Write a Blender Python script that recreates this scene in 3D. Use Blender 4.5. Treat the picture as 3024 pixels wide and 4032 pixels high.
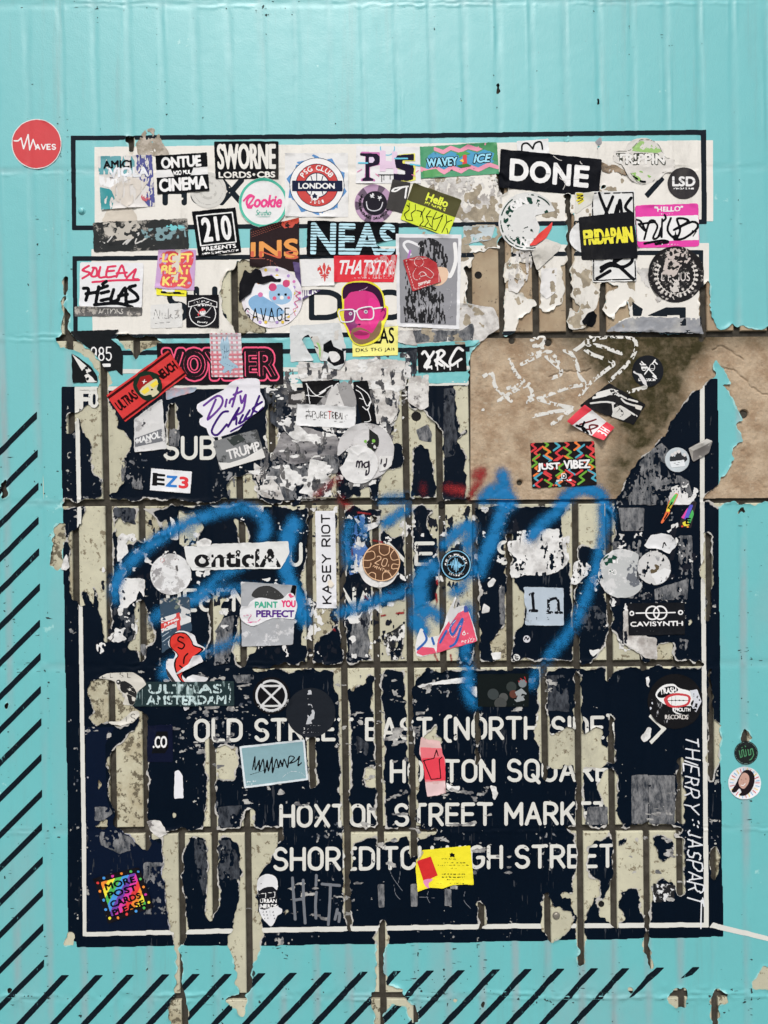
import bpy, math, random
import numpy as np

# ---------------------------------------------------------------- camera, sky, sun, exposure
scene = bpy.context.scene
for o in list(bpy.data.objects):
    bpy.data.objects.remove(o)
COL = scene.collection
S = 0.0004                      # metres per unit of the survey grid laid over the wall
WALL_Z = 1.45                   # height of the middle of the view above the pavement

cam_data = bpy.data.cameras.new('camera')
cam = bpy.data.objects.new('camera', cam_data)
COL.objects.link(cam)
CAM_D = 1.20
cam.location = (0.0, -CAM_D, WALL_Z)
cam.rotation_euler = (math.radians(90), 0, 0)
cam_data.sensor_fit = 'VERTICAL'
cam_data.sensor_height = 36.0
cam_data.lens = 36.0 * CAM_D / (4032 * S)
cam_data.clip_start = 0.01
cam_data.clip_end = 500
scene.camera = cam

SUN_EL, SUN_AZ = math.radians(48), math.radians(186)
world = bpy.data.worlds.new('World')
scene.world = world
world.use_nodes = True
wn = world.node_tree
sky = wn.nodes.new('ShaderNodeTexSky')
sky.sky_type = 'NISHITA'
sky.sun_disc = False
sky.sun_elevation = SUN_EL
sky.sun_rotation = SUN_AZ
sky.air_density = 1.0
sky.dust_density = 3.0
sky.ozone_density = 1.0
bg = wn.nodes['Background']
wn.links.new(sky.outputs[0], bg.inputs[0])
bg.inputs[1].default_value = 0.108

sun_data = bpy.data.lights.new('sun', 'SUN')
sun_data.energy = 2.1
sun_data.angle = math.radians(17)
sun_data.color = (1.0, 0.995, 0.985)
sun = bpy.data.objects.new('sun', sun_data)
COL.objects.link(sun)
sun.rotation_euler = (math.radians(90) - SUN_EL, 0, math.radians(-6))
sun.location = (0.3, -3, 5)

scene.view_settings.view_transform = 'Standard'
scene.view_settings.look = 'None'
scene.view_settings.exposure = 0.16
scene.view_settings.gamma = 1.0
scene.view_settings.use_curve_mapping = False

# ---------------------------------------------------------------- grid, noise and raster helpers
G = 3.0
PAD = 240
PX0 = PY0 = -PAD
NX = int((3024 + 2 * PAD) / G) + 1
NY = int((4032 + 2 * PAD) / G) + 1
RNG = np.random.RandomState(7)

def rs(v, n, step):
    """smooth resample of a coarse random row set to n nodes, along axis 0"""
    t = np.arange(n) / step
    i = t.astype(int)
    f = t - i
    f = f * f * (3 - 2 * f)
    return v[i] * (1 - f)[:, None] + v[i + 1] * f[:, None]

def fbm(scale, octaves=4, seed=0, sx=1.0, sy=1.0, gain=0.5):
    """fractal noise 0..1 on the full node grid; scale in survey units"""
    r = np.random.RandomState(seed)
    out = np.zeros((NY, NX), np.float32)
    amp = tot = 0.0
    amp = 1.0
    s = scale / G
    for _ in range(octaves):
        stx, sty = max(s * sx, 1.0), max(s * sy, 1.0)
        a = r.rand(int(NY / sty) + 3, int(NX / stx) + 3).astype(np.float32)
        b = rs(a, NY, sty)
        c = rs(np.ascontiguousarray(b.T), NX, stx).T
        out += amp * c.astype(np.float32)
        tot += amp
        amp *= gain
        s *= 0.5
    out /= tot
    m, d = out.mean(), out.std() + 1e-9
    return np.clip(0.5 + (out - m) / d * 0.17, 0, 1)

def blur(a, sig):
    if sig <= 0:
        return a
    r = int(math.ceil(sig * 2.5))
    k = np.exp(-0.5 * (np.arange(-r, r + 1) / sig) ** 2)
    k /= k.sum()
    p = np.pad(a, r, mode='edge')
    t = sum(k[n] * p[n:n + a.shape[0], :] for n in range(2 * r + 1))
    return sum(k[n] * t[:, n:n + a.shape[1]] for n in range(2 * r + 1)).astype(np.float32)

def maxf(a, r):
    p = np.pad(a, r, mode='edge')
    t = p[:a.shape[0], :].copy()
    for n in range(1, 2 * r + 1):
        t = np.maximum(t, p[n:n + a.shape[0], :])
    u = t[:, :a.shape[1]].copy()
    for n in range(1, 2 * r + 1):
        u = np.maximum(u, t[:, n:n + a.shape[1]])
    return u

def Z(c, r, s):
    """points read off survey square (c, r), 1659 steps per 1000 units"""
    v = [float(t) for t in s.replace(',', ' ').split()]
    return [(1000 * c + v[i] / 1.659, 1000 * r + v[i + 1] / 1.659) for i in range(0, len(v), 2)]

def N(s):
    v = [float(t) for t in s.replace(',', ' ').split()]
    return [(v[i], v[i + 1]) for i in range(0, len(v), 2)]

def win(pts, pad=12):
    a = np.asarray(pts, float)
    i0 = max(0, int((a[:, 0].min() - pad - PX0) / G)); i1 = min(NX, int((a[:, 0].max() + pad - PX0) / G) + 2)
    j0 = max(0, int((a[:, 1].min() - pad - PY0) / G)); j1 = min(NY, int((a[:, 1].max() + pad - PY0) / G) + 2)
    return (j0 - j0 % 2, j1, i0 - i0 % 2, i1)

def sl(w):
    return (slice(w[0], w[1]), slice(w[2], w[3]))

def close(pts):
    return [(pts[k], pts[(k + 1) % len(pts)]) for k in range(len(pts))]

def fill(segs, w, ss=3):
    """even-odd coverage of closed outlines (list of point pairs) on the nodes of window w"""
    j0, j1, i0, i1 = w
    h, wd = (j1 - j0) * ss, (i1 - i0) * ss
    tog = np.zeros((h, wd + 1), np.int32)
    a = np.asarray(segs, float).reshape(-1, 4)
    # to sub-sample index space
    ax = (a[:, 0] - PX0) / G - i0; ay = (a[:, 1] - PY0) / G - j0
    bx = (a[:, 2] - PX0) / G - i0; by = (a[:, 3] - PY0) / G - j0
    off = (ss - 1) / (2.0 * ss)
    ax, ay, bx, by = [(q + off) * ss for q in (ax, ay, bx, by)]
    sw = ay > by
    ax, bx = np.where(sw, bx, ax), np.where(sw, ax, bx)
    ay, by = np.where(sw, by, ay), np.where(sw, ay, by)
    r0 = np.clip(np.ceil(ay), 0, h).astype(int); r1 = np.clip(np.ceil(by), 0, h).astype(int)
    n = r1 - r0
    n[n < 0] = 0
    idx = np.repeat(np.arange(len(n)), n)
    if len(idx):
        st = np.concatenate([[0], np.cumsum(n)[:-1]])
        row = np.arange(len(idx)) - st[idx] + r0[idx]
        x = ax[idx] + (row - ay[idx]) * (bx[idx] - ax[idx]) / np.maximum(by[idx] - ay[idx], 1e-9)
        c = np.clip(np.ceil(x), 0, wd).astype(int)
        np.add.at(tog, (row, c), 1)
    ins = (np.cumsum(tog, axis=1)[:, :wd] & 1).astype(np.float32)
    return ins.reshape(j1 - j0, ss, i1 - i0, ss).mean(axis=(1, 3))

def stroke(segs, width, w, out=None, butt=False):
    """coverage of line segments with round caps"""
    j0, j1, i0, i1 = w
    if out is None:
        out = np.zeros((j1 - j0, i1 - i0), np.float32)
    R = width / 2
    for (x1, y1), (x2, y2) in segs:
        a0 = max(i0, int((min(x1, x2) - R - G - PX0) / G)); a1 = min(i1, int((max(x1, x2) + R + G - PX0) / G) + 2)
        b0 = max(j0, int((min(y1, y2) - R - G - PY0) / G)); b1 = min(j1, int((max(y1, y2) + R + G - PY0) / G) + 2)
        if a1 <= a0 or b1 <= b0:
            continue
        X = (PX0 + G * np.arange(a0, a1))[None, :]; Y = (PY0 + G * np.arange(b0, b1))[:, None]
        dx, dy = x2 - x1, y2 - y1
        L = dx * dx + dy * dy + 1e-9
        t = np.clip(((X - x1) * dx + (Y - y1) * dy) / L, 0, 1)
        d = np.hypot(X - x1 - t * dx, Y - y1 - t * dy)
        c = np.clip(0.5 + (R - d) / G, 0, 1)
        s_ = (slice(b0 - j0, b1 - j0), slice(a0 - i0, a1 - i0))
        out[s_] = np.maximum(out[s_], c)
    return out

def poly(pts, w=None, sig=0):
    w = w or (0, NY, 0, NX)
    m = fill([(*p, *q) for p, q in close(pts)], w)
    return blur(m, sig) if sig else m

def smooth(pts, n=4, closed=True):
    """Catmull-Rom through the points"""
    P = np.asarray(pts, float); m = len(P); out = []
    rng = range(m) if closed else range(m - 1)
    for k in rng:
        if closed:
            p0, p1, p2, p3 = P[k - 1], P[k], P[(k + 1) % m], P[(k + 2) % m]
        else:
            p0, p1, p2, p3 = P[max(k - 1, 0)], P[k], P[k + 1], P[min(k + 2, m - 1)]
        for t in np.arange(n) / n:
            out.append(tuple(0.5 * (2 * p1 + (p2 - p0) * t + (2 * p0 - 5 * p1 + 4 * p2 - p3) * t * t + (3 * p1 - p0 - 3 * p2 + p3) * t ** 3)))
    if not closed:
        out.append(tuple(P[-1]))
    return out

# ---------------------------------------------------------------- materials
MATS = {}
def lin(c):
    return tuple((v / 255 / 12.92) if v <= 10 else ((v / 255 + 0.055) / 1.055) ** 2.4 for v in c)

def mat(key, color, rough=0.6, var=0.12, vscale=18, bump=0.15, bscale=350, wear=0.0, wcol=(200, 198, 192), wscale=60, wstretch=(1, 1),
        edge=False, edgecol=(215, 212, 205), color2=None, c2scale=25, c2thr=0.5, c2soft=0.1, attr=None, attrcol=None, grime=0.0, spec=0.4, perobj=0.0, raw=False, streak=False):
    if key in MATS:
        return MATS[key]
    m = bpy.data.materials.new(key)
    m.use_nodes = True
    nt = m.node_tree; nd = nt.nodes; lk = nt.links
    b = nd['Principled BSDF']
    b.inputs['Roughness'].default_value = rough
    b.inputs['Specular IOR Level'].default_value = spec
    geo = nd.new('ShaderNodeNewGeometry')
    pos = geo.outputs['Position']
    L = (lambda c: tuple(c)) if raw else lin
    def rgb(c):
        n = nd.new('ShaderNodeRGB'); n.outputs[0].default_value = (*L(c), 1); return n.outputs[0]
    def noise(scale, detail=4, rough_=0.6, stretch=(1, 1), off=0.0):
        mp = nd.new('ShaderNodeMapping'); mp.inputs['Scale'].default_value = (stretch[0], 1, stretch[1])
        mp.inputs['Location'].default_value = (off, off * 1.7, 0)
        lk.new(pos, mp.inputs[0])
        n = nd.new('ShaderNodeTexNoise'); n.inputs['Scale'].default_value = scale
        n.inputs['Detail'].default_value = detail; n.inputs['Roughness'].default_value = rough_
        lk.new(mp.outputs[0], n.inputs['Vector']); return n.outputs[0]
    def ramp(v, lo, hi):
        r = nd.new('ShaderNodeMapRange'); r.interpolation_type = 'SMOOTHSTEP'
        r.inputs[1].default_value = lo; r.inputs[2].default_value = hi
        lk.new(v, r.inputs[0]); return r.outputs[0]
    def mix(f, a, c):
        x = nd.new('ShaderNodeMix'); x.data_type = 'RGBA'
        if isinstance(f, float): x.inputs[0].default_value = f
        else: lk.new(f, x.inputs[0])
        lk.new(a, x.inputs[6]); lk.new(c, x.inputs[7]); return x.outputs[2]
    def math_(op, a, c):
        x = nd.new('ShaderNodeMath'); x.operation = op
        for k, q in enumerate((a, c)):
            if isinstance(q, (int, float)): x.inputs[k].default_value = q
            else: lk.new(q, x.inputs[k])
        return x.outputs[0]
    out = rgb(color)
    if color2 is not None:
        out = mix(ramp(noise(c2scale, 8, 0.65, wstretch, 3.1), c2thr - c2soft, c2thr + c2soft), out, rgb(color2))
    if wear > 0:
        t = 0.5 + (0.5 - wear) * 0.5
        out = mix(ramp(noise(wscale, 9, 0.72, wstretch, 7.7), t - 0.015, t + 0.03), out, rgb(wcol))
    if attr:
        a = nd.new('ShaderNodeAttribute'); a.attribute_name = attr
        f = math_('MULTIPLY', a.outputs['Fac'], math_('ADD', math_('MULTIPLY', noise(40, 6, 0.7), 1.4), 0.25))
        x = nd.new('ShaderNodeClamp'); lk.new(f, x.inputs[0])
        out = mix(x.outputs[0], out, rgb(attrcol))
    if edge:
        a = nd.new('ShaderNodeAttribute'); a.attribute_name = 'edge'
        f = ramp(math_('ADD', math_('ADD', a.outputs['Fac'], math_('MULTIPLY', math_('SUBTRACT', noise(110, 5), 0.5), 1.8)), math_('MULTIPLY', math_('SUBTRACT', noise(14, 3), 0.54), 3.2)), 0.62, 0.82)
        out = mix(f, out, rgb(edgecol))
    # value variation
    if var > 0:
        v = math_('ADD', math_('MULTIPLY', noise(vscale, 6, 0.65), var * 2), 1 - var)
        v2 = math_('ADD', math_('MULTIPLY', noise(vscale * 22, 3), var * 0.8), 1 - var * 0.4)
        vv = math_('MULTIPLY', v, v2)
        if perobj > 0:
            oi = nd.new('ShaderNodeObjectInfo')
            vv = math_('MULTIPLY', vv, math_('ADD', math_('MULTIPLY', oi.outputs['Random'], perobj * 2), 1 - perobj))
        x = nd.new('ShaderNodeMix'); x.data_type = 'RGBA'; x.blend_type = 'MULTIPLY'; x.inputs[0].default_value = 1.0
        cc = nd.new('ShaderNodeCombineColor')
        for k in range(3): lk.new(vv, cc.inputs[k])
        lk.new(out, x.inputs[6]); lk.new(cc.outputs[0], x.inputs[7]); out = x.outputs[2]
    if grime > 0:
        f = math_('MULTIPLY', ramp(noise(9, 9, 0.75, (1, 0.35) if not streak else (2.2, 0.12), 1.3), 0.52, 0.78), grime)
        out = mix(f, out, rgb((120, 115, 104) if not raw else (0.18, 0.17, 0.15)))
        f2 = ramp(noise(95, 5, 0.7, (1, 1), 5.5), 0.70, 0.74)
        out = mix(math_('MULTIPLY', f2, grime * 0.9), out, rgb((80, 76, 68) if not raw else (0.08, 0.075, 0.065)))
    lk.new(out, b.inputs['Base Color'])
    rr = math_('ADD', math_('MULTIPLY', noise(30, 4), 0.25), rough - 0.12)
    lk.new(rr, b.inputs['Roughness'])
    if bump > 0:
        bp = nd.new('ShaderNodeBump'); bp.inputs['Strength'].default_value = bump; bp.inputs['Distance'].default_value = 0.001
        lk.new(noise(bscale, 5, 0.6), bp.inputs['Height']); lk.new(bp.outputs[0], b.inputs['Normal'])
    MATS[key] = m
    return m

# ---------------------------------------------------------------- mesh building
def to_world(px, py, h):
    return np.stack([(px - 1512.0) * S, -h * 0.001, (2016.0 - py) * S + WALL_Z], axis=1)

TAB = {1: ['a', 'ab', 'da'], 2: ['b', 'bc', 'ab'], 3: ['a', 'b', 'bc', 'da'], 4: ['c', 'cd', 'bc'], 5: ['a', 'ab', 'bc', 'c', 'cd', 'da'],
       6: ['b', 'c', 'cd', 'ab'], 7: ['a', 'b', 'c', 'cd', 'da'], 8: ['d', 'da', 'cd'], 9: ['a', 'ab', 'cd', 'd'], 10: ['b', 'bc', 'cd', 'd', 'da', 'ab'],
       11: ['a', 'b', 'bc', 'cd', 'd'], 12: ['c', 'd', 'da', 'bc'], 13: ['a', 'ab', 'bc', 'c', 'd'], 14: ['b', 'c', 'd', 'da', 'ab'], 15: ['a', 'b', 'c', 'd']}

def march(F, H, px0, py0, step, extra=None):
    """sheet where F > 0.5, at heights H (mm); returns px, py, h, faces, extra"""
    h, w = F.shape
    idg = np.arange(h * w).reshape(h, w)
    ins = F > 0.5
    case = ins[:-1, :-1] * 1 + ins[:-1, 1:] * 2 + ins[1:, 1:] * 4 + ins[1:, :-1] * 8
    n = h * w
    def vid(code, J, I):
        if code == 'a': return idg[J, I]
        if code == 'b': return idg[J, I + 1]
        if code == 'c': return idg[J + 1, I + 1]
        if code == 'd': return idg[J + 1, I]
        if code == 'ab': return n + idg[J, I]
        if code == 'cd': return n + idg[J + 1, I]
        if code == 'da': return 2 * n + idg[J, I]
        return 2 * n + idg[J, I + 1]
    faces = []
    for cs, codes in TAB.items():
        J, I = np.nonzero(case == cs)
        if len(J):
            faces.append(np.stack([vid(c, J, I) for c in codes[::-1]], axis=1))
    if not faces:
        return None
    allv = np.concatenate([f.ravel() for f in faces])
    u, inv = np.unique(allv, return_inverse=True)
    kind = u // n; base = u % n
    J, I = base // w, base % w
    J2 = np.where(kind == 2, np.minimum(J + 1, h - 1), J); I2 = np.where(kind == 1, np.minimum(I + 1, w - 1), I)
    f1, f2 = F[J, I], F[J2, I2]
    den = np.where(np.abs(f2 - f1) < 1e-6, 1, f2 - f1)
    t = np.where(kind == 0, 0, np.clip((0.5 - f1) / den, 0.0, 1.0))
    px = px0 + step * (I + (I2 - I) * t); py = py0 + step * (J + (J2 - J) * t)
    hh = H[J, I] * (1 - t) + H[J2, I2] * t
    ex = [e[J, I] * (1 - t) + e[J2, I2] * t for e in (extra or [])]
    out = []; k = 0
    for f in faces:
        out.append(inv[k:k + f.size].reshape(f.shape)); k += f.size
    return px, py, hh, out, ex

def mesh_from(name, V, faces, mt, attrs=None):
    me = bpy.data.meshes.new(name)
    me.vertices.add(len(V)); me.vertices.foreach_set('co', V.astype(np.float32).ravel())
    nl = sum(f.size for f in faces); nf = sum(len(f) for f in faces)
    me.loops.add(nl); me.loops.foreach_set('vertex_index', np.concatenate([f.ravel() for f in faces]).astype(np.int32))
    me.polygons.add(nf)
    tot = np.concatenate([np.full(len(f), f.shape[1]) for f in faces])
    me.polygons.foreach_set('loop_start', np.concatenate([[0], np.cumsum(tot)[:-1]]).astype(np.int32))
    me.update(calc_edges=True)
    for nm, v in (attrs or {}).items():
        a = me.attributes.new(nm, 'FLOAT', 'POINT'); a.data.foreach_set('value', v.astype(np.float32))
    me.materials.append(mt)
    return me

def link(name, me, parent=None, origin=None):
    o = bpy.data.objects.new(name, me); COL.objects.link(o)
    if parent is not None: o.parent = parent
    return o

def empty(name, px, py, h=0.0):
    o = bpy.data.objects.new(name, None); COL.objects.link(o)
    o.empty_display_size = 0.02
    o.location = tuple(to_world(np.array([px]), np.array([py]), np.array([h]))[0])
    return o

def tag(o, label=None, cat=None, group=None, kind=None):
    if label: o['label'] = label
    if cat: o['category'] = cat
    if group: o['group'] = group
    if kind: o['kind'] = kind
    return o

def sheet(name, F, w, H, mt, parent=None, step=1, edge=None, attrs=None, center=None):
    """mesh of field F on window w following heights H; parent's location becomes the local origin"""
    j0, j1, i0, i1 = w
    ex = []; names = []
    Fs, Hs = F[::step, ::step], H[::step, ::step]
    if edge is not None: ex.append(edge[::step, ::step]); names.append('edge')
    for k, v in (attrs or {}).items(): ex.append(v[::step, ::step]); names.append(k)
    r = march(Fs, Hs, PX0 + G * i0, PY0 + G * j0, G * step, ex)
    if r is None:
        return None
    px, py, hh, faces, exv = r
    V = to_world(px, py, hh)
    if parent is not None:
        org = np.array(parent.location)
    else:
        org = np.array([(V[:, 0].min() + V[:, 0].max()) / 2, V[:, 1].mean(), (V[:, 2].min() + V[:, 2].max()) / 2])
    me = mesh_from(name, V - org, faces, mt, dict(zip(names, exv)))
    o = link(name, me, parent)
    if parent is None:
        o.location = tuple(org)
    return o

# ---------------------------------------------------------------- lettering
def arc(cx, cy, rx, ry, a0, a1, n=9):
    return [(cx + rx * math.cos(math.radians(a0 + (a1 - a0) * k / n)), cy + ry * math.sin(math.radians(a0 + (a1 - a0) * k / n))) for k in range(n + 1)]
GL = {
 'A': (6.4, [[(0, 10), (3.2, 0), (6.4, 10)], [(1.1, 6.8), (5.3, 6.8)]]),
 'B': (5.6, [[(0, 0), (0, 10)], [(0, 0), (3, 0)] + arc(3, 2.3, 2.3, 2.3, -90, 90) + [(0, 4.6)], [(3, 4.6)] + arc(3, 7.3, 2.6, 2.7, -90, 90) + [(0, 10)]]),
 'C': (5.8, [arc(3, 3, 2.9, 3, -20, -180) + arc(3, 7, 2.9, 3, 180, 20)]),
 'D': (5.8, [[(0, 0), (0, 10)], [(0, 0), (2.6, 0)] + arc(2.6, 3.2, 3.2, 3.2, -90, 0) + arc(2.6, 6.8, 3.2, 3.2, 0, 90) + [(0, 10)]]),
 'E': (5.0, [[(5, 0), (0, 0), (0, 10), (5, 10)], [(0, 4.9), (4.4, 4.9)]]),
 'F': (5.0, [[(5, 0), (0, 0), (0, 10)], [(0, 4.9), (4.4, 4.9)]]),
 'G': (6.0, [arc(3, 3, 2.9, 3, -20, -180) + arc(3, 7, 2.9, 3, 180, 0) + [(5.9, 5.3), (3.4, 5.3)]]),
 'H': (5.8, [[(0, 0), (0, 10)], [(5.8, 0), (5.8, 10)], [(0, 4.9), (5.8, 4.9)]]),
 'I': (0.0, [[(0, 0), (0, 10)]]),
 'J': (4.0, [[(4, 0), (4, 7.6)] + arc(2, 7.6, 2, 2.4, 0, 170)]),
 'K': (5.6, [[(0, 0), (0, 10)], [(5.4, 0), (0, 6.2)], [(2, 4), (5.6, 10)]]),
 'L': (4.8, [[(0, 0), (0, 10), (4.8, 10)]]),
 'M': (7.2, [[(0, 10), (0, 0), (3.6, 6.8), (7.2, 0), (7.2, 10)]]),
 'N': (5.8, [[(0, 10), (0, 0), (5.8, 10), (5.8, 0)]]),
 'O': (5.8, [arc(2.9, 3, 2.9, 3, 180, 360) + arc(2.9, 7, 2.9, 3, 0, 180) + [(0, 3)]]),
 'P': (5.4, [[(0, 10), (0, 0), (2.8, 0)] + arc(2.8, 2.7, 2.6, 2.7, -90, 90) + [(0, 5.4)]]),
 'Q': (5.8, [arc(2.9, 3, 2.9, 3, 180, 360) + arc(2.9, 7, 2.9, 3, 0, 180) + [(0, 3)], [(3.4, 7.4), (6.2, 11)]]),
 'R': (5.6, [[(0, 10), (0, 0), (2.8, 0)] + arc(2.8, 2.7, 2.6, 2.7, -90, 90) + [(0, 5.4)], [(2.6, 5.4), (5.6, 10)]]),
 'S': (5.4, [arc(2.7, 2.55, 2.55, 2.55, -25, -270, 12) + arc(2.7, 7.5, 2.75, 2.5, -90, 155, 12)]),
 'T': (6.0, [[(0, 0), (6, 0)], [(3, 0), (3, 10)]]),
 'U': (5.8, [[(0, 0), (0, 7)] + arc(2.9, 7, 2.9, 3, 180, 0) + [(5.8, 0)]]),
 'V': (6.2, [[(0, 0), (3.1, 10), (6.2, 0)]]),
 'W': (8.6, [[(0, 0), (2.2, 10), (4.3, 2), (6.4, 10), (8.6, 0)]]),
 'X': (6.0, [[(0, 0), (6, 10)], [(6, 0), (0, 10)]]),
 'Y': (6.2, [[(0, 0), (3.1, 5), (6.2, 0)], [(3.1, 5), (3.1, 10)]]),
 'Z': (5.4, [[(0, 0), (5.4, 0), (0, 10), (5.4, 10)]]),
 '[': (2.2, [[(2.2, -1.0), (1.2, -1.0), (0, 0.6), (0, 9.6), (1.2, 11.2), (2.2, 11.2)]]),
 ']': (2.2, [[(0, -1.0), (1.0, -1.0), (2.2, 0.6), (2.2, 9.6), (1.0, 11.2), (0, 11.2)]]),
 '0': (5.2, [arc(2.6, 3, 2.6, 3, 180, 360) + arc(2.6, 7, 2.6, 3, 0, 180) + [(0, 3)]]),
 '1': (1.8, [[(0, 1.8), (1.8, 0), (1.8, 10)]]),
 '2': (5.2, [arc(2.6, 2.7, 2.5, 2.7, 190, 370) + [(0, 10), (5.2, 10)]]),
 '3': (5.2, [arc(2.5, 2.5, 2.4, 2.5, 200, 450) + arc(2.5, 7.4, 2.7, 2.6, -90, 160)]),
 '5': (5.2, [[(4.8, 0), (0.5, 0), (0.2, 4.6)] + arc(2.5, 7, 2.7, 3, -110, 150)]),
 '7': (5.0, [[(0, 0), (5, 0), (1.6, 10)]]),
 '8': (5.2, [arc(2.6, 2.5, 2.2, 2.5, 90, 450), arc(2.6, 7.4, 2.6, 2.6, -90, 270)]),
 '9': (5.2, [arc(2.6, 2.9, 2.6, 2.9, 0, 360) + [(5.2, 3), (5.2, 7)] + arc(2.6, 7.2, 2.6, 2.8, 0, 150)]),
 '.': (0.0, [[(0, 10), (0, 10)]]), '-': (3.0, [[(0, 5.2), (3, 5.2)]]), '@': (7, [arc(3.5, 5, 3.5, 5, 20, 340), arc(3.5, 5, 1.4, 2, 0, 360)]),
 '/': (4.0, [[(4, 0), (0, 10)]]), "'": (0.0, [[(0, 0), (0, 2.4)]]), ' ': (2.2, []), '>': (4.5, [[(0, 1), (4.5, 5.5), (0, 10)]]),
}
def skel(text, gap=2.4):
    """polylines of a line of stroke lettering in its own units, with its width"""
    x = 0.0; out = []
    for ch in text:
        w, ls = GL.get(ch, GL[' '])
        for l in ls: out.append([(px + x, py) for px, py in l])
        x += w + gap
    return out, x - gap

TXT = {}
def font_edges(text, shear=0.0):
    """closed outline edges of a line set in the built-in font, normalised to its bounding box"""
    k = (text, shear)
    if k in TXT: return TXT[k]
    cu = bpy.data.curves.new('t', 'FONT'); cu.body = text; cu.size = 1.0; cu.resolution_u = 4; cu.shear = shear; cu.fill_mode = 'FRONT'
    ob = bpy.data.objects.new('t', cu); COL.objects.link(ob)
    dg = bpy.context.evaluated_depsgraph_get()
    me = ob.evaluated_get(dg).to_mesh()
    V = np.array([(v.co.x, v.co.y) for v in me.vertices])
    cnt = {}
    for p in me.polygons:
        vs = list(p.vertices)
        for a, b in zip(vs, vs[1:] + vs[:1]):
            e = (min(a, b), max(a, b)); cnt[e] = cnt.get(e, 0) + 1
    E = np.array([e for e, c in cnt.items() if c == 1])
    ob.evaluated_get(dg).to_mesh_clear()
    bpy.data.objects.remove(ob); bpy.data.curves.remove(cu)
    lo, hi = V.min(0), V.max(0)
    V = (V - lo) / (hi - lo); V[:, 1] = 1 - V[:, 1]
    TXT[k] = (V, E, (hi - lo)[0] / (hi - lo)[1])
    return TXT[k]
# ---------------------------------------------------------------- the tiled wall
PXN = (PX0 + G * np.arange(NX))[None, :] + np.zeros((NY, 1)); PYN = (PY0 + G * np.arange(NY))[:, None] + np.zeros((1, NX))
def x10(y): return np.interp(y, [-300, 500, 1150, 1700, 2100, 2700, 3260, 4400], [1552, 1570, 1583, 1597, 1609, 1617, 1628, 1646])
def pitch(y): return 132.1 - 0.00045 * (np.asarray(y) - 500)
def xk(k, y): return x10(y) + (k - 10) * pitch(y)
JY = [-630, 20, 676, 1331, 1982, 2626, 3274, 3930, 4580]       # horizontal joints at the left border
def yj(n, x): return JY[n] - 0.0052 * np.asarray(x) + (5 if n >= 5 else 0) * 0
HALF = 13.5
kk = (PXN - x10(PYN)) / pitch(PYN)
dv = np.abs(kk - np.round(kk)) * 131.6                           # distance to nearest upright joint
dh = np.min([np.abs(PYN - yj(n, PXN)) for n in range(len(JY))], axis=0)
grv = np.clip(0.5 + (HALF - dv) / G, 0, 1); grh = np.clip(0.5 + (HALF - dh) / G, 0, 1)
PANEL = poly([(1853, float(yj(3, 1853)) + 10), (3290, float(yj(3, 3290)) + 10), (3290, float(yj(4, 3290)) - 6), (1853, float(yj(4, 1853)) - 4)])
mort = np.maximum(grv, grh) * (1 - PANEL)
n_fine = fbm(14, 3, 11); n_mid = fbm(45, 5, 12); n_big = fbm(260, 4, 13); n_tear = fbm(30, 5, 14); n_v = fbm(70, 4, 15, 0.35, 1.8); n_speck = fbm(11, 3, 16)
H0 = np.where(mort > 0.5, -5.0, 0.0).astype(np.float32)

wall = empty('tiled_wall', 1512, 4272); tag(wall, 'masonry wall of long upright beige tiles with sunken brown mortar', kind='structure')
m_mortar = mat('mortar', (78, 74, 66), 0.9, 0.25, 30, 1.0, 900, color2=(54, 50, 43), c2scale=70, c2soft=0.25, spec=0.15)
m_tile = mat('tile_clay', (200, 196, 170), 0.75, 0.10, 22, 0.35, 700, wear=0.33, wcol=(128, 118, 96), wscale=95, color2=(188, 184, 160), c2scale=35, c2soft=0.2, perobj=0.09, grime=0.7, spec=0.25)
m_tile2 = mat('tile_clay_stained', (192, 188, 163), 0.75, 0.12, 22, 0.35, 700, wear=0.42, wcol=(100, 92, 74), wscale=85, color2=(168, 158, 130), c2scale=30, c2soft=0.2, perobj=0.08, grime=0.6, spec=0.25)
m_tile3 = mat('tile_clay_warm', (178, 160, 132), 0.75, 0.12, 22, 0.35, 700, wear=0.3, wcol=(118, 104, 84), wscale=80, color2=(146, 122, 96), c2scale=14, c2soft=0.2, perobj=0.08, grime=0.6, spec=0.25)

# mortar bed
st = 4
mh = (-5.2 + 0.9 * (n_fine - 0.5) + 1.0 * (n_mid - 0.5)).astype(np.float32)
sheet('mortar_bed', np.ones((NY, NX), np.float32)[:, :], (0, NY, 0, NX), mh, m_mortar, wall, step=st)
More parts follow.
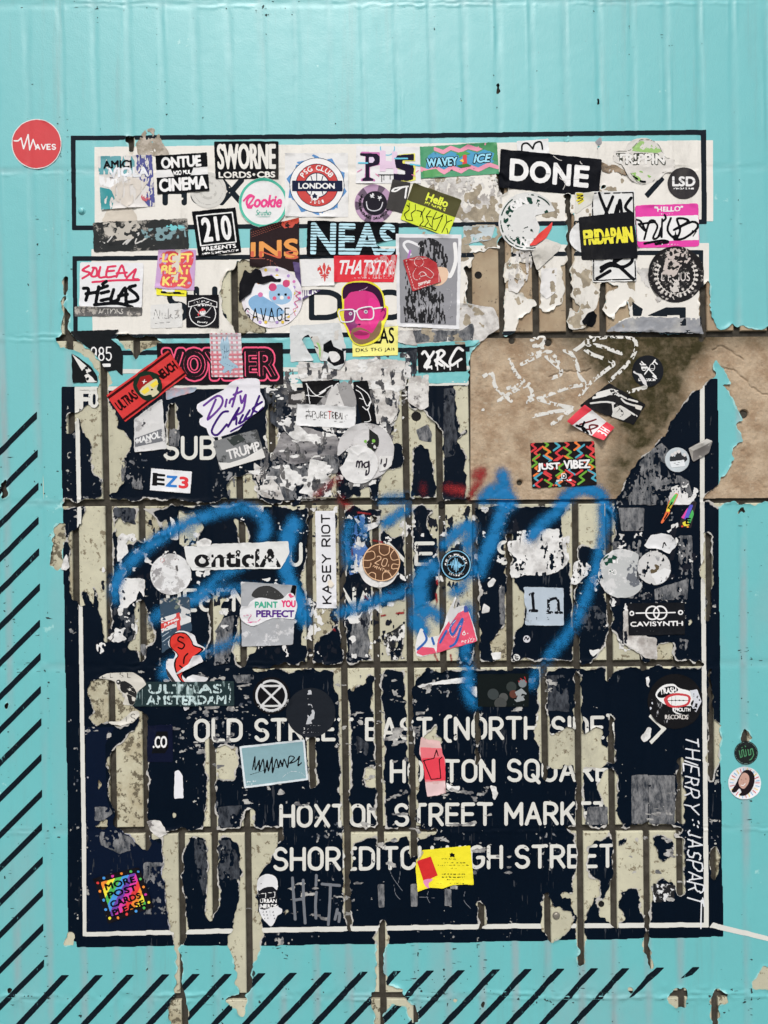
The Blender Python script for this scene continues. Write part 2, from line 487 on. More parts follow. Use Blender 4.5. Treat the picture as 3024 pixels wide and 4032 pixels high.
# ---------------------------------------------------------------- where the printed vinyl is torn away
HOLES = [
 (0,1,"1505 90 1560 55 1605 40 1680 55 1680 520 1540 510 1500 450 1450 330 1440 180"),
 (0,1,"415 150 445 150 430 330 455 480 470 560 420 620 365 560 365 525 415 520 410 300"),
 (0,1,"370 535 470 550 600 640 700 760 745 840 700 870 650 880 640 780 600 700 480 640 410 595"),
 (0,1,"735 545 860 525 1000 555 1085 572 1080 590 1020 590 1020 625 910 635 905 680 885 690 870 640 800 600"),
 (0,1,"490 1045 560 1010 650 990 645 870 705 860 705 960 735 1000 760 1100 790 1165 840 1190 860 1240 830 1330 820 1400 815 1450 790 1510 750 1560 715 1570 725 1620 680 1600 660 1480 610 1450 595 1290 570 1200 520 1100"),
 (0,1,"430 1030 440 1025 490 1040 500 1110 460 1180 435 1185 428 1100"),
 (0,1,"1100 960 1145 960 1150 1130 1130 1240 1095 1240 1090 1100"),
 (0,1,"410 1595 480 1612 620 1600 720 1590 900 1615 1300 1612 1390 1614 1680 1600 1680 1650 1500 1655 1100 1650 410 1655"),
 (0,1,"1540 1430 1640 1440 1680 1500 1680 1620 1500 1610 1480 1500"),
 (1,1,"-20 80 85 90 85 520 -20 520"),
 (1,1,"1425 -20 1605 -20 1605 515 1540 510 1530 410 1440 330 1385 330 1385 60 1430 60"),
 (1,1,"1600 -100 1680 -100 1680 530 1600 530"),
 (1,1,"85 870 160 860 160 1180 170 1310 85 1310 90 1180"),
 (1,1,"945 890 1000 870 1005 990 1040 1015 1110 1030 1180 1090 1230 1140 1240 1300 1235 1600 1180 1600 1170 1400 1150 1290 1100 1250 1050 1280 1030 1400 1030 1600 810 1600 805 1500 830 1420 970 1390 965 1250 905 1240 905 1120 950 1050"),
 (1,1,"1310 870 1390 860 1395 1150 1370 1170 1340 1150 1320 1000"), (1,1,"1330 1180 1395 1190 1395 1310 1345 1270"),
 (1,1,"380 1490 550 1440 555 1600 385 1600"), (1,1,"690 1540 760 1530 760 1600 690 1600"),
 (1,1,"-20 1600 300 1640 340 1595 1680 1595 1680 1655 -20 1655"),
 (2,1,"-20 60 160 60 160 0 215 0 215 60 375 60 375 -260 440 -260 440 60 560 60 640 170 820 260 840 420 700 515 -20 515"),
 (2,1,"1250 250 1310 180 1320 520 1250 520"), (2,1,"945 330 1030 330 1030 410 945 410"),
 (2,1,"-160 530 -20 505 640 505 1270 520 1310 480 1310 420 1340 430 1400 490 1470 440 1480 470 1540 470 1560 485 1620 480 1640 495 2200 495 2200 1625 1240 1630 1380 1500 1370 1470 1465 1385 1440 1360 1485 1320 1450 1280 1545 1215 1480 1100 1530 1080 1500 1030 1455 920 1405 850 1455 840 1430 770 1400 730 1360 690 1330 735 1360 760 1340 815 1200 900 1120 1020 1040 1150 950 1250 860 1330 790 1440 760 1510 690 1620 690 1650 -280 1650 -264 800 -250 680 -215 600"),
 (0,2,"340 115 420 90 415 200 405 260 418 370 395 395 330 370 345 300 355 230"),
 (0,2,"460 135 500 140 510 100 530 120 550 30 560 -20 735 -20 735 860 680 870 670 800 660 700 640 560 610 480 620 600 610 640 570 690 560 650 510 620 470 600 455 540 470 400 445 200"),
 (0,2,"740 80 880 110 905 0 945 0 985 20 1010 80 1060 130 1050 170 950 230 900 220 850 260 810 250 840 200 760 180"),
 (0,2,"870 700 900 590 940 600 960 640 990 760 1015 870 1005 900 955 880 950 1000 920 1010 890 950 850 910 835 880 885 840"),
 (0,2,"1060 100 1090 70 1100 180 1060 180"), (0,2,"1170 30 1260 20 1320 120 1300 230 1180 250 1170 180"),
 (0,2,"1540 80 1600 100 1640 190 1600 230 1555 220"),
 (0,2,"1365 560 1400 560 1475 590 1440 640 1465 720 1440 790 1410 830 1400 960 1370 1000 1350 940 1380 800"),
 (0,2,"1560 700 1610 690 1680 720 1680 900 1610 1010 1570 1030 1530 950 1545 850"),
 (0,2,"670 1110 700 1125 740 1130 800 1180 820 1250 880 1290 920 1310 910 1360 860 1400 790 1415 700 1395 640 1420 570 1370 625 1310 575 1240 570 1190 600 1140"),
 (0,2,"915 1330 965 1340 968 1680 680 1680 740 1590 830 1490 915 1420"),
 (0,2,"1345 1500 1365 1480 1400 1510 1410 1680 1340 1680"), (0,2,"1410 1560 1560 1550 1540 1680 1415 1680"),
 (1,2,"350 -20 385 -20 555 -20 560 60 590 130 600 300 600 480 590 600 545 620 555 690 510 790 430 850 390 900 395 1010 350 1010 350 900 300 880 320 700 340 560 310 520 320 430 340 300 345 150"),
 (1,2,"560 -20 590 -20 600 700 615 1010 575 1010 560 700"),
 (1,2,"760 60 825 80 820 500 830 1010 780 1010 740 900 735 800 770 700 765 560 745 500"),
 (1,2,"830 -20 985 -20 985 120 900 180 850 150 830 90"), (1,2,"820 620 990 600 1000 1010 830 1010"),
 (1,2,"980 -20 1030 -20 1035 160 1050 370 1040 1010 1000 1010 985 500"),
 (1,2,"1135 100 1160 40 1200 -20 1200 200 1160 200"), (1,2,"1060 640 1200 600 1205 1010 1045 1010 1050 700"),
 (1,2,"1198 -20 1250 -20 1255 1010 1205 1010"), (1,2,"1250 -20 1415 -20 1420 1010 1260 1010"),
 (1,2,"1415 -20 1460 20 1465 500 1480 1010 1425 1010"),
 (1,2,"1550 880 1600 790 1645 760 1645 1000 1570 990 1545 930"), (1,2,"1635 180 1680 180 1680 1010 1650 1010"),
 (1,2,"-20 1040 170 1040 340 1005 1680 1000 1680 1055 1480 1057 360 1062 170 1060 -20 1065"),
 (1,2,"520 1070 620 1055 625 1680 570 1680 560 1500 555 1250 520 1150"), (1,2,"610 1055 775 1055 730 1130 650 1190 620 1160"),
 (1,2,"780 1055 850 1055 830 1150 845 1300 850 1500 850 1680 795 1680 790 1400 760 1300 780 1200"),
 (1,2,"990 1060 1100 1058 1060 1130 1030 1200 1040 1400 1060 1680 1005 1680 1000 1400 985 1250"),
 (1,2,"345 1500 400 1500 410 1680 350 1680"), (1,2,"1440 1300 1480 1320 1472 1680 1448 1680"),
 (1,2,"1110 1480 1160 1420 1195 1370 1180 1480 1240 1510 1200 1540 1110 1520"),
 (2,2,"-20 450 30 470 100 560 115 700 80 780 40 850 25 1000 -20 1000"),
 (2,2,"-20 1000 230 1003 1270 998 1270 1032 900 1042 470 1052 100 1045 -20 1050"),
 (2,2,"350 30 400 0 450 -20 450 300 440 600 470 1010 425 1010 415 600 405 340 370 320 345 150"),
 (2,2,"450 -20 600 -20 620 200 590 270 540 260 480 230 450 300"),
 (2,2,"605 -20 680 20 700 200 680 280 620 290"), (2,2,"630 560 665 560 690 800 740 890 860 1005 540 1005 560 980 640 900 655 800"),
 (2,2,"690 930 770 900 860 960 870 1005 690 1005"), (2,2,"980 900 1075 880 1080 1005 905 1005 970 960"),
 (2,2,"1280 130 1330 180 1330 430 1320 740 1290 740 1280 500 1250 440 1280 300"), (2,2,"1190 720 1220 760 1170 790"),
 (2,2,"205 1055 260 1055 250 1330 270 1500 262 1680 215 1680 210 1550 155 1480 190 1410 200 1330"),
 (2,2,"430 1055 470 1090 490 1400 490 1680 440 1680 430 1400 440 1200"),
 (2,2,"260 1480 400 1420 440 1500 440 1680 255 1680 265 1530"), (2,2,"480 1500 540 1440 600 1430 610 1540 655 1570 660 1680 480 1680"),
 (2,2,"655 1330 690 1380 700 1680 655 1680"), (2,2,"1340 1360 1390 1400 1395 1500 1370 1680 1330 1680"),
 (2,2,"1302 1050 1330 1050 1340 1300 1345 1680 1310 1680"), (2,2,"640 1050 690 1050 650 1130"),
 (0,3,"715 -20 965 -20 965 380 985 445 760 445 735 330 712 150"), (0,3,"760 435 985 438 1000 472 1190 440 1680 432 1680 488 980 490 870 485"),
 (0,3,"870 485 975 490 970 610 930 550 895 520"),
 (0,3,"1075 480 1200 480 1250 505 1200 600 1185 750 1200 930 1230 1040 1240 1080 1210 1095 1200 1200 1170 1215 1175 1240 1205 1400 1200 1520 1145 1520 1155 1320 1145 1200 1115 1080 1085 880 1070 700 1068 580"),
 (0,3,"1105 1570 1145 1510 1205 1510 1230 1580 1225 1800 1110 1800"),
 (0,3,"1350 480 1430 480 1420 800 1440 850 1425 960 1380 1050 1350 1000"),
 (0,3,"1510 485 1680 485 1680 1300 1640 1400 1645 1480 1600 1530 1620 1560 1590 1650 1510 1600 1450 1560 1560 1525 1545 1400 1500 1200 1520 1050 1560 900 1570 800 1545 770 1580 720 1565 640 1565 560"),
 (0,3,"1350 -20 1410 -20 1410 300 1420 435 1340 438 1360 180"), (0,3,"1405 -20 1540 -20 1520 115 1450 110 1410 60"),
 (0,3,"1590 320 1650 320 1680 435 1570 435"), (0,3,"610 435 660 390 700 400 710 440"), (0,3,"420 1200 430 1150 480 1130 485 1210"),
 (0,3,"630 110 655 120 660 180 645 190"), (0,3,"1120 350 1145 345 1142 378 1125 380"), (0,3,"50 1475 78 1460 75 1530 50 1530"),
 (1,3,"-20 480 150 480 190 470 190 500 140 590 80 680 10 760 25 900 40 1000 60 1120 40 1230 10 1330 -20 1340"),
 (1,3,"570 428 1190 435 1190 478 570 480"), (1,3,"-20 428 190 430 190 485 -20 485"),
 (1,3,"565 -20 630 -20 640 1050 625 1120 590 950 585 700 580 500 570 430 560 250"), (1,3,"625 475 790 475 770 492 680 510 650 540 635 600"),
 (1,3,"795 -20 850 -20 855 400 850 500 845 560 810 560 800 430"),
 (1,3,"835 1030 870 1040 870 1180 835 1350 870 1460 940 1460 985 1510 1000 1560 1050 1590 1080 1700 1030 1700 980 1600 900 1590 850 1650 850 1800 790 1800 790 1650 750 1560 800 1500 790 1350 805 1150 780 1150 810 1100"),
 (1,3,"1010 -20 1065 -20 1070 430 1065 620 1015 650 1020 430"), (1,3,"720 50 850 20 800 160 730 150"),
 (1,3,"345 -20 410 -20 410 150 355 210"), (1,3,"1460 900 1510 960 1520 1020 1500 1100 1475 1090 1465 1000"),
 (1,3,"845 478 1015 478 1010 492 900 500 850 530"), (1,3,"1065 478 1190 478 1080 500"), (1,3,"195 970 215 970 213 1028 197 1028"),
 (2,3,"215 -20 250 -20 245 170 225 100"), (2,3,"435 -20 490 -20 480 350 520 400 510 1020 500 1320 460 1340 450 1200 440 1000 415 1000 420 800 450 720 440 430 450 300"),
 (2,3,"360 425 1130 418 1130 458 440 468"), (2,3,"450 -20 640 -20 600 50 450 30"), (2,3,"595 100 660 60 700 80 710 330 770 415 660 415 620 260 595 180"),
 (2,3,"655 60 710 60 710 420 725 650 720 1090 690 1090 670 1060 600 1000 580 900 650 880 690 700 670 420"),
 (2,3,"490 460 660 460 620 510 520 545 495 540"), (2,3,"510 730 590 780 600 860 520 950 508 900"),
 (2,3,"710 460 880 455 885 980 870 970 850 850 800 860 740 880 715 850 715 600"), (2,3,"875 390 925 385 935 950 890 980 880 800"),
 (2,3,"930 460 1090 460 1095 800 1060 800 1000 760 940 800 930 600"), (2,3,"1095 480 1145 480 1155 860 1110 900 1090 800"),
 (2,3,"1105 -20 1145 -20 1150 380 1090 400"), (2,3,"895 1000 930 950 925 1100 920 1200 945 1250 940 1360 915 1330 890 1240 885 1150"),
 (2,3,"280 900 330 950 350 980 410 1000 410 1050 370 1100 330 1150 290 1155 230 1120 220 1000 230 850 270 850"),
 (2,3,"330 880 370 830 410 860 400 910 340 900"), (2,3,"580 890 650 920 720 950 780 1030 700 1070 640 1030 600 970"),
 (2,3,"1305 -20 1390 -20 1340 130 1310 130"), (2,3,"1330 560 1370 560 1370 640 1350 760 1315 760 1320 620"),
 (2,3,"1030 1530 1100 1470 1170 1475 1160 1540 1140 1620 1110 1600 1060 1570"), (2,3,"1330 1520 1360 1470 1430 1520 1440 1560 1380 1580 1380 1800 1330 1800"),
 (2,3,"1600 1450 1659 1330 1800 1330 1800 1490 1610 1480"), (2,3,"790 1470 820 1465 815 1500 795 1500"),
 (2,2,"1490 40 1510 15 1530 15 1555 45"), (2,2,"1520 1510 1550 1450 1610 1490 1570 1500 1570 1560 1520 1540"), (2,2,"1530 690 1538 650 1545 690 1537 705"),
 (0,1,"10 1500 35 1470 55 1480 45 1570 20 1600 10 1560"), (1,0,"1583 545 1600 555 1597 620 1585 600"), (2,0,"795 240 806 245 806 300 796 290"), (2,0,"580 660 595 650 592 700 580 700"),
 (0,0,"828 905 845 900 885 905 870 1010 835 1010"), (2,0,"575 950 605 935 590 985 578 985"),
 (2,0,"370 1265 410 1265 410 1420 370 1410"), (2,0,"600 1200 635 1205 635 1250 595 1250"), (1,0,"1590 1130 1660 1150 1660 1255 1590 1255"),
 (1,1,"975 815 1010 815 990 870 975 860"), (0,1,"920 1 925 1 925 2 920 2"),
]
SPECKS = [(0,0,"0 60 170 60 168 50 5 55"), (0,2,"320 180 345 200 330 230 315 200"), (0,3,"960 1240 968 1300 962 1420 955 1380"), (1,3,"1480 1560 1510 1550 1500 1590 1485 1585"),
          (1,3,"1300 1560 1340 1545 1330 1570 1310 1575"), (2,1,"1490 375 1540 372 1538 378 1500 385"), (0,2,"38 1285 52 1272 66 1300 50 1308")]
ISLES = [
 (2,1,"-20 240 100 260 170 320 180 350 60 440 40 515 -20 515"), (2,1,"200 60 330 60 370 230 360 310 310 350 280 385 240 380 210 340 230 250 200 180"),
 (2,1,"415 60 540 40 560 190 640 170 600 230 600 300 570 360 560 390 500 480 410 505 395 440 385 370 470 370 430 300 415 290"),
 (2,1,"640 270 700 230 830 200 1250 330 1250 500 700 460 800 400 780 310 690 410 650 410 610 370"), (2,1,"-20 60 60 60 100 120 130 180 60 150 -20 200"),
 (2,3,"940 490 1080 500 1060 640 1000 640"), (2,3,"950 800 1080 790 1085 910 950 910"), (2,3,"730 830 860 840 850 910 750 905"), (2,3,"725 490 780 480 760 530 730 550"),
 (2,3,"830 480 860 480 850 530"), (1,2,"830 130 870 190 840 250 825 200"), (1,2,"870 850 930 900 920 1000 880 990"), (1,2,"945 770 975 800 975 950 930 990"),
 (1,2,"1320 560 1330 1010 1410 1010 1420 900"), (0,2,"540 520 600 600 580 680 545 600"),
]
keep = np.ones((NY, NX), np.float32)
for c, r, s in HOLES + SPECKS:
    p = Z(c, r, s); w = win(p)
    keep[sl(w)] = np.minimum(keep[sl(w)], 1 - poly(p, w))
isl = np.zeros((NY, NX), np.float32)
for c, r, s in ISLES:
    p = Z(c, r, s); w = win(p)
    isl[sl(w)] = np.maximum(isl[sl(w)], poly(p, w))
keep = np.maximum(keep, isl)
# ragged tearing: the outline wanders with fibrous noise
_wx = fbm(26, 4, 51, gain=0.62); _wy = fbm(34, 4, 52, gain=0.62)
_J, _I = np.mgrid[0:NY, 0:NX]
keep = keep[np.clip(_J + ((_wy - 0.5) * 13).round().astype(int), 0, NY - 1), np.clip(_I + ((_wx - 0.5) * 8).round().astype(int), 0, NX - 1)]
K = blur(keep, 1.3) + (n_tear - 0.5) * 0.85 * np.clip(1.25 - np.abs(blur(keep, 2.6) - 0.5) * 2.5, 0, 1) + (n_speck - 0.5) * 0.6 * np.clip(1.1 - np.abs(blur(keep, 1.5) - 0.5) * 2.2, 0, 1)
KB = blur(keep, 3.0)
EDGE = np.clip((0.93 - KB) / 0.42, 0, 1)
EL2 = blur((KB < 0.985).astype(np.float32), 6)      # wider band beside a tear

# relief of the vinyl: drawn into the joints, creased along the bed joints, lifting beside tears
gv = blur(grv.astype(np.float32), 1.6); gh = blur(grh.astype(np.float32), 1.6)
dhs = np.min([np.abs(PYN - yj(n, PXN) - (n_mid - 0.5) * 16) for n in range(len(JY))], axis=0)
upper = np.clip((1250 - PYN) / 250, 0, 1)
ridge = np.exp(-((dhs - 9) / 3.6) ** 2) * np.clip((n_big * 0.4 + fbm(150, 4, 21, 1.6, 0.3) - 0.62) * 3.2, 0, 1)
creaseamp = np.clip(1.4 - gv * 1.3, 0.1, 1)
HS = 0.75 - (1.3 - 0.8 * upper + 0.9 * (n_v - 0.5)) * gv * (1 - 0.75 * gh) - 0.55 * gh * (1 + 0.8 * (n_mid - 0.5)) + (1.7 + 1.6 * np.clip((PYN - 3500) / 300, 0, 1)) * ridge * creaseamp + 1.5 * np.clip((PYN - 3600) / 200, 0, 1) * np.exp(-(dhs / 34.0) ** 2) * (1 - np.abs(2 * n_mid - 1)) ** 6 + 0.14 * (n_mid - 0.5) + 0.10 * (n_fine - 0.5)
HS = HS + 5.0 * np.clip(EDGE - 0.2, 0, 1) * np.clip(n_mid * 1.6 - 0.72, 0, 1) * (0.5 + n_tear) + 0.3 * np.clip(EL2, 0, 1) * (n_mid - 0.5)
# upright hairline crumple beside some joints
cr = np.exp(-((dv - 15) / 3.0) ** 2) * np.clip(fbm(160, 4, 22, 0.4, 2.0) - 0.5, 0, 1) * 2.4
HS = HS + 1.1 * cr
inpanel = np.maximum(PANEL, 0)
HS = (HS * (1 - inpanel) + (1.0 + 0.4 * (n_big - .5) + 2.0 * np.clip(EDGE - 0.3, 0, 1) * n_tear) * inpanel).astype(np.float32)
HS = blur(np.maximum(HS, -1.2), 0.8)

H0 = np.where(PANEL > 0.5, -0.8, H0).astype(np.float32)
H = np.where(K > 0.5, HS, H0).astype(np.float32)

# tiles that show somewhere
tile_v = []
def tile_mesh(wd, ht, dp=0.008, bev=0.0011):
    x, z, b = wd / 2, ht / 2, bev
    V = []; F = []
    for (xx, zz, yy) in ((x, z, dp), (x, z, b), (x - b, z - b, 0)):
        V += [(-xx, yy, zz), (xx, yy, zz), (xx, yy, -zz), (-xx, yy, -zz)]
    for l in (0, 4):
        for k in range(4):
            k2 = (k + 1) % 4
            F.append((l + k, l + k2, l + 4 + k2, l + 4 + k))
    F.append((8, 9, 10, 11))
    me = bpy.data.meshes.new('tile'); me.from_pydata(V, [], [tuple(f[::-1]) for f in F]); me.update()
    for p in me.polygons: p.use_smooth = False
    return me
tm = {}
TW = 132 * S - 27 * S
for k, mm in enumerate((m_tile, m_tile2, m_tile3)):
    me = tile_mesh(TW, 0.25); me.materials.append(mm); tm[k] = me
rnd = random.Random(5)
gone = (K < 0.5)
worg = np.array(wall.location)
for n in range(len(JY) - 1):
    ym = (JY[n] + JY[n + 1]) / 2
    for k in range(-4, 24):
        xc = float(xk(k + 0.5, ym)); yc = float((yj(n, xc) + yj(n + 1, xc)) / 2)
        if not (-200 < xc < 3230): continue
        if n == 3 and xc > 1850: continue
        hh = float(yj(n + 1, xc) - yj(n, xc)) - 27
        pts = [(xc - 52, max(yc - hh / 2, PY0)), (xc + 52, min(yc + hh / 2, 4032 + PAD))]
        w = win(pts, 0)
        vis = gone[sl(w)].sum() if w[1] > w[0] and w[3] > w[2] else 0
        inframe = 0 < xc < 3024 and yc + hh / 2 > 0 and yc - hh / 2 < 4032
        if vis < 14 or not inframe: continue
        kind = 1 if rnd.random() < 0.22 else 0
        if n == 2 and xc > 1700: kind = 2
        o = bpy.data.objects.new('tile', tm[kind]); COL.objects.link(o); o.parent = wall
        ang = float((xk(k, ym + 200) - xk(k, ym - 200)) / 400) * 0.6 + 0.0052 * 0.4
        o.rotation_euler = (rnd.uniform(-.0006, .0006), -ang, rnd.uniform(-.002, .002))
        o.scale = (1, 1, hh * S / 0.25)
        P = to_world(np.array([xc]), np.array([yc]), np.array([0.0]))[0] - worg
        o.location = (P[0], P[1] + rnd.uniform(0, 0.0005), P[2])
        tile_v.append(o)

# bare concrete slab set in the wall
PW = win([(1853, 1300), (3270, 1990)], 20)
holes_c = [Z(2,1,"265 575")[0] + (13,), Z(2,1,"28 565")[0] + (10,), Z(2,1,"1272 552")[0] + (9,), Z(2,1,"78 1495")[0] + (9,), Z(2,1,"1545 1045")[0] + (15,)]
hc = (-0.8 + 0.9 * (fbm(9, 2, 31) - 0.5) + 0.9 * (n_mid - 0.5) + 1.2 * (n_big - 0.5)).astype(np.float32)[sl(PW)]
hc -= 1.2 * (np.clip(fbm(24, 2, 33)[sl(PW)] - 0.72, 0, 1) * 4)
for x, y, r in holes_c:
    d = np.hypot(PXN[sl(PW)] - x, PYN[sl(PW)] - y)
    hc -= 14 / (1 + np.exp((d - r) / 1.3))
    hc -= 0.8 * np.exp(-(d / (r * 1.8)) ** 2)
crk = np.zeros_like(hc)
for s in ("1400 740 1440 752 1490 765 1510 790 1560 830 1590 870 1630 885 1660 910 1720 930", "270 805 330 780 400 765 470 778 540 750", "1340 630 1400 600 1480 650 1540 690"):
    p = Z(2, 1, s); q = [(a + rnd.uniform(-3, 3), b + rnd.uniform(-4, 4)) for a, b in smooth(p, 5, False)]
    stroke(list(zip(q, q[1:])), 4, PW, crk)
hc -= 2.2 * crk
stain = poly(Z(2,1,"430 480 1280 490 1240 640 1110 760 1090 900 1080 1040 960 1180 850 1300 760 1500 690 1640 640 1640 690 1400 760 1200 800 1000 700 900 640 760 500 640"), PW)
stain = np.clip(blur(stain, 18) * 2.1 * (0.45 + n_mid[sl(PW)] * 0.8), 0, 1)
stain2 = blur(poly(Z(2,1,"-150 500 2200 470 2200 600 -150 560"), PW), 9) * 0.8
m_conc = mat('bare_concrete', (188, 168, 142), 0.92, 0.3, 26, 1.0, 600, color2=(158, 134, 108), c2scale=34, c2thr=0.52, c2soft=0.16, grime=0.6, attr='stain', attrcol=(62, 57, 36), wear=0.3, wcol=(176, 160, 138), wscale=120, spec=0.12)
o = sheet('concrete_panel', PANEL[sl(PW)], PW, hc, m_conc, wall, attrs={'stain': np.clip(stain + stain2, 0, 1)})
Hc = H[sl(PW)]; Hc[...] = np.where((PANEL[sl(PW)] > 0.5) & (K[sl(PW)] <= 0.5), hc, Hc)

# ---------------------------------------------------------------- the printed vinyl
vinyl = empty('vinyl_wrap', 1512, 4272)
tag(vinyl, 'torn turquoise vinyl wrap printed with a big navy notice and black diagonal stripes', 'vinyl wrap')
TQ = (0.140, 0.495, 0.50)
m_film = mat('turquoise_vinyl', TQ, 0.42, 0.05, 6, 0.22, 420, edge=True, edgecol=(0.30, 0.62, 0.60), grime=0.36, raw=True, spec=0.8, streak=True, attr='rub', attrcol=(0.25, 0.42, 0.43))
m_navy = mat('navy_vinyl', (0.0010, 0.0048, 0.0120), 0.42, 0.25, 8, 0.25, 380, edge=True, edgecol=(0.50, 0.48, 0.44), raw=True, spec=0.08, wear=0.16, wcol=(0.10, 0.11, 0.12), wscale=34, wstretch=(1, 0.5))
m_navy2 = mat('blue_navy_vinyl', (0.0018, 0.0065, 0.021), 0.42, 0.2, 8, 0.25, 380, edge=True, edgecol=(0.4, 0.4, 0.45), raw=True, spec=0.1)
m_black = mat('black_ink', (0.004, 0.009, 0.014), 0.6, 0.3, 12, 0.2, 400, raw=True, spec=0.08, wear=0.22, wcol=(0.10, 0.28, 0.29), wscale=120, wstretch=(1.4, 0.5))
m_line = mat('charcoal_ink', (0.010, 0.015, 0.021), 0.65, 0.2, 12, 0.2, 400, raw=True, spec=0.05, grime=0.05)
m_white = mat('cream_vinyl', (226, 222, 212), 0.5, 0.10, 12, 0.3, 300, edge=True, edgecol=(214, 206, 190), grime=0.55, wear=0.14, wcol=(176, 168, 152), wscale=30)
m_cream = mat('cream_ink', (216, 215, 206), 0.5, 0.08, 14, 0.2, 300, grime=0.25, wear=0.12, wcol=(150, 148, 142), wscale=50)

navy_poly = N("241 1524 700 1521 1900 1500 2825 1489 2829 2000 2836 2950 2847 3688 2000 3706 1400 3718 1000 3722 302 3728 300 3706 270 3703 268 3440 264 3000 252 2300 247 2000 243 1700")
NV = poly(navy_poly)
FULL = (0, NY, 0, NX)
RUB = 1.5 * (np.clip(gv * 1.6 * (fbm(200, 4, 66, 0.4, 2.2) - 0.30) * np.clip((PYN - 500) / 1500, 0.15, 1), 0, 1) + 0.5 * np.clip(gh * (fbm(120, 4, 67) - 0.35), 0, 1) + 0.35 * np.clip(fbm(330, 5, 68, 0.5, 1.6) - 0.52, 0, 1) * np.clip((PYN - 900) / 1500, 0.1, 1) * 2).astype(np.float32)
film_f = np.minimum(K, 1.2 - blur(NV, 1) * 1.2 + (blur(NV, 2) < 0.98) * 1.0)
sheet('film', np.minimum(K, np.where(blur(NV, 3) > 0.985, 0, 1)).astype(np.float32), FULL, HS, m_film, vinyl, step=2, edge=EDGE, attrs={'rub': RUB})
# the film and the wall behind it run on past the part in view, down to the pavement
def big_plane(name, x0, y0, x1, y1, hmm, mt, parent, n=24):
    gx, gy = np.meshgrid(np.linspace(x0, x1, n), np.linspace(y0, y1, n)); V = to_world(gx.ravel(), gy.ravel(), np.full(gx.size, hmm)) - np.array(parent.location)
    J, I = np.mgrid[0:n - 1, 0:n - 1]; a = (J * n + I).ravel()
    me = mesh_from(name, V, [np.stack([a + n, a + n + 1, a + 1, a], axis=1)], mt, {'edge': np.zeros(n * n), 'rub': np.full(n * n, 0.1)}); return link(name, me, parent)
XE, YE = PX0 + G * (NX - 1), PY0 + G * (NY - 1); YB = 2016 + WALL_Z / S
big_plane('film', -7000, -2600, PX0 + 2, YB, 0.5, m_film, vinyl); big_plane('film', XE - 2, -2600, 10000, YB, 0.5, m_film, vinyl)
big_plane('film', PX0 + 2, -2600, XE - 2, PY0 + 2, 0.45, m_film, vinyl); big_plane('film', PX0 + 2, YE - 2, XE - 2, YB, 0.45, m_film, vinyl)
big_plane('mortar_bed', -7000, -2600, 10000, YB, -9.0, m_mortar, wall)
m_pave = mat('pavement_stone', (128, 124, 118), 0.85, 0.2, 3, 0.6, 120, color2=(104, 100, 96), c2scale=5, c2soft=0.2, spec=0.2)
gp = bpy.data.meshes.new('pavement'); gp.from_pydata([(-40, -60, 0), (40, -60, 0), (40, 0.02, 0), (-40, 0.02, 0)], [], [(0, 1, 2, 3)]); gp.materials.append(m_pave)
tag(link('pavement', gp), 'grey pavement at the foot of the wall', kind='structure')
def on_vinyl(name, F, w, mt, dz, step=1, lab=None, edge=None):
    f = np.minimum(F, K[sl(w)]).astype(np.float32)
    o = sheet(name, f, w, HS[sl(w)] + dz, mt, vinyl, step=step, edge=edge[sl(w)] if edge is not None else None)
    if o and lab: o['label'] = lab
    return o
W = win(navy_poly); on_vinyl('navy_panel', NV[sl(W)], W, m_navy, 0.15, 2, edge=EDGE)
for nm, p, lab in (('heading_panel', N("372 580 1100 571 2000 562 2806 553 2808 872 2000 881 1200 888 374 892"), 'upper cream heading panel'),
              ('heading_panel', N("360 982 1200 975 2000 966 2790 957 2792 1310 2000 1316 1200 1322 366 1330"), 'lower cream heading panel')):
    w = win(p); on_vinyl(nm, poly(p, w), w, m_white, 0.28, 1, lab, EDGE)
def frame_box(outer, inner, mt, dz, lab, nm='frame_line'):
    w = win(outer); f = fill([(*a, *b) for a, b in close(outer) + close(inner)], w); return on_vinyl(nm, f, w, mt, dz, 1, lab)
frame_box(N("279 536 1500 528 2779 512 2782 882 1500 897 285 907"), N("298 553 1500 546 2759 531 2762 864 1500 880 301 889"), m_line, 0.42, 'black frame round the upper heading')
frame_box(N("286 1010 1500 1000 2768 985 2772 1318 1500 1326 290 1336"), N("303 1028 1500 1018 2750 1003 2754 1300 1500 1308 307 1318"), m_line, 0.42, 'black frame round the lower heading')
p = N("470 1381 1200 1374 1850 1366 1850 1384 1200 1392 470 1399"); w = win(p); on_vinyl('frame_line', poly(p, w), w, m_line, 0.42, 1, 'black line above the navy notice')
p = N("480 1454 1200 1446 1850 1440 1850 1456 1200 1463 480 1471"); w = win(p); on_vinyl('frame_line', poly(p, w), w, m_cream, 0.42, 1, 'cream line above the navy notice')
frame_box(N("294 1524 1900 1500 2773 1485 2773 2000 2784 3000 2790 3650 2000 3655 1000 3672 340 3686 326 3687 322 3300 317 3000 304 2000"),
          N("312 1540 1900 1516 2755 1502 2755 2000 2766 3000 2771 3631 2000 3636 1000 3652 342 3669 340 3300 335 3000 321 2000"), m_cream, 0.45, 'cream frame line round the navy notice')
p = N("2808 3632 3264 3744 3264 3760 2790 3650"); w = win(p); on_vinyl('frame_line', poly(p, w), w, m_cream, 0.45, 1, 'cream line running off the corner of the notice')
p = Z(0,3,"505 700 1180 620 1180 1200 505 1210"); w = win(p)
p = Z(0,2,"560 1430 750 1430 690 1560 690 1700 735 2050 1060 2160 1060 2250 1090 2550 1135 2860 1140 2870 505 2870 505 2400 528 2800 1110 2760 570 2700 570 2300"); 
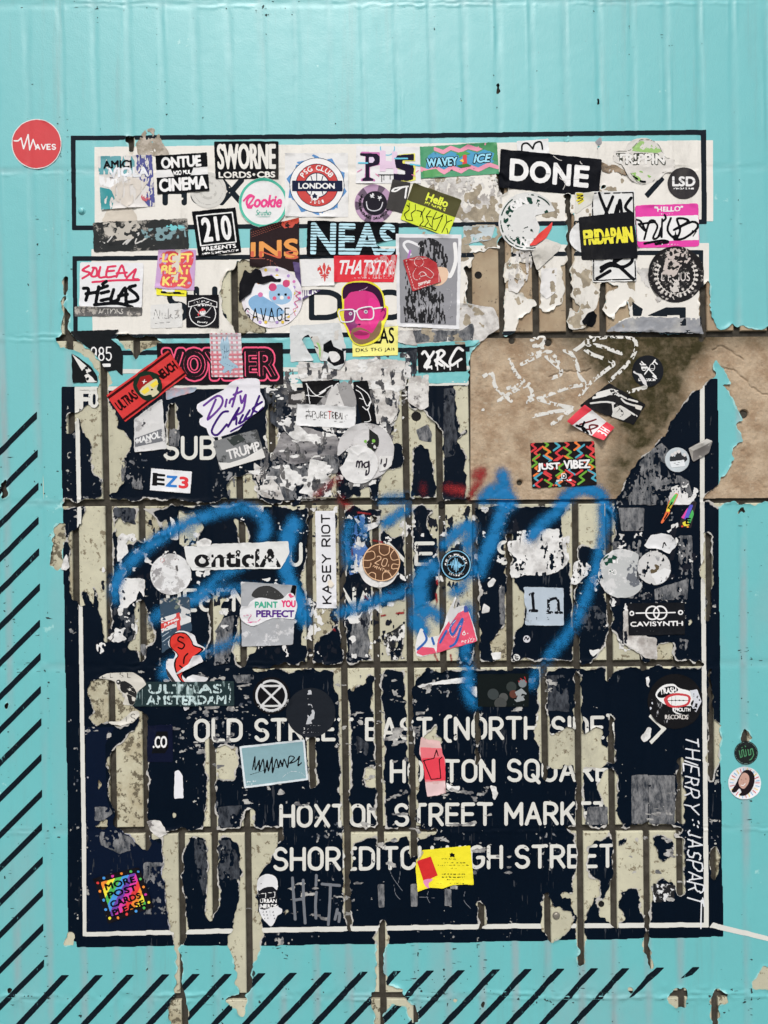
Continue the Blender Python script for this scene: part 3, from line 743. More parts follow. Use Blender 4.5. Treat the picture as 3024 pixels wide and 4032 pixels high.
p = Z(0,2,"562 1430 750 1432 690 1540 692 1700 700 1900 735 2000 1060 2200 1065 2330 1080 2500 1110 2700 1115 2758 572 2765"); w = win(p); on_vinyl('patch_print', poly(p, w), w, m_navy2, 0.28, 1, 'bluer navy area at the lower left of the notice', EDGE)

# lettering of the notice (uniform rounded strokes)
def notice(text, x0, y0, x1, y1, sw, slope, lab, gap=2.4, mt=None, dz=0.45):
    ls, wd = skel(text, gap)
    cap = (y1 - y0 - sw) / 10.0; sx = (x1 - x0 - sw) / wd
    segs = []
    for l in ls:
        q = [(x0 + sw / 2 + a * sx, y0 + sw / 2 + b * cap - slope * (a * sx)) for a, b in l]
        segs += list(zip(q, q[1:])) if len(q) > 1 else [(q[0], q[0])]
    w = win([(x0, y0 - 30), (x1, y1 + 20)]); return on_vinyl('lettering', np.minimum(stroke(segs, sw, w), 0.5 + (0.80 - n_speck[sl(w)] * 0.5 - n_mid[sl(w)] * 0.5) * 6), w, mt or m_cream, dz, 1, lab)
notice("FO", 312, 1534, 395, 1612, 17, 0, 'line reading FO')
notice("SUBWAY", 643, 1717, 1106, 1812, 14, 0.006, 'line reading SUBWAY')
notice("AU", 1070, 2136, 1192, 2232, 14, 0.006, 'letters AU'); notice("LINE", 1395, 2134, 1712, 2230, 14, 0.006, 'word LINE'); notice("S", 1955, 2128, 2016, 2224, 14, 0.006, 'letter S beside the burst white poster')
notice("REGENTS", 655, 2317, 1110, 2410, 14, 0.006, 'word REGENTS'); notice("CANAL", 1205, 2312, 1530, 2404, 14, 0.006, 'word CANAL')
notice("OLD STREET EAST [NORTH SIDE]", 764, 2829, 2418, 2922, 14, 0.0075, 'line reading OLD STREET EAST NORTH SIDE')
notice("HOXTON SQUARE", 1535, 2990, 2400, 3083, 14, 0.007, 'line reading HOXTON SQUARE')
notice("HOXTON STREET MARKET", 1100, 3166, 2398, 3259, 14, 0.010, 'line reading HOXTON STREET MARKET')
notice("SHOREDITCH HIGH STREET", 1075, 3335, 2424, 3430, 14, 0.0105, 'line reading SHOREDITCH HIGH STREET')
p = Z(2,2,"930 1345 1035 1440 937 1542 922 1525 1000 1442 918 1362"); w = win(p); on_vinyl('lettering', poly(p, w), w, m_cream, 0.45, 1, 'cream arrowhead')
notice("HOX", 640, 700, 962, 810, 22, 0, 'word HOX of the heading', 2.8, m_line, 0.42)
notice("N", 2530, 690, 2640, 800, 24, 0, 'last letter of the upper heading', 2.4, m_line, 0.42) if False else None
p = Z(2,0,"890 1270 1000 1150 1022 1175 913 1298"); w = win(p); on_vinyl('lettering', poly(p, w), w, m_line, 0.42, 1, 'slanted letter stroke in the upper heading')
notice("SHO", 655, 1128, 970, 1268, 22, 0, 'letters SHO of the lower heading', 3.2, m_line, 0.42)
notice("DIO", 1216, 1140, 1600, 1262, 22, 0, 'letters DIO of the lower heading', 3.6, m_line, 0.42)
p = Z(2,1,"905 405 1030 350 1160 350 1162 470 1125 470 1120 400 1040 400 1040 410"); w = win(p); on_vinyl('lettering', poly(p, w), w, m_line, 0.42, 1, 'cut off letter of the lower heading')
p = Z(2,1,"810 310 880 360 870 405 815 405"); w = win(p); on_vinyl('lettering', poly(p, w), w, m_line, 0.42, 1, 'cut off letter stroke of the lower heading')

# diagonal stripes, each a part
ends = [(1618, 146), (1768, 149), (1899, 151), (2033, 153), (2157, 155), (2296, 157), (2438, 159), (2569, 160), (2699, 162), (2826, 163), (2965, 165), (3107, 166), (3237, 167), (3370, 170), (3496, 171), (3634, 172), (3775, 175)]
for y, x in ends:
    L = 420
    p = [(x, y), (x, y + 30), (x - L, y + 30 + L * 1.0), (x - L, y + L * 1.0)]
    if y > 3500: L2 = 360; p = [(x, y), (x, y + 30), (x - L2, y + 30 + L2), (x - L2, y + L2)]
    w = win(p); on_vinyl('stripe', poly(p, w), w, m_black, 0.25)
for xr, y in [(274, 3838), (407, 3838), (529, 3837), (669, 3835), (788, 3834), (915, 3833), (1047, 3831), (1171, 3829), (1309, 3827), (1450, 3824), (1579, 3822), (1710, 3820), (1832, 3818), (1969, 3816), (2095, 3814), (2223, 3813), (2356, 3811), (2479, 3811)]:
    L = 420; p = [(xr, y), (xr - 31, y), (xr - 31 - L * 0.93, y + L), (xr - L * 0.93, y + L)]
    w = win(p); on_vinyl('stripe', poly(p, w), w, m_black, 0.25)
for p in (Z(2,3,"1022 1340 970 1340 905 1400 785 1540 830 1520 930 1430"), Z(2,3,"1253 1338 1205 1338 1125 1418 1205 1388")):
    w = win(p); on_vinyl('stripe', poly(p, w), w, m_black, 0.25)
H = np.where(K > 0.5, H + 0.25, H).astype(np.float32)
# countless small chips and scratches in the print
def stuff(name, label, Fm, mt, dz, cat, w=FULL):
    o = sheet(name, Fm[sl(w)].astype(np.float32), w, (blur(H, 0.6) + dz)[sl(w)], mt)
    if o: tag(o, label, cat, kind='stuff')
    H[sl(w)] = np.where(Fm[sl(w)] > 0.5, blur(H, 0.6)[sl(w)] + dz, H[sl(w)])
    return o
NVk = np.minimum(NV, K)
_a = fbm(13, 3, 61); _b = fbm(220, 3, 62); _c = fbm(20, 4, 63, 0.3, 3.0); _d = fbm(15, 3, 64, 2.6, 0.4)
m_chip = mat('chipped_print', (178, 176, 168), 0.8, 0.3, 60, 0.3, 300, color2=(70, 76, 86), c2scale=60, c2soft=0.1, spec=0.15)
_jn = np.clip(np.exp(-((dv - 16) / 11) ** 2) + np.exp(-((dh - 18) / 12) ** 2), 0, 1)
stuff('paint_chips', 'scattered pale chips and flecks in the navy print', np.minimum(NVk, 0.5 + (_a * 0.75 + _b * 0.45 + 0.09 * _jn - 0.965) * 9), m_chip, 0.12, 'paint chips')
stuff('paint_scuffs', 'faint upright scuff streaks in the navy print', np.minimum(NVk, 0.5 + (_c * 0.8 + _b[::-1] * 0.4 - 0.94) * 9), mat('dark_scuff', (50, 54, 60), 0.8, 0.4, 60, 0.3, 300, spec=0.1), 0.1, 'scuffs')
TQk = np.minimum(K, 1 - blur(NV, 1)); _hd = poly([(330, 520), (2820, 500), (2820, 1330), (330, 1345)])
_low = np.clip((PYN - 300) / 3600, 0, 1)
stuff('dark_nicks', 'small dark nicks and scratches in the turquoise film, thickest along the joints', np.minimum(np.minimum(TQk, 1 - _hd), 0.5 + (np.maximum(_a, _d * 0.98) * 0.85 + 0.09 * _jn + 0.06 * _low + 0.16 * (_b - 0.5) - 0.87) * 9), mat('nick_dark', (52, 66, 66), 0.8, 0.4, 60, 0.3, 300, spec=0.1), 0.1, 'nicks')

# ---------------------------------------------------------------- stickers, scraps and marks on the wall
WR = [fbm(16, 4, 41), fbm(22, 4, 42, 0.45, 1.9), fbm(60, 5, 43), fbm(9, 3, 44), fbm(9, 3, 45, 0.55, 2.6, 0.7)]
def rolled(k, seed):
    return np.roll(np.roll(WR[k], (seed * 137) % NY, 0), (seed * 211) % NX, 1)

def ink(c, wear=0, gloss=0.5):
    return mat('ink_%d_%d_%d' % tuple(c) + ('w' if wear else ''), c, gloss, 0.08, 30, 0.15, 500, grime=0.12 if sum(c) > 250 else 0.0, spec=0.3 if sum(c) > 250 else 0.04)
def paper(c, wear=0.0, wc=(196, 192, 184), gr=0.3, kind=''):
    return mat('paper_%d_%d_%d_%d%s' % (*c, int(wear * 100), kind), c, 0.55, 0.08, 25, 0.35, 260, wear=wear, wcol=wc, wscale=38 if kind != 'fine' else 110,
               wstretch=(1.6, 0.5) if kind == 'drip' else (1, 1), grime=gr, spec=0.3 if sum(c) > 250 else 0.04)

class Frame:
    def __init__(s, q):
        s.q = np.asarray(q, float)
        s.W = (np.hypot(*(s.q[1] - s.q[0])) + np.hypot(*(s.q[2] - s.q[3]))) / 2
        s.Hh = (np.hypot(*(s.q[3] - s.q[0])) + np.hypot(*(s.q[2] - s.q[1]))) / 2
    def __call__(s, u, v):
        u = np.asarray(u, float) / 100; v = np.asarray(v, float) / 100
        a, b, c, d = s.q
        return np.stack([(a[k] * (1 - u) * (1 - v) + b[k] * u * (1 - v) + c[k] * u * v + d[k] * (1 - u) * v) for k in (0, 1)], axis=-1)

def seg_text(fr, text, x0, y0, x1, y1, shear=0.0, rot=0):
    V, E, _ = font_edges(text, shear)
    u, v = x0 + V[:, 0] * (x1 - x0), y0 + V[:, 1] * (y1 - y0)
    if rot:
        cx, cy = (x0 + x1) / 2, (y0 + y1) / 2; c, s = math.cos(math.radians(rot)), math.sin(math.radians(rot)); k = fr.Hh / fr.W
        du, dvv = u - cx, (v - cy) * k
        u, v = cx + du * c - dvv * s, cy + (du * s + dvv * c) / k
    P = fr(u, v)
    return [(*P[a], *P[b]) for a, b in E]

def print_field(fr, spec, w):
    k = spec[0]
    if k == 'T':                         # T text x0 y0 x1 y1 {bold shear st rot}
        _, text, x0, y0, x1, y1, o = spec
        if o.get('st'):
            ls, wd = skel(text, o.get('gap', 2.4)); sw = o['st']; segs = []
            for l in ls:
                q = fr([x0 + a / wd * (x1 - x0) for a, b in l], [y0 + b / 10 * (y1 - y0) for a, b in l]); q = [tuple(t) for t in q]
                segs += list(zip(q, q[1:])) if len(q) > 1 else [(q[0], q[0])]
            return stroke(segs, sw, w)
        if o.get('bold') and not o.get('fat'):
            o = dict(o); hpx = (y1 - y0) * fr.Hh / 100; cpx = (x1 - x0) * fr.W / 100 / max(len(text.replace(' ', '')), 1); o['bold'] = min(o['bold'], 0.10 * hpx, 0.16 * cpx)
        bo = o.get('bold', 0) * 0.5; bx, by = bo / fr.W * 100, bo / fr.Hh * 100
        if o.get('rot', 0) == 0: x0, x1, y0, y1 = x0 + bx, x1 - bx, y0 + by, y1 - by
        sg = seg_text(fr, text, x0, y0, x1, y1, o.get('shear', 0), o.get('rot', 0))
        f = fill(sg, w)
        if o.get('bold'):
            f = np.maximum(f, stroke([((a, b), (c, d)) for a, b, c, d in sg], o['bold'], w))
        return f
    if k == 'A':                         # A text cx cy r centre_angle height {flip}
        _, text, cx, cy, r, ac, h, o = spec
        asp = [0.35 if ch == ' ' else (0.25 if ch in "I.'" else font_edges(ch)[2]) for ch in text]
        gap = o.get('gap', 0.22); tot = sum(a * h for a in asp) + gap * h * (len(text) - 1)
        fl = o.get('flip', False); pos = -tot / 2; f = None; kk_ = fr.W / fr.Hh; segs = []
        for ch, a in zip(text, asp):
            mid = pos + a * h / 2; pos += a * h + gap * h
            if ch == ' ': continue
            th = math.radians(ac) + (mid / r) * (-1 if fl else 1)
            V, E, _ = font_edges(ch)
            lx = (V[:, 0] - 0.5) * a * h; ly = (0.5 - V[:, 1]) * h
            rr = r - ly if fl else r + ly
            # radial unit (cos, sin), tangent
            tx, ty = (-math.sin(th), math.cos(th)); tx, ty = (-tx, -ty) if fl else (tx, ty)
            X = cx + rr * math.cos(th) + lx * tx; Y = cy + (rr * math.sin(th) + lx * ty) * kk_
            P = fr(X, Y); segs += [(*P[i], *P[j]) for i, j in E]
        f = fill(segs, w)
        if o.get('bold'): f = np.maximum(f, stroke([((a, b), (c, d)) for a, b, c, d in segs], o['bold'], w))
        return f
    if k == 'R':
        _, x0, y0, x1, y1, o = spec
        P = fr([x0, x1, x1, x0], [y0, y0, y1, y1]); return fill([(*a, *b) for a, b in close([tuple(t) for t in P])], w)
    if k == 'F':                         # frame outline of a rectangle, width px
        _, x0, y0, x1, y1, wd, o = spec
        P = [tuple(t) for t in fr([x0, x1, x1, x0], [y0, y0, y1, y1])]; return stroke(close(P), wd, w)
    if k == 'P':
        _, s, o = spec
        v = [float(t) for t in s.split()]; P = [tuple(t) for t in fr(v[0::2], v[1::2])]
        if o.get('smooth'): P = smooth(P, 4)
        return fill([(*a, *b) for a, b in close(P)], w)
    if k == 'L':                         # brush line(s): "x y x y ; x y ..." width px
        _, s, wd, o = spec
        out = None
        for part in s.split(';'):
            v = [float(t) for t in part.split()]; P = [tuple(t) for t in fr(v[0::2], v[1::2])]
            cl = o.get('close', False)
            if o.get('smooth', True) and len(P) > 2: P = smooth(P, 4, cl)
            out = stroke(close(P) if cl else (list(zip(P, P[1:])) or [(P[0], P[0])]), wd, w, out)
        return out
    if k in 'CO':
        _, cx, cy, r, o = spec[0], spec[1], spec[2], spec[3], spec[-1]
        kk_ = fr.W / fr.Hh; a = np.radians(np.arange(0, 360, 7.5)); a0, a1 = o.get('span', (0, 360))
        if k == 'O':
            if a1 - a0 < 360: a = np.radians(np.linspace(a0, a1, 30))
            P = [tuple(t) for t in fr(cx + r * np.cos(a), cy + r * np.sin(a) * kk_)]
            return stroke(close(P) if a1 - a0 >= 360 else list(zip(P, P[1:])), spec[4], w)
        P = [tuple(t) for t in fr(cx + r * np.cos(a), cy + r * np.sin(a) * kk_ * o.get('ry', 1))]
        return fill([(*p, *q) for p, q in close(P)], w)

def T(text, x0, y0, x1, y1, col, **o): return (('T', text, x0, y0, x1, y1, o), col, 'lettering')
def A(text, cx, cy, r, ac, h, col, **o): return (('A', text, cx, cy, r, ac, h, o), col, 'lettering')
def R(x0, y0, x1, y1, col, n='print', **o): return (('R', x0, y0, x1, y1, o), col, n)
def F(x0, y0, x1, y1, wd, col, n='border', **o): return (('F', x0, y0, x1, y1, wd, o), col, n)
def P(s, col, n='print', **o): return (('P', s, o), col, n)
def L(s, wd, col, n='print', **o): return (('L', s, wd, o), col, n)
def C(cx, cy, r, col, n='print', **o): return (('C', cx, cy, r, o), col, n)
def O(cx, cy, r, wd, col, n='border', **o): return (('O', cx, cy, r, wd, o), col, n)

SEED = [0]
DK = (12, 14, 18); WH = (232, 231, 228); GY = (120, 120, 122)
def sticker(name, label, cat, shape, color, prints=(), rad=0, wear=0.0, wcol=(196, 192, 184), torn=0.0, tears='', crumple=0.16, lift=(), dz=0.4, pwear=0.0, pk=0,
            group=None, frame=None, kind='', gr=0.3, m=None, rough_edge=0.0, holes=0.0, basename=None):
    """a printed piece of paper or vinyl stuck on what is below it"""
    global H
    SEED[0] += 1; sd = SEED[0]
    if shape[0] == 'q': pts = shape[1]; fr = Frame(pts)
    elif shape[0] == 'c':
        cx, cy, r = shape[1:4]; a = np.radians(np.arange(0, 360, 6))
        pts = [(cx + r * math.cos(t), cy + r * math.sin(t)) for t in a]; rt = math.radians(shape[4] if len(shape) > 4 else 0)
        fr = Frame([(cx + r * (u * math.cos(rt) - v * math.sin(rt)), cy + r * (u * math.sin(rt) + v * math.cos(rt))) for u, v in ((-1, -1), (1, -1), (1, 1), (-1, 1))])
    else:
        pts = shape[1]; a = np.asarray(pts); x0, y0 = a.min(0); x1, y1 = a.max(0); fr = Frame(frame or [(x0, y0), (x1, y0), (x1, y1), (x0, y1)])
    if rad:                              # rounded corners
        Q = [np.array(p_) for p_ in pts]; pts = []
        for k in range(len(Q)):
            c0, a0, b0 = Q[k], Q[k - 1] - Q[k], Q[(k + 1) % len(Q)] - Q[k]
            a0 = c0 + a0 / np.hypot(*a0) * rad; b0 = c0 + b0 / np.hypot(*b0) * rad
            pts += [tuple((1 - t) ** 2 * a0 + 2 * t * (1 - t) * c0 + t * t * b0) for t in np.linspace(0, 1, 6)]
    w = win(pts, 18)
    f = fill([(*a_, *b_) for a_, b_ in close(pts)], w)
    for t in [q for q in tears.split(';') if q.strip()]:
        v = [float(z) for z in t.split()]; tp = [tuple(z) for z in fr(v[0::2], v[1::2])]; f = np.minimum(f, 1 - poly(tp, w))
    if torn or tears or rough_edge:
        fb = blur(f, 0.8); nz = rolled(0, sd)[sl(w)] - 0.5; amp = max(torn, rough_edge, 0.5 if tears else 0)
        f = fb + nz * amp * np.clip(1.2 - np.abs(blur(f, 2) - 0.5) * 2.4, 0, 1)
    if holes: f = np.minimum(f, 0.5 + (0.45 * rolled(2, sd)[sl(w)] + 0.30 * rolled(1, sd + 1)[sl(w)] + 0.25 * rolled(3, sd + 3)[sl(w)] - (0.5 + (holes - 0.5) * 0.8)) * 9)
    Hw = H[sl(w)]
    base = blur(maxf(Hw, 2), 1.6) + dz
    base = np.maximum(base, Hw + dz * 0.6)
    if m is not None and crumple > 0.4: base = base + crumple * (rolled(0, sd + 5)[sl(w)] - 0.5) * 2
    base = base + crumple * (rolled(2, sd + 2)[sl(w)] - 0.5) * 2 + crumple * 0.5 * (rolled(0, sd + 9)[sl(w)] - 0.5)
    base = np.maximum(base, blur(np.maximum(Hw, 0), 0.7) + 0.12)
    ebd = np.clip(1.05 - (blur(f, 3.0) - 0.5) * 2.1, 0, 1)
    if m is None or crumple > 0.2: base = base + 1.5 * ebd * np.clip(rolled(2, sd + 11)[sl(w)] - 0.50, 0, 1) * 3.2
    rdg = (1 - np.abs(2 * rolled(2, sd + 13)[sl(w)] - 1)) ** 10
    base = base + max(crumple, 0.1) * 1.1 * rdg * (0.4 + rolled(0, sd + 1)[sl(w)])
    for (u, v, r, amp) in lift:
        c = fr(u, v); d = np.hypot(PXN[sl(w)] - c[0], PYN[sl(w)] - c[1]); base = base + amp * np.clip(1 - d / r, 0, 1) ** 1.7
    base = blur(base, 0.6).astype(np.float32)
    mt = m or paper(color, wear, wcol, gr, kind)
    if prints:
        c = fr(50, 100); root = empty(name, c[0], c[1], 0); par = root
        sheet(basename or 'backing', f, w, base, mt, root)
    else:
        root = sheet(name, f, w, base, mt, None)
        if root is None: print('EMPTY', name, label); return None
        root.name = name
    lay = 0; ls_ = 0.05 if len(prints) <= 14 else 0.75 / len(prints)
    for spec, col, nm in prints:
        lay += 1; o = spec[-1]
        pf = print_field(fr, spec, w)
        wv = o.get('wear', pwear)
        if wv:
            pf = np.minimum(pf, 0.5 + (rolled(o.get('pk', pk), sd + lay)[sl(w)] - wv) * 6)
        pf = np.minimum(pf, f).astype(np.float32)
        mm = col if not isinstance(col, tuple) else ink(col)
        sheet(nm, pf, w, base + 0.10 + ls_ * lay, mm, root)
    tag(root, label, cat, group)
    inside = f > 0.5
    H[sl(w)] = np.where(inside, base + (0.12 + ls_ * lay if prints else 0), Hw)
    return root
def q(c, r, s): return ('q', Z(c, r, s))
def ci(c, r, x, y, rad, rot=0): a = Z(c, r, "%g %g" % (x, y))[0]; return ('c', a[0], a[1], rad / 1.659, rot)
def pl(c, r, s, sm=0): p = Z(c, r, s); return ('p', smooth(p, sm) if sm else p)
RED = (206, 36, 38); PINK = (224, 60, 150); YEL = (236, 226, 70); NVY = (28, 36, 62)
# scuffed remains of older posters first: they lie deepest
m_scuff = mat('scuffed_paper_grey', (138, 138, 138), 0.8, 0.4, 60, 0.5, 200, color2=(40, 46, 54), c2scale=110, c2thr=0.5, c2soft=0.22, wstretch=(1.5, 0.6), spec=0.15)
m_scuffd = mat('scuffed_paper_dark', (76, 80, 86), 0.75, 0.4, 60, 0.4, 200, color2=(12, 18, 28), c2scale=120, c2thr=0.5, c2soft=0.2, wstretch=(1.5, 0.6), spec=0.15)
m_scuffl = mat('torn_paper_layers', (212, 209, 203), 0.85, 0.12, 30, 1.0, 140, color2=(160, 154, 148), c2scale=30, c2thr=0.56, c2soft=0.12, wear=0.25, wcol=(120, 116, 114), wscale=20, spec=0.15)
m_white = m_white
m_torn = mat('torn_white_paper', (222, 221, 217), 0.8, 0.1, 30, 0.8, 150, color2=(186, 184, 180), c2scale=40, c2thr=0.58, c2soft=0.1, spec=0.2)
m_tape = mat('grey_tape_film', (140, 142, 146), 0.45, 0.25, 40, 0.4, 150, color2=(180, 178, 172), c2scale=26, c2thr=0.55, c2soft=0.15, spec=0.4)
def scrap(label, c, r, s, m, holes=0.0, crumple=0.35, torn=0.9, name='torn_paper_scrap', cat='paper scrap', dz=0.22, lift=(), sm=0, group=None, tears=''):
    return sticker(name, label, cat, pl(c, r, s, sm), (200, 200, 200), m=m, holes=holes, crumple=crumple, torn=torn, dz=dz, lift=lift, group=group, tears=tears)
sc = scrap
# upper headings
sc("pale crumpled residue above the upper heading's frame beside the dark hook", 0,0,"915 900 950 850 1000 835 1040 870 1060 930 1110 1010 1090 1030 900 1010 890 940", mat('beige_residue', (190, 180, 166), 0.85, 0.2, 40, 0.8, 150, color2=(150,140,124), c2scale=60, spec=0.15), 0.36)
sc("beige bare paper blotch where the teal and purple sticker was rubbed away", 0,0,"760 1200 800 1150 830 1150 840 1330 890 1400 900 1450 870 1580 720 1590 690 1470 670 1440 700 1370 720 1250", mat('bare_beige_paper', (206, 197, 182), 0.85, 0.15, 20, 0.5, 150, spec=0.15), 0.2)
sc("grubby off-white torn layer below the wavy green sticker", 1,0,"1100 1180 1600 1150 1640 1440 1360 1450 1340 1320 1040 1200", m_scuffl, 0.42)
sc("scorched brown and black wrinkled tear right of the black DONE sticker", 2,0,"600 1060 640 1075 720 1085 780 1130 770 1150 690 1120 660 1140 615 1120", mat('scorched_vinyl', (150, 130, 105), 0.7, 0.4, 50, 0.8, 150, color2=(40, 36, 32), c2scale=45, c2thr=0.52, c2soft=0.1), 0.3, 0.9)
sc("curled turquoise flake over the upper frame line above the DONE sticker", 2,0,"360 905 400 885 402 915 385 930 365 925", m_film, 0, 0.5, 0.4, name='vinyl_flake', cat='vinyl flake')
sc("curled grey flake with a burnt hole above the green winged logo", 2,0,"565 930 600 895 612 905 610 945 585 950", m_tape, 0, 0.6, 0.4, name='vinyl_flake', cat='vinyl flake')
sc("grey torn rectangle over the turquoise gap left of the green ring sticker", 1,0,"1365 1480 1575 1475 1550 1570 1370 1600", mat('pale_grey_film', (186, 198, 200), 0.6, 0.1, 30, 0.4, 200), 0.25)
sc("dirty grey lower edge strip beneath the rubbed concrete heading", 2,1,"700 460 820 410 1250 420 1280 525 1100 512 640 508", m_tape, 0.28, 0.5)
sc("brown stained torn layer left of the blackened laurel sticker", 2,1,"830 90 920 100 930 190 1000 300 960 330 900 260 860 140", m_scuffl, 0.45)
sc("grimy grey layer hanging under the green ring sticker", 2,1,"10 0 130 -40 160 60 120 180 60 260 0 240", m_scuffl, 0.42)
sc("white torn strip with a thin red line under the folded flap", 2,1,"215 100 320 90 310 250 250 300 210 260", mat('white_strip', (222, 220, 216), 0.7, 0.08), 0.2)
sc("black oval scrap on the white torn paper above the concrete panel", 2,1,"480 440 520 390 560 370 580 400 570 450 550 480 500 470", ink(DK), 0.15, 0.3)
# dark wall left / centre
sc("scuffed grey rubbing over the navy left of the EZ3 sticker", 0,1,"800 1350 870 1350 950 1440 935 1540 810 1530 790 1460", m_scuff, 0.47)
sc("smoky grey residue right of the leather brown joint near the letter S", 0,1,"1110 1130 1180 1150 1170 1260 1100 1250", m_scuff, 0.42)
sc("iridescent film scrap beside the corner of the red skull sticker", 0,1,"1085 878 1290 872 1270 900 1150 935 1085 955", mat('iridescent_film', (150, 170, 185), 0.35, 0.3, 40, 0.4, 150, color2=(200, 150, 150), c2scale=20), 0.3, 0.3)
sc("dark glossy torn layer below the word SUBWAY", 0,1,"1380 1440 1480 1420 1545 1430 1540 1530 1500 1610 1400 1590 1375 1500", m_scuff, 0.47, 0.6)
sc("dark scuffed band left of the torn grey collage", 1,1,"60 870 230 880 230 1100 190 1160 110 1100", m_scuffd, 0.4, 0.4)
sc("big crumpled pale grey collage layer above the record label sticker", 1,1,"290 700 500 720 640 690 900 690 1000 700 1005 810 985 880 950 890 930 1080 900 1110 820 1110 780 900 740 830 520 820 330 860 290 800", m_scuffl, 0.1, 0.8)
sc("rough whitish layer hanging over the grey portrait's lower right", 1,1,"1060 380 1350 320 1560 350 1600 420 1600 490 1530 530 1500 560 1430 600 1050 600 940 580 940 500 1040 500", m_scuffl, 0.16, 0.5)
sc("grey brown scuffed panel between the portrait and the dripping letters", 1,1,"1035 500 1350 500 1430 450 1440 500 1430 570 1200 570 1060 580", m_scuff, 0.3, 0.2)
sc("white crumpled paper column under the dripping letters sticker", 1,1,"1010 800 1140 790 1140 1000 1090 1020 1005 970", m_scuffl, 0.1, 0.8)
sc("turquoise torn strip under the dripping letters sticker", 1,1,"1142 780 1395 765 1410 790 1390 842 1142 846", m_film, 0, 0.2, 0.6, name='vinyl_strip', cat='vinyl strip')
sc("turquoise jagged strip above the dripping letters sticker", 1,1,"1060 590 1250 575 1480 565 1440 600 1390 605 1080 620", m_film, 0.2, 0.2, 0.6, name='vinyl_strip', cat='vinyl strip')
sc("black speckled strip left of the dripping letters sticker", 1,1,"990 640 1065 620 1065 780 1040 810 990 780", m_scuffd, 0.42, 0.2)
sc("navy and grey smeared flap right of the record label sticker", 1,1,"780 900 900 880 950 940 940 1040 900 1110 800 1110", m_scuffl, 0.3, 0.9)
sc("long streaked grey layer crossing below the record label sticker", 1,1,"180 1170 330 1130 540 1190 570 1250 545 1330 400 1350 250 1380 120 1300 150 1250", mat('streaked_grey', (150, 147, 146), 0.8, 0.3, 30, 0.8, 140, color2=(96, 94, 96), c2scale=22, wstretch=(0.4, 2.2)), 0.2, 0.9)
sc("tattered dark and grey layer above the red sprayed patch", 1,1,"40 1340 250 1370 500 1310 555 1340 550 1430 400 1450 300 1520 350 1600 200 1610 60 1560", m_scuff, 0.40, 0.9)
sc("pale folded layer at the left of the tattered collage", 1,1,"0 1360 60 1400 170 1520 200 1610 60 1590 0 1540", m_scuffl, 0.35, 0.9)
sc("white leaf shaped peel on the tattered collage", 1,1,"170 1450 215 1380 260 1420 275 1520 255 1550 200 1520", m_torn, 0, 0.6, 0.5)
sc("white cross shaped tear over the red sprayed patch", 1,1,"365 1340 480 1360 460 1420 510 1480 470 1540 380 1580 290 1560 350 1480 355 1410", m_torn, 0.15, 0.7)
sc("white curved peel under the record label sticker", 1,1,"225 1065 290 1120 390 1210 350 1225 260 1210 190 1130", m_torn, 0, 0.6, 0.5, sm=3)
sc("navy grey smear running down the tile right of the bolt hole", 1,1,"1240 880 1310 880 1310 1100 1330 1200 1310 1320 1245 1330 1235 1100", m_scuffd, 0.36, 0.2)
sc("grey smudge on the tile below the bolt hole", 1,1,"1060 1150 1130 1110 1160 1160 1160 1230 1080 1215", m_scuff, 0.3, 0.1)
# row of the blue tag
sc("white ragged shard near the left end of the blue spray arc", 0,2,"770 190 800 165 850 180 830 230 840 290 770 355 765 260", m_torn, 0.15, 0.6)
sc("grey white squarish patch torn along its foot under the blue arc", 0,2,"770 455 950 460 945 590 910 530 890 600 830 650 790 670 780 560", m_torn, 0.22, 0.3, tears='')
sc("white narrow scrap on the dark seam near the arc's crossing", 0,2,"1110 50 1140 80 1165 150 1165 210 1115 205 1120 140", m_torn, 0.25, 0.5)
sc("dark scratched residue at the top of the left column", 0,2,"745 0 880 0 885 110 800 80 740 40", m_scuffd, 0.42, 0.1)
sc("white creased shred over the torn word label", 0,2,"1285 220 1340 195 1385 215 1370 290 1310 360 1290 280", m_torn, 0, 0.9, 0.5)
sc("tiny black and white shred beside the left beige chip", 0,2,"400 400 440 290 460 380 440 410", m_torn, 0.35, 0.4)
sc("long dark speckled residue between the two left joints", 0,2,"745 650 880 650 880 860 820 880 745 880", m_scuffd, 0.5, 0.1)
sc("grey bruised strip by the joint above the old notice", 0,2,"1410 800 1460 720 1530 700 1520 850 1500 1010 1400 1030", m_scuff, 0.36, 0.3)
sc("small curled residue low on the brown joint", 0,2,"920 890 960 890 955 960 915 970", m_scuff, 0.3, 0.4)
sc("grey smeared strip left of the pink and blue torn label", 1,2,"650 680 770 665 740 800 760 880 735 980 620 960", m_scuff, 0.28, 0.2)
sc("speckled white and black remains at the foot of the fourth centre tile", 1,2,"835 840 985 750 990 985 880 990", mat('speckled_remains', (216, 214, 208), 0.8, 0.1, 30, 0.4, 200, color2=DK, c2scale=70, c2thr=0.5, c2soft=0.02), 0.5, 0.1)
sc("white pointed shard on the blue sprayed tile", 1,2,"645 50 720 110 830 85 810 120 715 165", m_torn, 0, 0.6, 0.4)
sc("pale worn patches under blue paint on the second centre tile", 1,2,"600 60 740 40 740 400 620 440 600 300", mat('blue_worn', (70, 110, 170), 0.8, 0.2, 30, 0.3, 200, color2=(160, 175, 195), c2scale=60, c2thr=0.55, c2soft=0.05), 0.48, 0.1)
sc("small white chip by the joint right of the round blue sticker", 1,2,"1525 490 1560 455 1580 470 1560 510 1530 520", m_torn, 0, 0.5, 0.4)
sc("white and blue corner chip below the small white chip", 1,2,"1485 690 1500 620 1540 650 1535 680", m_torn, 0, 0.5, 0.4)
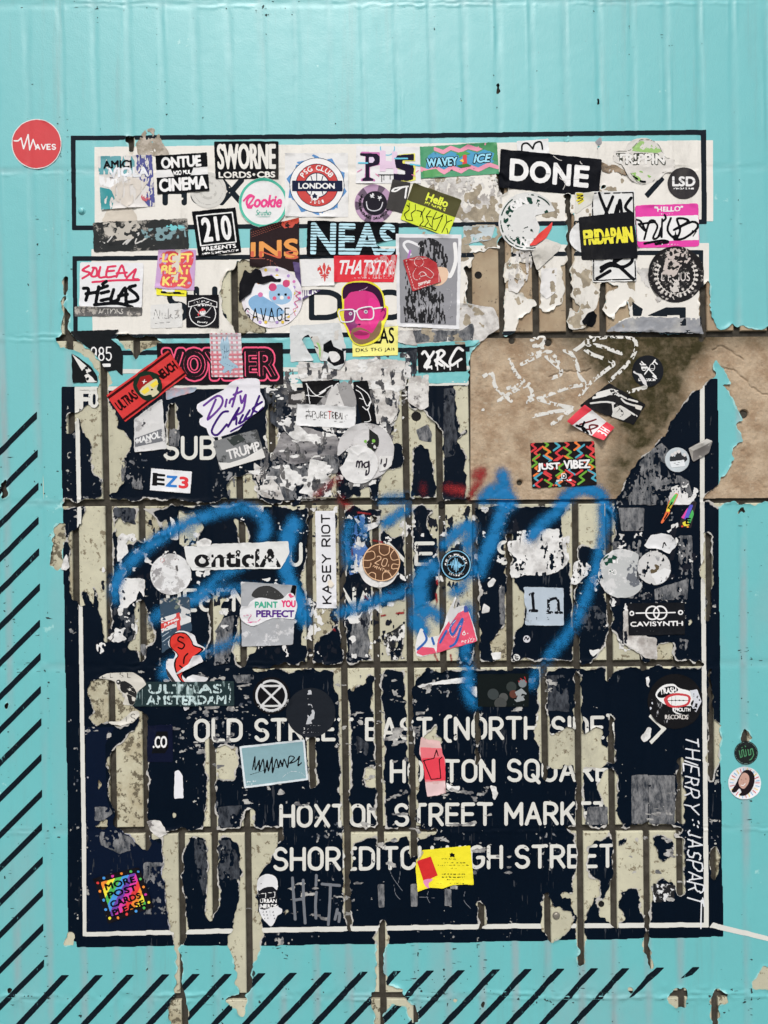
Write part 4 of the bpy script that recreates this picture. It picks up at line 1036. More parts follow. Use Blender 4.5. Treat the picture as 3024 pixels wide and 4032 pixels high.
sc("white block chip at the foot of the narrow tile right of centre", 1,2,"1545 945 1615 940 1610 990 1560 990", m_torn, 0.2, 0.4, 0.5)
sc("upright pale strip beside the grey serif letters", 1,2,"1600 515 1635 510 1640 760 1605 760", m_scuff, 0.2, 0.2)
sc("bursting white torn poster with blackened star shaped edges", 2,2,"55 150 335 135 330 200 400 180 400 340 360 400 300 420 250 440 110 440 20 460 10 380 60 340 0 280 0 220 60 210", m_torn, 0.34, 0.6, 1.3)
sc("white torn scrap with feathered side left of the two round remnants", 2,2,"430 360 480 330 540 380 520 440 440 500 402 495", m_torn, 0.38, 0.5, 1.2)
sc("tall grey rubbed poster at the upper right of the notice", 2,2,"720 0 890 0 885 150 740 150", m_scuff, 0.22, 0.1, 0.4)
sc("dark grey mottled strip right of the round remnants", 2,2,"1110 180 1200 180 1210 540 1120 560", m_scuff, 0.48, 0.1, 0.4)
sc("grey brushed patch behind the round remnants", 2,2,"680 220 870 210 890 550 1180 460 1170 600 900 600 700 580", m_scuff, 0.38, 0.1, 0.5)
sc("cream torn sheet hanging under the interlinked rings label", 2,2,"750 670 800 660 880 830 970 850 975 990 900 980 750 885", m_scuffl, 0.1, 0.4)
sc("small scuffed residue right of the cream torn sheet", 2,2,"1060 840 1180 860 1160 930 1080 900", m_scuff, 0.5, 0.1)
sc("white heart shaped chip on the navy near the blue stroke", 2,2,"525 920 555 930 595 918 600 935 555 972 540 955", m_torn, 0, 0.2, 0.3)
sc("scratched dark column between two joints below the heart chip", 2,2,"255 1090 400 1090 400 1330 260 1320", m_scuffd, 0.46, 0.1)
sc("grey mottled dark area left of the interlinked rings label", 2,2,"460 640 640 640 640 860 470 860", m_scuffd, 0.54, 0.1)
sc("white arrow shaped chip left of the cream arrowhead", 2,2,"915 1430 935 1440 930 1500 890 1530 865 1500", m_torn, 0.15, 0.3)
sc("narrow white peel beside the round teeth sticker", 2,2,"900 1110 925 1090 915 1150 930 1180 905 1160", m_torn, 0.1, 0.3)
sc("smeared grey cloud on the big navy corner above the small photo disc", 2,1,"1000 1230 1060 1290 1030 1330 1050 1420 1180 1480 1200 1560 1230 1640 700 1640 790 1450 900 1310", m_scuff, 0.46, 0.15)
sc("white streaky tear among the rainbow letters", 2,1,"1030 1540 1150 1490 1245 1540 1200 1640 1060 1640", m_torn, 0.42, 0.5)
# lower rows
sc("blurred grey white band in the row below the blue tag", 0,2,"1520 1090 1659 1085 1659 1150 1540 1140", m_scuff, 0.3, 0.2)
sc("long white slit tear curling over a dark gap", 1,2,"1060 1160 1200 1130 1390 1100 1440 1115 1430 1140 1200 1150 1080 1175", m_torn, 0.2, 0.8)
sc("white triangle with a purple edge left of the planets picture", 1,2,"1380 1165 1455 1165 1455 1240 1430 1220", m_torn, 0, 0.3, 0.3)
sc("dark hooked residue on tile left of the word HOXTON", 1,2,"625 1500 680 1490 750 1540 740 1620 640 1600", m_scuffd, 0.48, 0.2)
sc("upright white slip on the navy near the lower left", 0,3,"1140 60 1165 50 1195 90 1200 235 1138 240 1140 150", mat('clean_slip', (226, 226, 228), 0.6, 0.06), 0, 0.15, 0.4)
sc("crumpled grey glue ball at the joint crossing lower left", 0,3,"960 385 1040 375 1080 420 1100 470 1040 490 985 455", m_scuffl, 0.1, 1.0)
sc("grey white glue cross near the left frame line", 0,3,"620 290 720 295 735 335 680 380 620 380", m_scuff, 0.25, 0.2)
sc("pale smoky glue bar over the lower left joint", 0,3,"645 455 760 445 870 500 890 560 780 600 660 540", m_scuff, 0.42, 0.2)
sc("greyish rubbed patch left of the rainbow postcard sticker's tile strip", 0,3,"940 655 1070 655 1090 995 940 995", m_scuff, 0.50, 0.1)
sc("mottled grey face on the dark tile in the lower row", 0,3,"1270 500 1350 505 1355 800 1330 880 1275 650", m_scuffd, 0.42, 0.1)
sc("mottled residue on the dark tile beside it", 0,3,"1425 510 1500 505 1560 620 1570 800 1430 800", m_scuffd, 0.45, 0.1)
sc("scuffed residue above the joint by the grey blue card", 0,3,"1425 290 1580 280 1580 420 1430 425", m_scuffd, 0.44, 0.1)
sc("rectangular rubbed patch with black spots, left half of a pair near the frame", 2,3,"805 85 915 80 915 385 880 405 805 400", m_scuff, 0.12, 0.1, 0.4)
sc("rectangular rubbed patch with black spots, right half of a pair near the frame", 2,3,"915 85 1090 85 1088 405 920 400", m_scuff, 0.2, 0.1, 0.4)
sc("mottled grey block under the letters ET of MARKET", 2,3,"520 290 650 290 655 405 500 410", m_scuff, 0.34, 0.1, 0.4)
sc("black and white flecked remains on the tile near the lower right corner", 2,3,"945 790 1085 800 1085 910 945 912", mat('flecked_remains', (220, 220, 218), 0.8, 0.1, 30, 0.4, 200, color2=DK, c2scale=110, c2thr=0.48, c2soft=0.02), 0.25, 0.1)
sc("first small white glue block below the lowest line of lettering", 1,3,"808 795 852 795 852 950 815 950", m_scuff, 0.15, 0.2, 0.4)
sc("second small white glue block below the lowest line of lettering", 1,3,"1022 795 1070 795 1070 945 1025 945", m_scuff, 0.18, 0.2, 0.4)
sc("faint glue block right below the yellow note", 1,3,"1245 825 1290 830 1290 940 1245 940", m_scuff, 0.34, 0.1, 0.4)
sc("white hooked shred right of the pink torn paper", 1,3,"1540 150 1580 155 1592 200 1575 250 1560 230", m_torn, 0.1, 0.5)
sc("thin white shred lying across the dark seam by the word HOXTON", 1,3,"1255 130 1290 160 1345 155 1340 180 1290 190 1260 170", m_torn, 0.15, 0.5)

# shreds too many and small to pick apart
REG = blur(poly(Z(1,1,"60 850 330 680 560 700 900 640 1030 640 1020 1020 940 1120 900 1240 820 1500 560 1600 100 1630 -60 1500 -120 1380 180 1180")), 8)
_s1 = fbm(30, 4, 71, 1.5, 0.7); _s2 = fbm(26, 4, 72, 0.8, 1.4); _s3 = fbm(34, 4, 73)
stuff('paper_shreds', 'layered white paper shreds in the torn collage over the word SUBWAY', np.minimum(REG, 0.5 + (_s1 - 0.65) * 9), m_torn, 0.35, 'paper shreds')
stuff('paper_shreds', 'dark grey and navy paper shreds in the torn collage over the word SUBWAY', np.minimum(REG, 0.5 + (_s2 - 0.66) * 9), mat('dark_shreds', (44, 48, 56), 0.8, 0.4, 60, 0.6, 200, color2=(110, 108, 106), c2scale=60, c2soft=0.15, spec=0.12), 0.2, 'paper shreds')
REG2 = blur(poly(Z(0,2,"470 -30 1659 -20 3320 -10 3760 60 4560 100 4520 980 3000 1000 1700 980 600 990 720 700")), 8) * np.clip(fbm(300, 3, 74) * 2.2 - 0.75, 0, 1)
stuff('paper_shreds', 'small white paper flakes left across the row of the blue sprayed tag', np.minimum(REG2 * 1.6, 0.5 + (_s3 - 0.72) * 9), m_torn, 0.25, 'paper flakes')
stuff('paper_shreds', 'small black paper flakes left on the tiles behind the blue sprayed tag', np.minimum(REG2 * 1.6, 0.5 + (_s2[::-1] - 0.72) * 9), mat('black_flakes', (20, 24, 34), 0.7, 0.3, 60, 0.4, 200, spec=0.12), 0.2, 'paper flakes')
REG3 = blur(poly(N("330 2660 2700 2630 2700 3600 340 3620")), 8) * np.clip(fbm(260, 3, 75) * 2.2 - 0.85, 0, 1)
stuff('paper_shreds', 'small pale and grey flakes on the lower rows of the notice', np.minimum(REG3 * 1.6, 0.5 + (_s1[:, ::-1] - 0.765) * 9), mat('pale_flakes', (180, 178, 172), 0.8, 0.3, 60, 0.6, 200, color2=(96, 96, 98), c2scale=50, c2soft=0.12, spec=0.12), 0.25, 'paper flakes')
REG4 = blur(poly(Z(2,1,"-500 -620 830 -560 830 480 -20 515 -220 600 -700 560 -700 440")), 8)
stuff('paper_shreds', 'grubby beige rubbed patches in the cream headings', np.minimum(np.minimum(REG4, K), 0.5 + (_s3[:, ::-1] * 0.7 + n_big * 0.3 - 0.645) * 9), mat('beige_rub', (176, 164, 142), 0.85, 0.25, 40, 0.5, 200, color2=(140, 130, 112), c2scale=60, c2soft=0.15, spec=0.12), 0.15, 'paper residue')
# ---------------------------------------------------------------- sprayed, chalked and written marks
def film_mat(key, color, attr='cover'):
    m = mat(key, color, 0.6, 0.1, 20, 0.2, 500, spec=0.3)
    nt = m.node_tree; nd = nt.nodes; lk = nt.links
    b = nd['Principled BSDF']; a = nd.new('ShaderNodeAttribute'); a.attribute_name = attr
    n = nd.new('ShaderNodeTexNoise'); n.inputs['Scale'].default_value = 900; n.inputs['Detail'].default_value = 3
    g = nd.new('ShaderNodeNewGeometry'); lk.new(g.outputs['Position'], n.inputs['Vector'])
    s = nd.new('ShaderNodeMath'); s.operation = 'ADD'; lk.new(a.outputs['Fac'], s.inputs[0]); lk.new(n.outputs[0], s.inputs[1])
    r = nd.new('ShaderNodeMapRange'); r.inputs[1].default_value = 0.60; r.inputs[2].default_value = 1.18; lk.new(s.outputs[0], r.inputs[0])
    lk.new(r.outputs[0], b.inputs['Alpha']); return m
m_blue = film_mat('blue_spray', (6, 112, 168)); m_redspray = film_mat('red_spray', (150, 30, 34))
def spray(name, label, strokes, m, soft=3.0, op=1.0, cat='graffiti', low=False):
    allp = [p for s, wd in strokes for p in s]; w = win(allp, 60)
    c = np.zeros((w[1] - w[0], w[3] - w[2]), np.float32)
    for s, wd in strokes:
        qn = smooth(s, 5, False) if len(s) > 2 else s
        c = np.maximum(c, stroke(list(zip(qn, qn[1:])), wd * 0.92, w))
    c = blur(c, soft) * op; c = c * (0.9 + 0.5 * (n_mid[sl(w)] - 0.5) + 0.5 * (n_fine[sl(w)] - 0.5))
    hb = blur(maxf(H[sl(w)], 1), 0.7) + 0.25
    F_ = (c > 0.04).astype(np.float32)
    o = sheet(name, F_, w, hb, m, None, attrs={'cover': c}); tag(o, label, cat); return o
spray('spray_graffiti', 'big blue sprayed tag of looping strokes across the middle of the torn notice', [
  (Z(0,2,"752 600 752 520 790 420 880 330 1000 230 1110 160 1250 85 1400 35 1540 5 1640 10 1720 60 1740 130 1710 200"), 40), (Z(0,2,"1000 745 1020 700 1110 660 1210 610 1290 560 1390 480 1520 400 1600 370"), 32), (Z(0,2,"1215 640 1300 590 1420 545 1520 528 1640 530 1900 560 1990 600"), 26),
  (Z(0,2,"1060 1060 1120 1005 1330 945 1480 890 1640 820 1750 770 1900 690 1990 640"), 24), (Z(0,2,"1060 1110 1090 1070 1110 1100"), 20), (Z(0,2,"1245 90 1250 240"), 14),
  (Z(1,2,"260 90 230 200 200 330 220 450 270 560 320 700 330 740"), 52), (Z(1,2,"300 120 250 140 180 180"), 24), (Z(1,2,"545 690 640 660 740 625 850 590 940 560 985 540"), 36), (Z(1,2,"850 110 900 70 960 30 1000 10"), 34), (Z(1,2,"620 100 600 240 620 380"), 30), (Z(1,2,"700 80 730 200"), 20),
  (Z(1,2,"1180 380 1110 420 1080 520 1090 640 1060 740 1100 800"), 60), (Z(1,2,"1060 700 1180 670 1200 740"), 30), (Z(1,2,"1240 250 1320 160 1410 110 1420 160 1390 240"), 38), (Z(1,2,"1395 240 1400 420 1360 520 1290 560"), 30), (Z(1,2,"1395 640 1400 800 1380 940 1400 1080 1395 1210 1440 1290"), 36),
  (Z(1,2,"1500 -60 1580 -120 1640 -60 1600 80 1560 200 1500 330 1470 420"), 50), (Z(1,2,"820 -40 900 -70 1010 -70"), 24), (Z(2,1,"-40 1430 -10 1530 30 1640"), 42), (Z(2,1,"345 1640 400 1570 500 1530 590 1560 640 1640 650 1760"), 44), (Z(2,2,"370 -20 300 40 200 120 150 200"), 40),
  (Z(2,2,"620 0 622 150 590 330 520 560 470 680 420 780 340 880 250 1000"), 36), (Z(2,2,"200 1060 165 1110 150 1170"), 28)], m_blue, 5.2, 0.92)
for lb, ss in (('red sprayed smear under the torn white cross shape', [("390 1590 480 1520 560 1460", 22), ("560 1600 620 1650", 26)]), ('faint red sprayed spot on the navy islands left of the concrete panel', [("1100 1500 1110 1580", 14)]), ('red sprayed bar on the tile foot left of the concrete panel', [("1260 1530 1380 1550", 36)]), ('red sprayed haze on the lower left corner of the concrete panel', [("1440 1440 1500 1420 1420 1580", 34)])):
    spray('spray_graffiti', lb, [(Z(1,1,a_), b_) for a_, b_ in ss], m_redspray, 4.0, 0.62)
spray('spray_graffiti', 'red flecks scattered on the worn tiles beneath the blue tag', [(Z(1,2,s), 6) for s in ("680 30 760 40", "770 210 840 225", "1190 560 1195 620", "715 570 745 600", "830 705 860 700", "930 688 975 685", "1195 470 1198 500", "845 480 850 490", "880 550 900 560", "1285 960 1290 1000", "1180 955 1200 1000", "520 790 530 800", "640 270 645 310")], m_redspray, 0.7)['kind'] = 'stuff'

st = sticker
B = DK
PK = (236, 92, 128); TEAL = (60, 178, 150); OLV = (84, 82, 52)
def Y7(s):
    v = [float(t) for t in s.split()]
    return [(1200 + v[i] / 2.37, 1000 + v[i + 1] / 2.37) for i in range(0, len(v), 2)]

st('round_sticker', 'round red WAVES sticker with a white heartbeat line, alone on turquoise left of the headings', 'sticker', ci(0,0,242,943,163), (224,222,218), [
   C(50,50,48.3,(205,62,66),'disc'), L("5 44 13 44 19 38 24 60 33 31 36 62 43 41 49 58", 5, WH, 'line', smooth=False),
   T('AVES', 48,51,88,61, WH, st=4.5)], crumple=0.05, gr=0.05)
st('worn_label', 'teal and purple AMICI VIOLA sticker, mostly scraped white, in the upper heading', 'sticker', q(0,0,"640 1025 995 1015 1015 1350 665 1375"), (216,212,206), [
   P("0 0 68 0 66 30 60 36 0 34", (92,158,164)), P("68 0 100 0 100 100 88 100 80 88 92 62 74 50 70 30", (70,74,140), pk=4, wear=0.44),
   P("0 57 18 62 30 74 24 84 20 100 0 100", (44,142,146)), P("0 36 30 44 60 30 72 36 40 54 20 60 0 54", (232,232,230)),
   T('AMICI', 9,8,62,24, B, bold=4, wear=0.2), T('VIOLA', 18,22,92,42, (60,64,96), bold=9, wear=0.3), T('VIOLA', 18,22,92,42, (224,226,228), bold=4, wear=0.15), F(20,23,90,41,2,(60,70,90),wear=0.55),
   P("20 60 55 40 90 52 72 76 50 100 28 84", (210,202,190), wear=0.35), C(84,80,9,(196,90,100),wear=0.56)], wear=0.2, pwear=0.40, pk=1)
st('film_sticker', 'clear circular sticker ghost over the letter O beside the ONTUE CINEMA sticker', 'sticker', ci(0,0,1362,1245,118), (206,204,196), [O(50,50,40,2,(170,168,162)), O(50,50,22,9,(184,182,174),wear=0.4)], wear=0.3, gr=0.4)
st('label_sticker', 'black and white ONTUE CINEMA sticker tilted below the upper frame line', 'sticker', q(0,0,"1018 1022 1352 998 1370 1250 1030 1272"), (222,221,218), [
   R(0,0,100,37,B,'band'), R(0,57,100,100,B,'band'), P("28 37 72 37 66 57 34 57", B), T('ONTUE', 10,5,88,35, WH, bold=7), T('H2O MUL', 33,41,67,54, WH, bold=2.5), T('CINEMA', 4,60,97,95, WH, bold=7)])
st('label_sticker', 'black SWORNE LORDS CBS sticker with tall white capitals', 'sticker', ('q', N("843 559 1097 559 1097 706 850 708")), B, [
   T('SWORNE', 4,6,96,74, (226,223,214), bold=8), T('LORDS', 5,80,57,97, (226,223,214), bold=4), C(61,88,2.2,(226,223,214),'dot'), T('CBS', 66,80,95,97, (226,223,214), bold=4)])
st('label_sticker', 'creased square black 210 PRESENTS sticker with a white outline box', 'sticker', q(0,0,"1255 1385 1540 1358 1578 1650 1298 1682"), B, [
   F(9,10,91,76,5,WH), T('210', 17,15,84,70, WH, bold=9), R(5,77,95,88,B), T('PRESENTS', 10,79,90,89, WH, bold=3), T('WWW.210PRESENTS.COM', 6,91.5,94,97.5, WH, bold=1.2)], crumple=0.45)
st('round_sticker', 'round white Cookie Studio sticker ringed in mint green', 'sticker', ('c', 1037.6, 800, 97), (226,226,224), [
   O(50,50,47,10,TEAL), T('Cookie', 14,34,88,60, (226,50,130), bold=5, shear=0.25), L("10 46 22 34 30 40 18 58 26 60", 7, (226,50,130)), T('Studio', 34,64,66,76, (90,170,150), shear=0.25, bold=1), L("32 79 64 78", 2, (90,170,150)), T('cookiestudio', 36,90,64,92.5, (120,170,160))])
_pz = []
for k in range(20):
    a = math.radians(k * 18 - 96); r = (49 if k % 2 == 0 else 42)
    _pz.append("%.1f %.1f" % (50 + r * math.cos(a + (0.12 if k % 2 else 0)), 50.5 + r * math.sin(a + (0.12 if k % 2 else 0))))
st('club_sticker', 'square white PSG CLUB LONDON sticker with a red ring, navy bar and blue zigzag star', 'sticker', q(1,0,"203 1003 615 1003 617 1420 205 1418"), (224,223,220), [
   P(' '.join(_pz), (74,134,190), 'border', wear=0.30), C(50.5,50.5,43.5,NVY,'border'), C(50.5,50.5,42.5,WH,'disc'), C(50.5,50.5,34,NVY,'border'), C(50.5,50.5,33,(196,48,42),'ring'), C(50.5,50.5,20,NVY,'border'), C(50.5,50.5,18.5,WH,'ball'),
   L("41 36 44 50 41 65 ; 60 36 57 50 60 65 ; 50 32 50 50", 3.5, NVY, 'line'), R(11,43.5,91,60,NVY,'band'), T('LONDON', 21,47,79,56.5, WH, bold=3),
   A('PSG CLUB', 50.5,50.5,27.5,-90,8.2, WH, bold=1.5), A('2008', 50.5,50.5,27,90,5.5, WH, flip=True, bold=1, gap=0.5),
   C(47,68,6.5,WH,'emblem'), P("47 62 49 66 52 66 50 69 51 72 47 70 43 72 44 69 42 66 45 66", NVY, 'emblem')], crumple=0.25)
st('card_sticker', 'white sticker with chunky letters P H S and a small blue halo', 'sticker', q(1,0,"668 955 1085 962 1090 1200 665 1200"), (224,223,222), [
   (('O', 49, 5, 11, 4, {}), (100,190,214), 'border'), P("8 16 36 16 42 30 38 50 22 56 22 84 30 90 30 95 8 95 8 88 14 84 14 24 6 22", (196,110,170)), P("6 20 32 20 39 32 35 50 21 56 21 84 27 88 27 94 10 94 10 88 15 84 15 28 6 26", (30,24,44), 'letter'), P("20 30 27 30 29 38 26 45 20 45", (218,200,222)),
   P("37 12 46 12 46 40 56 40 56 14 64 14 64 84 58 84 58 60 46 60 46 68 37 68", (222,196,216), 'letter'), P("66 22 92 18 92 40 76 40 76 48 92 50 92 92 84 95 66 95 66 76 78 76 78 66 64 60 62 40", (228,222,90)), P("64 24 90 20 90 38 72 38 72 46 88 50 90 60 88 90 80 94 58 92 58 74 76 76 76 66 62 58 60 38", (30,24,44), 'letter'),
   L("4 46 18 46 ; 60 33 80 33 ; 84 48 100 52", 6, (90,190,214), 'line'), L("2 70 10 62 ; 30 74 36 82 ; 86 76 92 82 ; 93 70 97 64", 3, (226,120,170), 'line'), L("40 78 40 96 ; 43 78 43 92 ; 53 80 53 90 ; 34 77 58 77", 3, B, 'drip')], crumple=0.1)
st('wavy_sticker', 'green, pink and blue wavy sticker reading the original WAVEY ICE, beside the DONE sticker', 'sticker', q(1,0,"1083 962 1585 932 1600 1138 1090 1170"), (70,150,106), [
   P("18 2 30 14 40 2 52 14 62 2 74 12 86 0 86 14 74 26 62 16 52 28 40 16 30 28 18 14", (230,150,172)), P("10 30 18 18 30 32 40 20 52 32 62 20 74 30 88 16 96 30 96 56 88 74 74 82 62 70 52 84 40 72 30 84 18 70 6 74", (62,150,190)),
   P("0 62 10 72 20 62 30 76 40 64 52 76 62 64 74 76 88 62 100 74 100 86 88 76 74 90 62 78 52 92 40 78 30 92 20 76 8 86 0 78", (230,150,172)), P("78 -2 100 -2 100 60 92 56 96 34 86 24 76 12", (60,140,84), wear=0.2), P("2 76 20 72 30 96 4 98", (70,150,80)),
   T('WAVEY', 7,36,49,68, B, bold=9, fat=1), T('WAVEY', 8,38,48,66, (150,216,236), bold=3), T('ICE', 67,32,93,64, B, bold=9, shear=0.3, fat=1), T('ICE', 68,34,92,62, (150,216,236), bold=3, shear=0.3),
   P("46 30 52 24 60 24 66 32 60 34 62 44 56 34 50 44 50 34", (70,160,70)), P("55 34 60 34 60 66 54 66", (210,60,60)), P("50 52 55 46 56 58", (238,206,70)), P("46 66 60 62 66 70 52 74", (60,130,60)), T('www.waveyice.co.uk', 34,74,70,83, (24,60,80)), T('The Original', 8,20,32,31, (20,70,50), shear=0.3)], crumple=0.1, gr=0.05)
st('paper_label', 'small white sticker with two black loops peeping above the DONE sticker', 'sticker', q(2,0,"55 925 262 910 268 1010 60 1010"), (226,226,224), [L("15 70 18 28 34 22 50 62", 7, B), L("50 62 58 24 76 18 80 66", 7, B)])
st('label_sticker', 'large black sticker lettered DONE in white, cracked over the joint', 'sticker', ('q', N("1970 589 2368 629 2356 777 1963 740")), (16,18,24), [T('D', 10,21,29,79, WH, bold=11), T('O', 30,21,51,79, WH, bold=11), T('N', 53,21,71,79, WH, bold=11), T('E', 74,21,89,79, WH, bold=10), L("56 30 62 44 60 60 66 70 64 90 ; 52 4 60 14 70 6 ; 78 6 80 16 84 22", 3, (196,192,186), 'crack', wear=0.45), L("30 56 50 52 ; 64 62 80 58", 2, (60,58,60), 'crack')], wear=0.08, crumple=0.5, gr=0.03, lift=((100,30,60,3),(0,100,40,3)), rough_edge=0.2)
st('winged_sticker', 'scuffed green and white winged TRIPPIN logo sticker at the right of the upper heading', 'sticker', ('p', smooth(Z(2,0,"690 990 760 985 780 940 840 910 900 905 960 930 1010 980 1030 1030 1085 1045 1080 1125 1030 1130 980 1180 920 1200 870 1210 800 1180 765 1130 740 1080 690 1060"),2)), (212,208,200), [
   P("25 26 45 6 62 10 80 28 72 32 45 30", (150,190,110), wear=0.42), P("28 76 45 70 62 82 50 96 38 90", (140,186,96), wear=0.42), T('TRIPPIN', 5,32,85,58, (60,64,54), bold=9, wear=0.4, fat=1), T('TRIPPIN', 6,34,84,56, (226,224,218), bold=4),
   L("5 30 28 26 45 4 70 10 84 40 98 46 96 72 80 74 60 96 40 94 22 64 3 52", 2.5, (120,122,110), 'border', close=True, wear=0.4), L("34 82 44 92 54 94", 8, B, wear=0.3)], pwear=0.3, wear=0.3, crumple=0.6, rough_edge=0.6)
st('round_sticker', 'round charcoal LSD MAGAZINE sticker near the right end of the upper heading', 'sticker', ci(2,0,1145,1200,104), (52,50,52), [T('LSD', 14,28,87,60, WH, bold=8), R(10,42,90,43.5,(52,50,52),'cut'), T('MAGAZINE', 18,63,82,70, WH, bold=1.8), T('TAOOUKED', 28,81,72,86, (150,150,150), wear=0.4)])
st('paper_poster', 'white poster with black brush tag letters showing above and below the yellow lettered square', 'poster', ('q', N("2326 758 2497 752 2506 1108 2332 1112")), (222,222,218), [
   F(3,2,97,98,5,B,wear=0.3), L("18 2 40 30 48 44 ; 44 26 20 42 ; 50 6 30 28 ; 60 16 52 30 58 28 66 10 70 30 ; 92 8 78 18 92 26 84 34", 12, B, 'lettering'), L("20 66 38 62 30 74 60 68 50 78 84 70 90 78 70 84 40 82 20 88 ; 20 84 50 80 92 98 ; 10 96 40 88", 13, B, 'lettering')], wear=0.1, rough_edge=0.3)
st('label_sticker', 'torn white tag sticker with yellow black striped scribble left of the brush tag poster', 'sticker', q(2,0,"435 1260 560 1262 545 1330 440 1400"), (214,212,200), [L("10 8 40 10 12 24 44 30 10 40 46 46 20 58", 7, (214,200,40)), L("12 14 44 18 14 30 44 38 14 48", 3, B)], torn=0.8)
st('round_sticker', 'round white backing disc peeping out left of the FRIDAPAIN sticker', 'sticker', ('c', 2303, 935, 62), (224,224,222))
st('ring_sticker', 'large scraped round sticker with a broken dark green ring and letters GIN', 'sticker', ci(2,0,130,1450,192), (216,216,212), [
   O(50,50,46,5,(24,60,50),wear=0.44), O(50,50,36,26,(28,64,52),'ring',wear=0.55), A('GIN', 50,50,35,-118,12, WH, bold=4), P("40 62 54 56 60 70 50 82 40 78", (40,60,52), wear=0.55), A('NT', 50,50,36,92,11, WH, flip=True, bold=3)], wear=0.15, torn=0.5, tears="62 40 102 30 104 70 84 96 66 80 70 60", pk=0)
st('paper_scrap', 'curved red and white shard stuck across the large green ring sticker', 'paper scrap', pl(2,0,"290 1450 270 1470 200 1530 135 1610 180 1605 250 1555 285 1490"), (222,60,52), gr=0.1, dz=0.5)
st('folded_flap', 'dirty cream paper flap folded down below the green ring sticker', 'paper scrap', pl(2,0,"245 1560 150 1655 190 1770 330 1640 350 1600"), (206,202,192), wear=0.3, torn=0.5, lift=((40,40,70,5),), crumple=0.5, dz=0.8)
st('square_sticker', 'black rounded square FRIDAPAIN sticker with yellow geometric capitals', 'sticker', q(2,0,"458 1422 815 1383 847 1690 480 1702"), (24,25,29), [T('FRIDAPAIN', 6,31,95,66, (232,222,50), bold=5, fat=1), L("6 52 60 50", 3, (24,25,29), 'cut')], rad=9, gr=0.1)
st('name_tag', 'magenta HELLO my name is tag with a black brush signature', 'name tag', q(2,0,"828 1345 1240 1332 1248 1612 842 1622"), (224,60,160), [
   R(0.5,27,99.5,85,WH,'panel'), T('"HELLO"', 30,4,76,17, WH, bold=2), T('my name is', 38,18.5,66,26, WH), L("0 34 8 38 14 60 4 44 ; 4 44 30 40 22 38 12 80 ; 30 40 34 52 26 78 34 76 40 54 36 74 ; 42 34 40 76", 8, B, 'lettering'), L("56 32 50 60 62 80 70 60 66 34 84 40 60 60 90 42 98 56 76 80 60 82", 9, B, 'lettering'), L("12 90 40 84 50 88 30 92", 9, B, 'lettering'), L("46 24 48 32 42 40", 8, B), P("62 60 64 72 70 72 66 76 68 84 63 79 58 84 60 76 56 72 61 72", B, 'star'), L("86 74 90 62 ; 90 76 96 64", 4, B), T('Alfresh.co', 38,90,66,97, WH)], rad=12, gr=0.05)
st('round_sticker', 'round black sticker with a white laurel wreath and worn word DECIUS', 'sticker', ci(2,1,1095,135,183), (36,35,36), [
   T('DECIUS', 24,47,75,62, (214,206,200), bold=0.5, wear=0.3)] +
   [P(' '.join('%.1f %.1f' % (50 + r * math.cos(t), 52 + r * math.sin(t)) for r, t in ((30, a), (35 + s_, a + 0.09), (41, a + 0.02), (36 - s_, a - 0.05))), (214,208,200), 'leaf') for s_ in (-2, 3) for a in [math.radians(90 + sg * (14 + 13 * k)) for k in range(9) for sg in (-1, 1)]] +
   [O(50,52,33,3,(214,208,200),'stem',span=(-30,88)), O(50,52,33,3,(214,208,200),'stem',span=(92,210)), P("35 5 66 2 78 20 62 40 40 60 25 50 30 28", (196,184,176), 'worn_patch', wear=0.47, pk=3), P("38 62 56 60 54 92 46 96 40 84", (206,200,192), 'worn_patch', wear=0.5, pk=3)], wear=0.33, wcol=(206,200,192), gr=0.2, kind='fine')
st('smiley_sticker', 'round lilac UNDERGROUND sticker with a black smiling face', 'sticker', ci(1,0,785,1335,127), (176,142,172), [
   P("50 50 62 2 80 8", (92,72,92), 'ray'), P("50 50 98 36 99 56", (92,72,92), 'ray'), P("50 50 90 80 76 92", (92,72,92), 'ray'), P("50 50 40 99 24 93", (92,72,92), 'ray'), P("50 50 3 66 1 44", (92,72,92), 'ray'), P("50 50 8 26 22 8", (92,72,92), 'ray'), C(52,48,31,(34,32,40),'face'),
   L("30 44 34 62 50 68 66 62 72 46", 4, (206,204,208), 'mouth'), L("42 34 49 24 ; 40 26 50 34 ; 45 34 45 22 ; 40 30 50 28", 3, (220,220,220), 'eye'), L("60 36 68 30 ; 60 30 68 37 ; 64 34 64 42 ; 60 36 69 34", 3, (220,220,220), 'eye'),
   A('UNDERGROUND DRUMCAST', 50,50,37,115,6.5, (30,26,32), flip=True, bold=1.5), A('TWO COLLECTIVE', 50,50,43,-90,3, (60,50,62)), A('TWO COLLECTIVE', 50,50,43,200,3, (60,50,62))], wear=0.1)
st('card_sticker', 'charcoal card with a cropped white letter tucked under the yellow name tag', 'sticker', q(1,0,"905 1175 1022 1198 982 1398 862 1368"), (66,64,62), [L("10 38 26 26 92 12 60 20 30 36 10 38", 6, WH), L("84 16 88 50", 7, WH)])
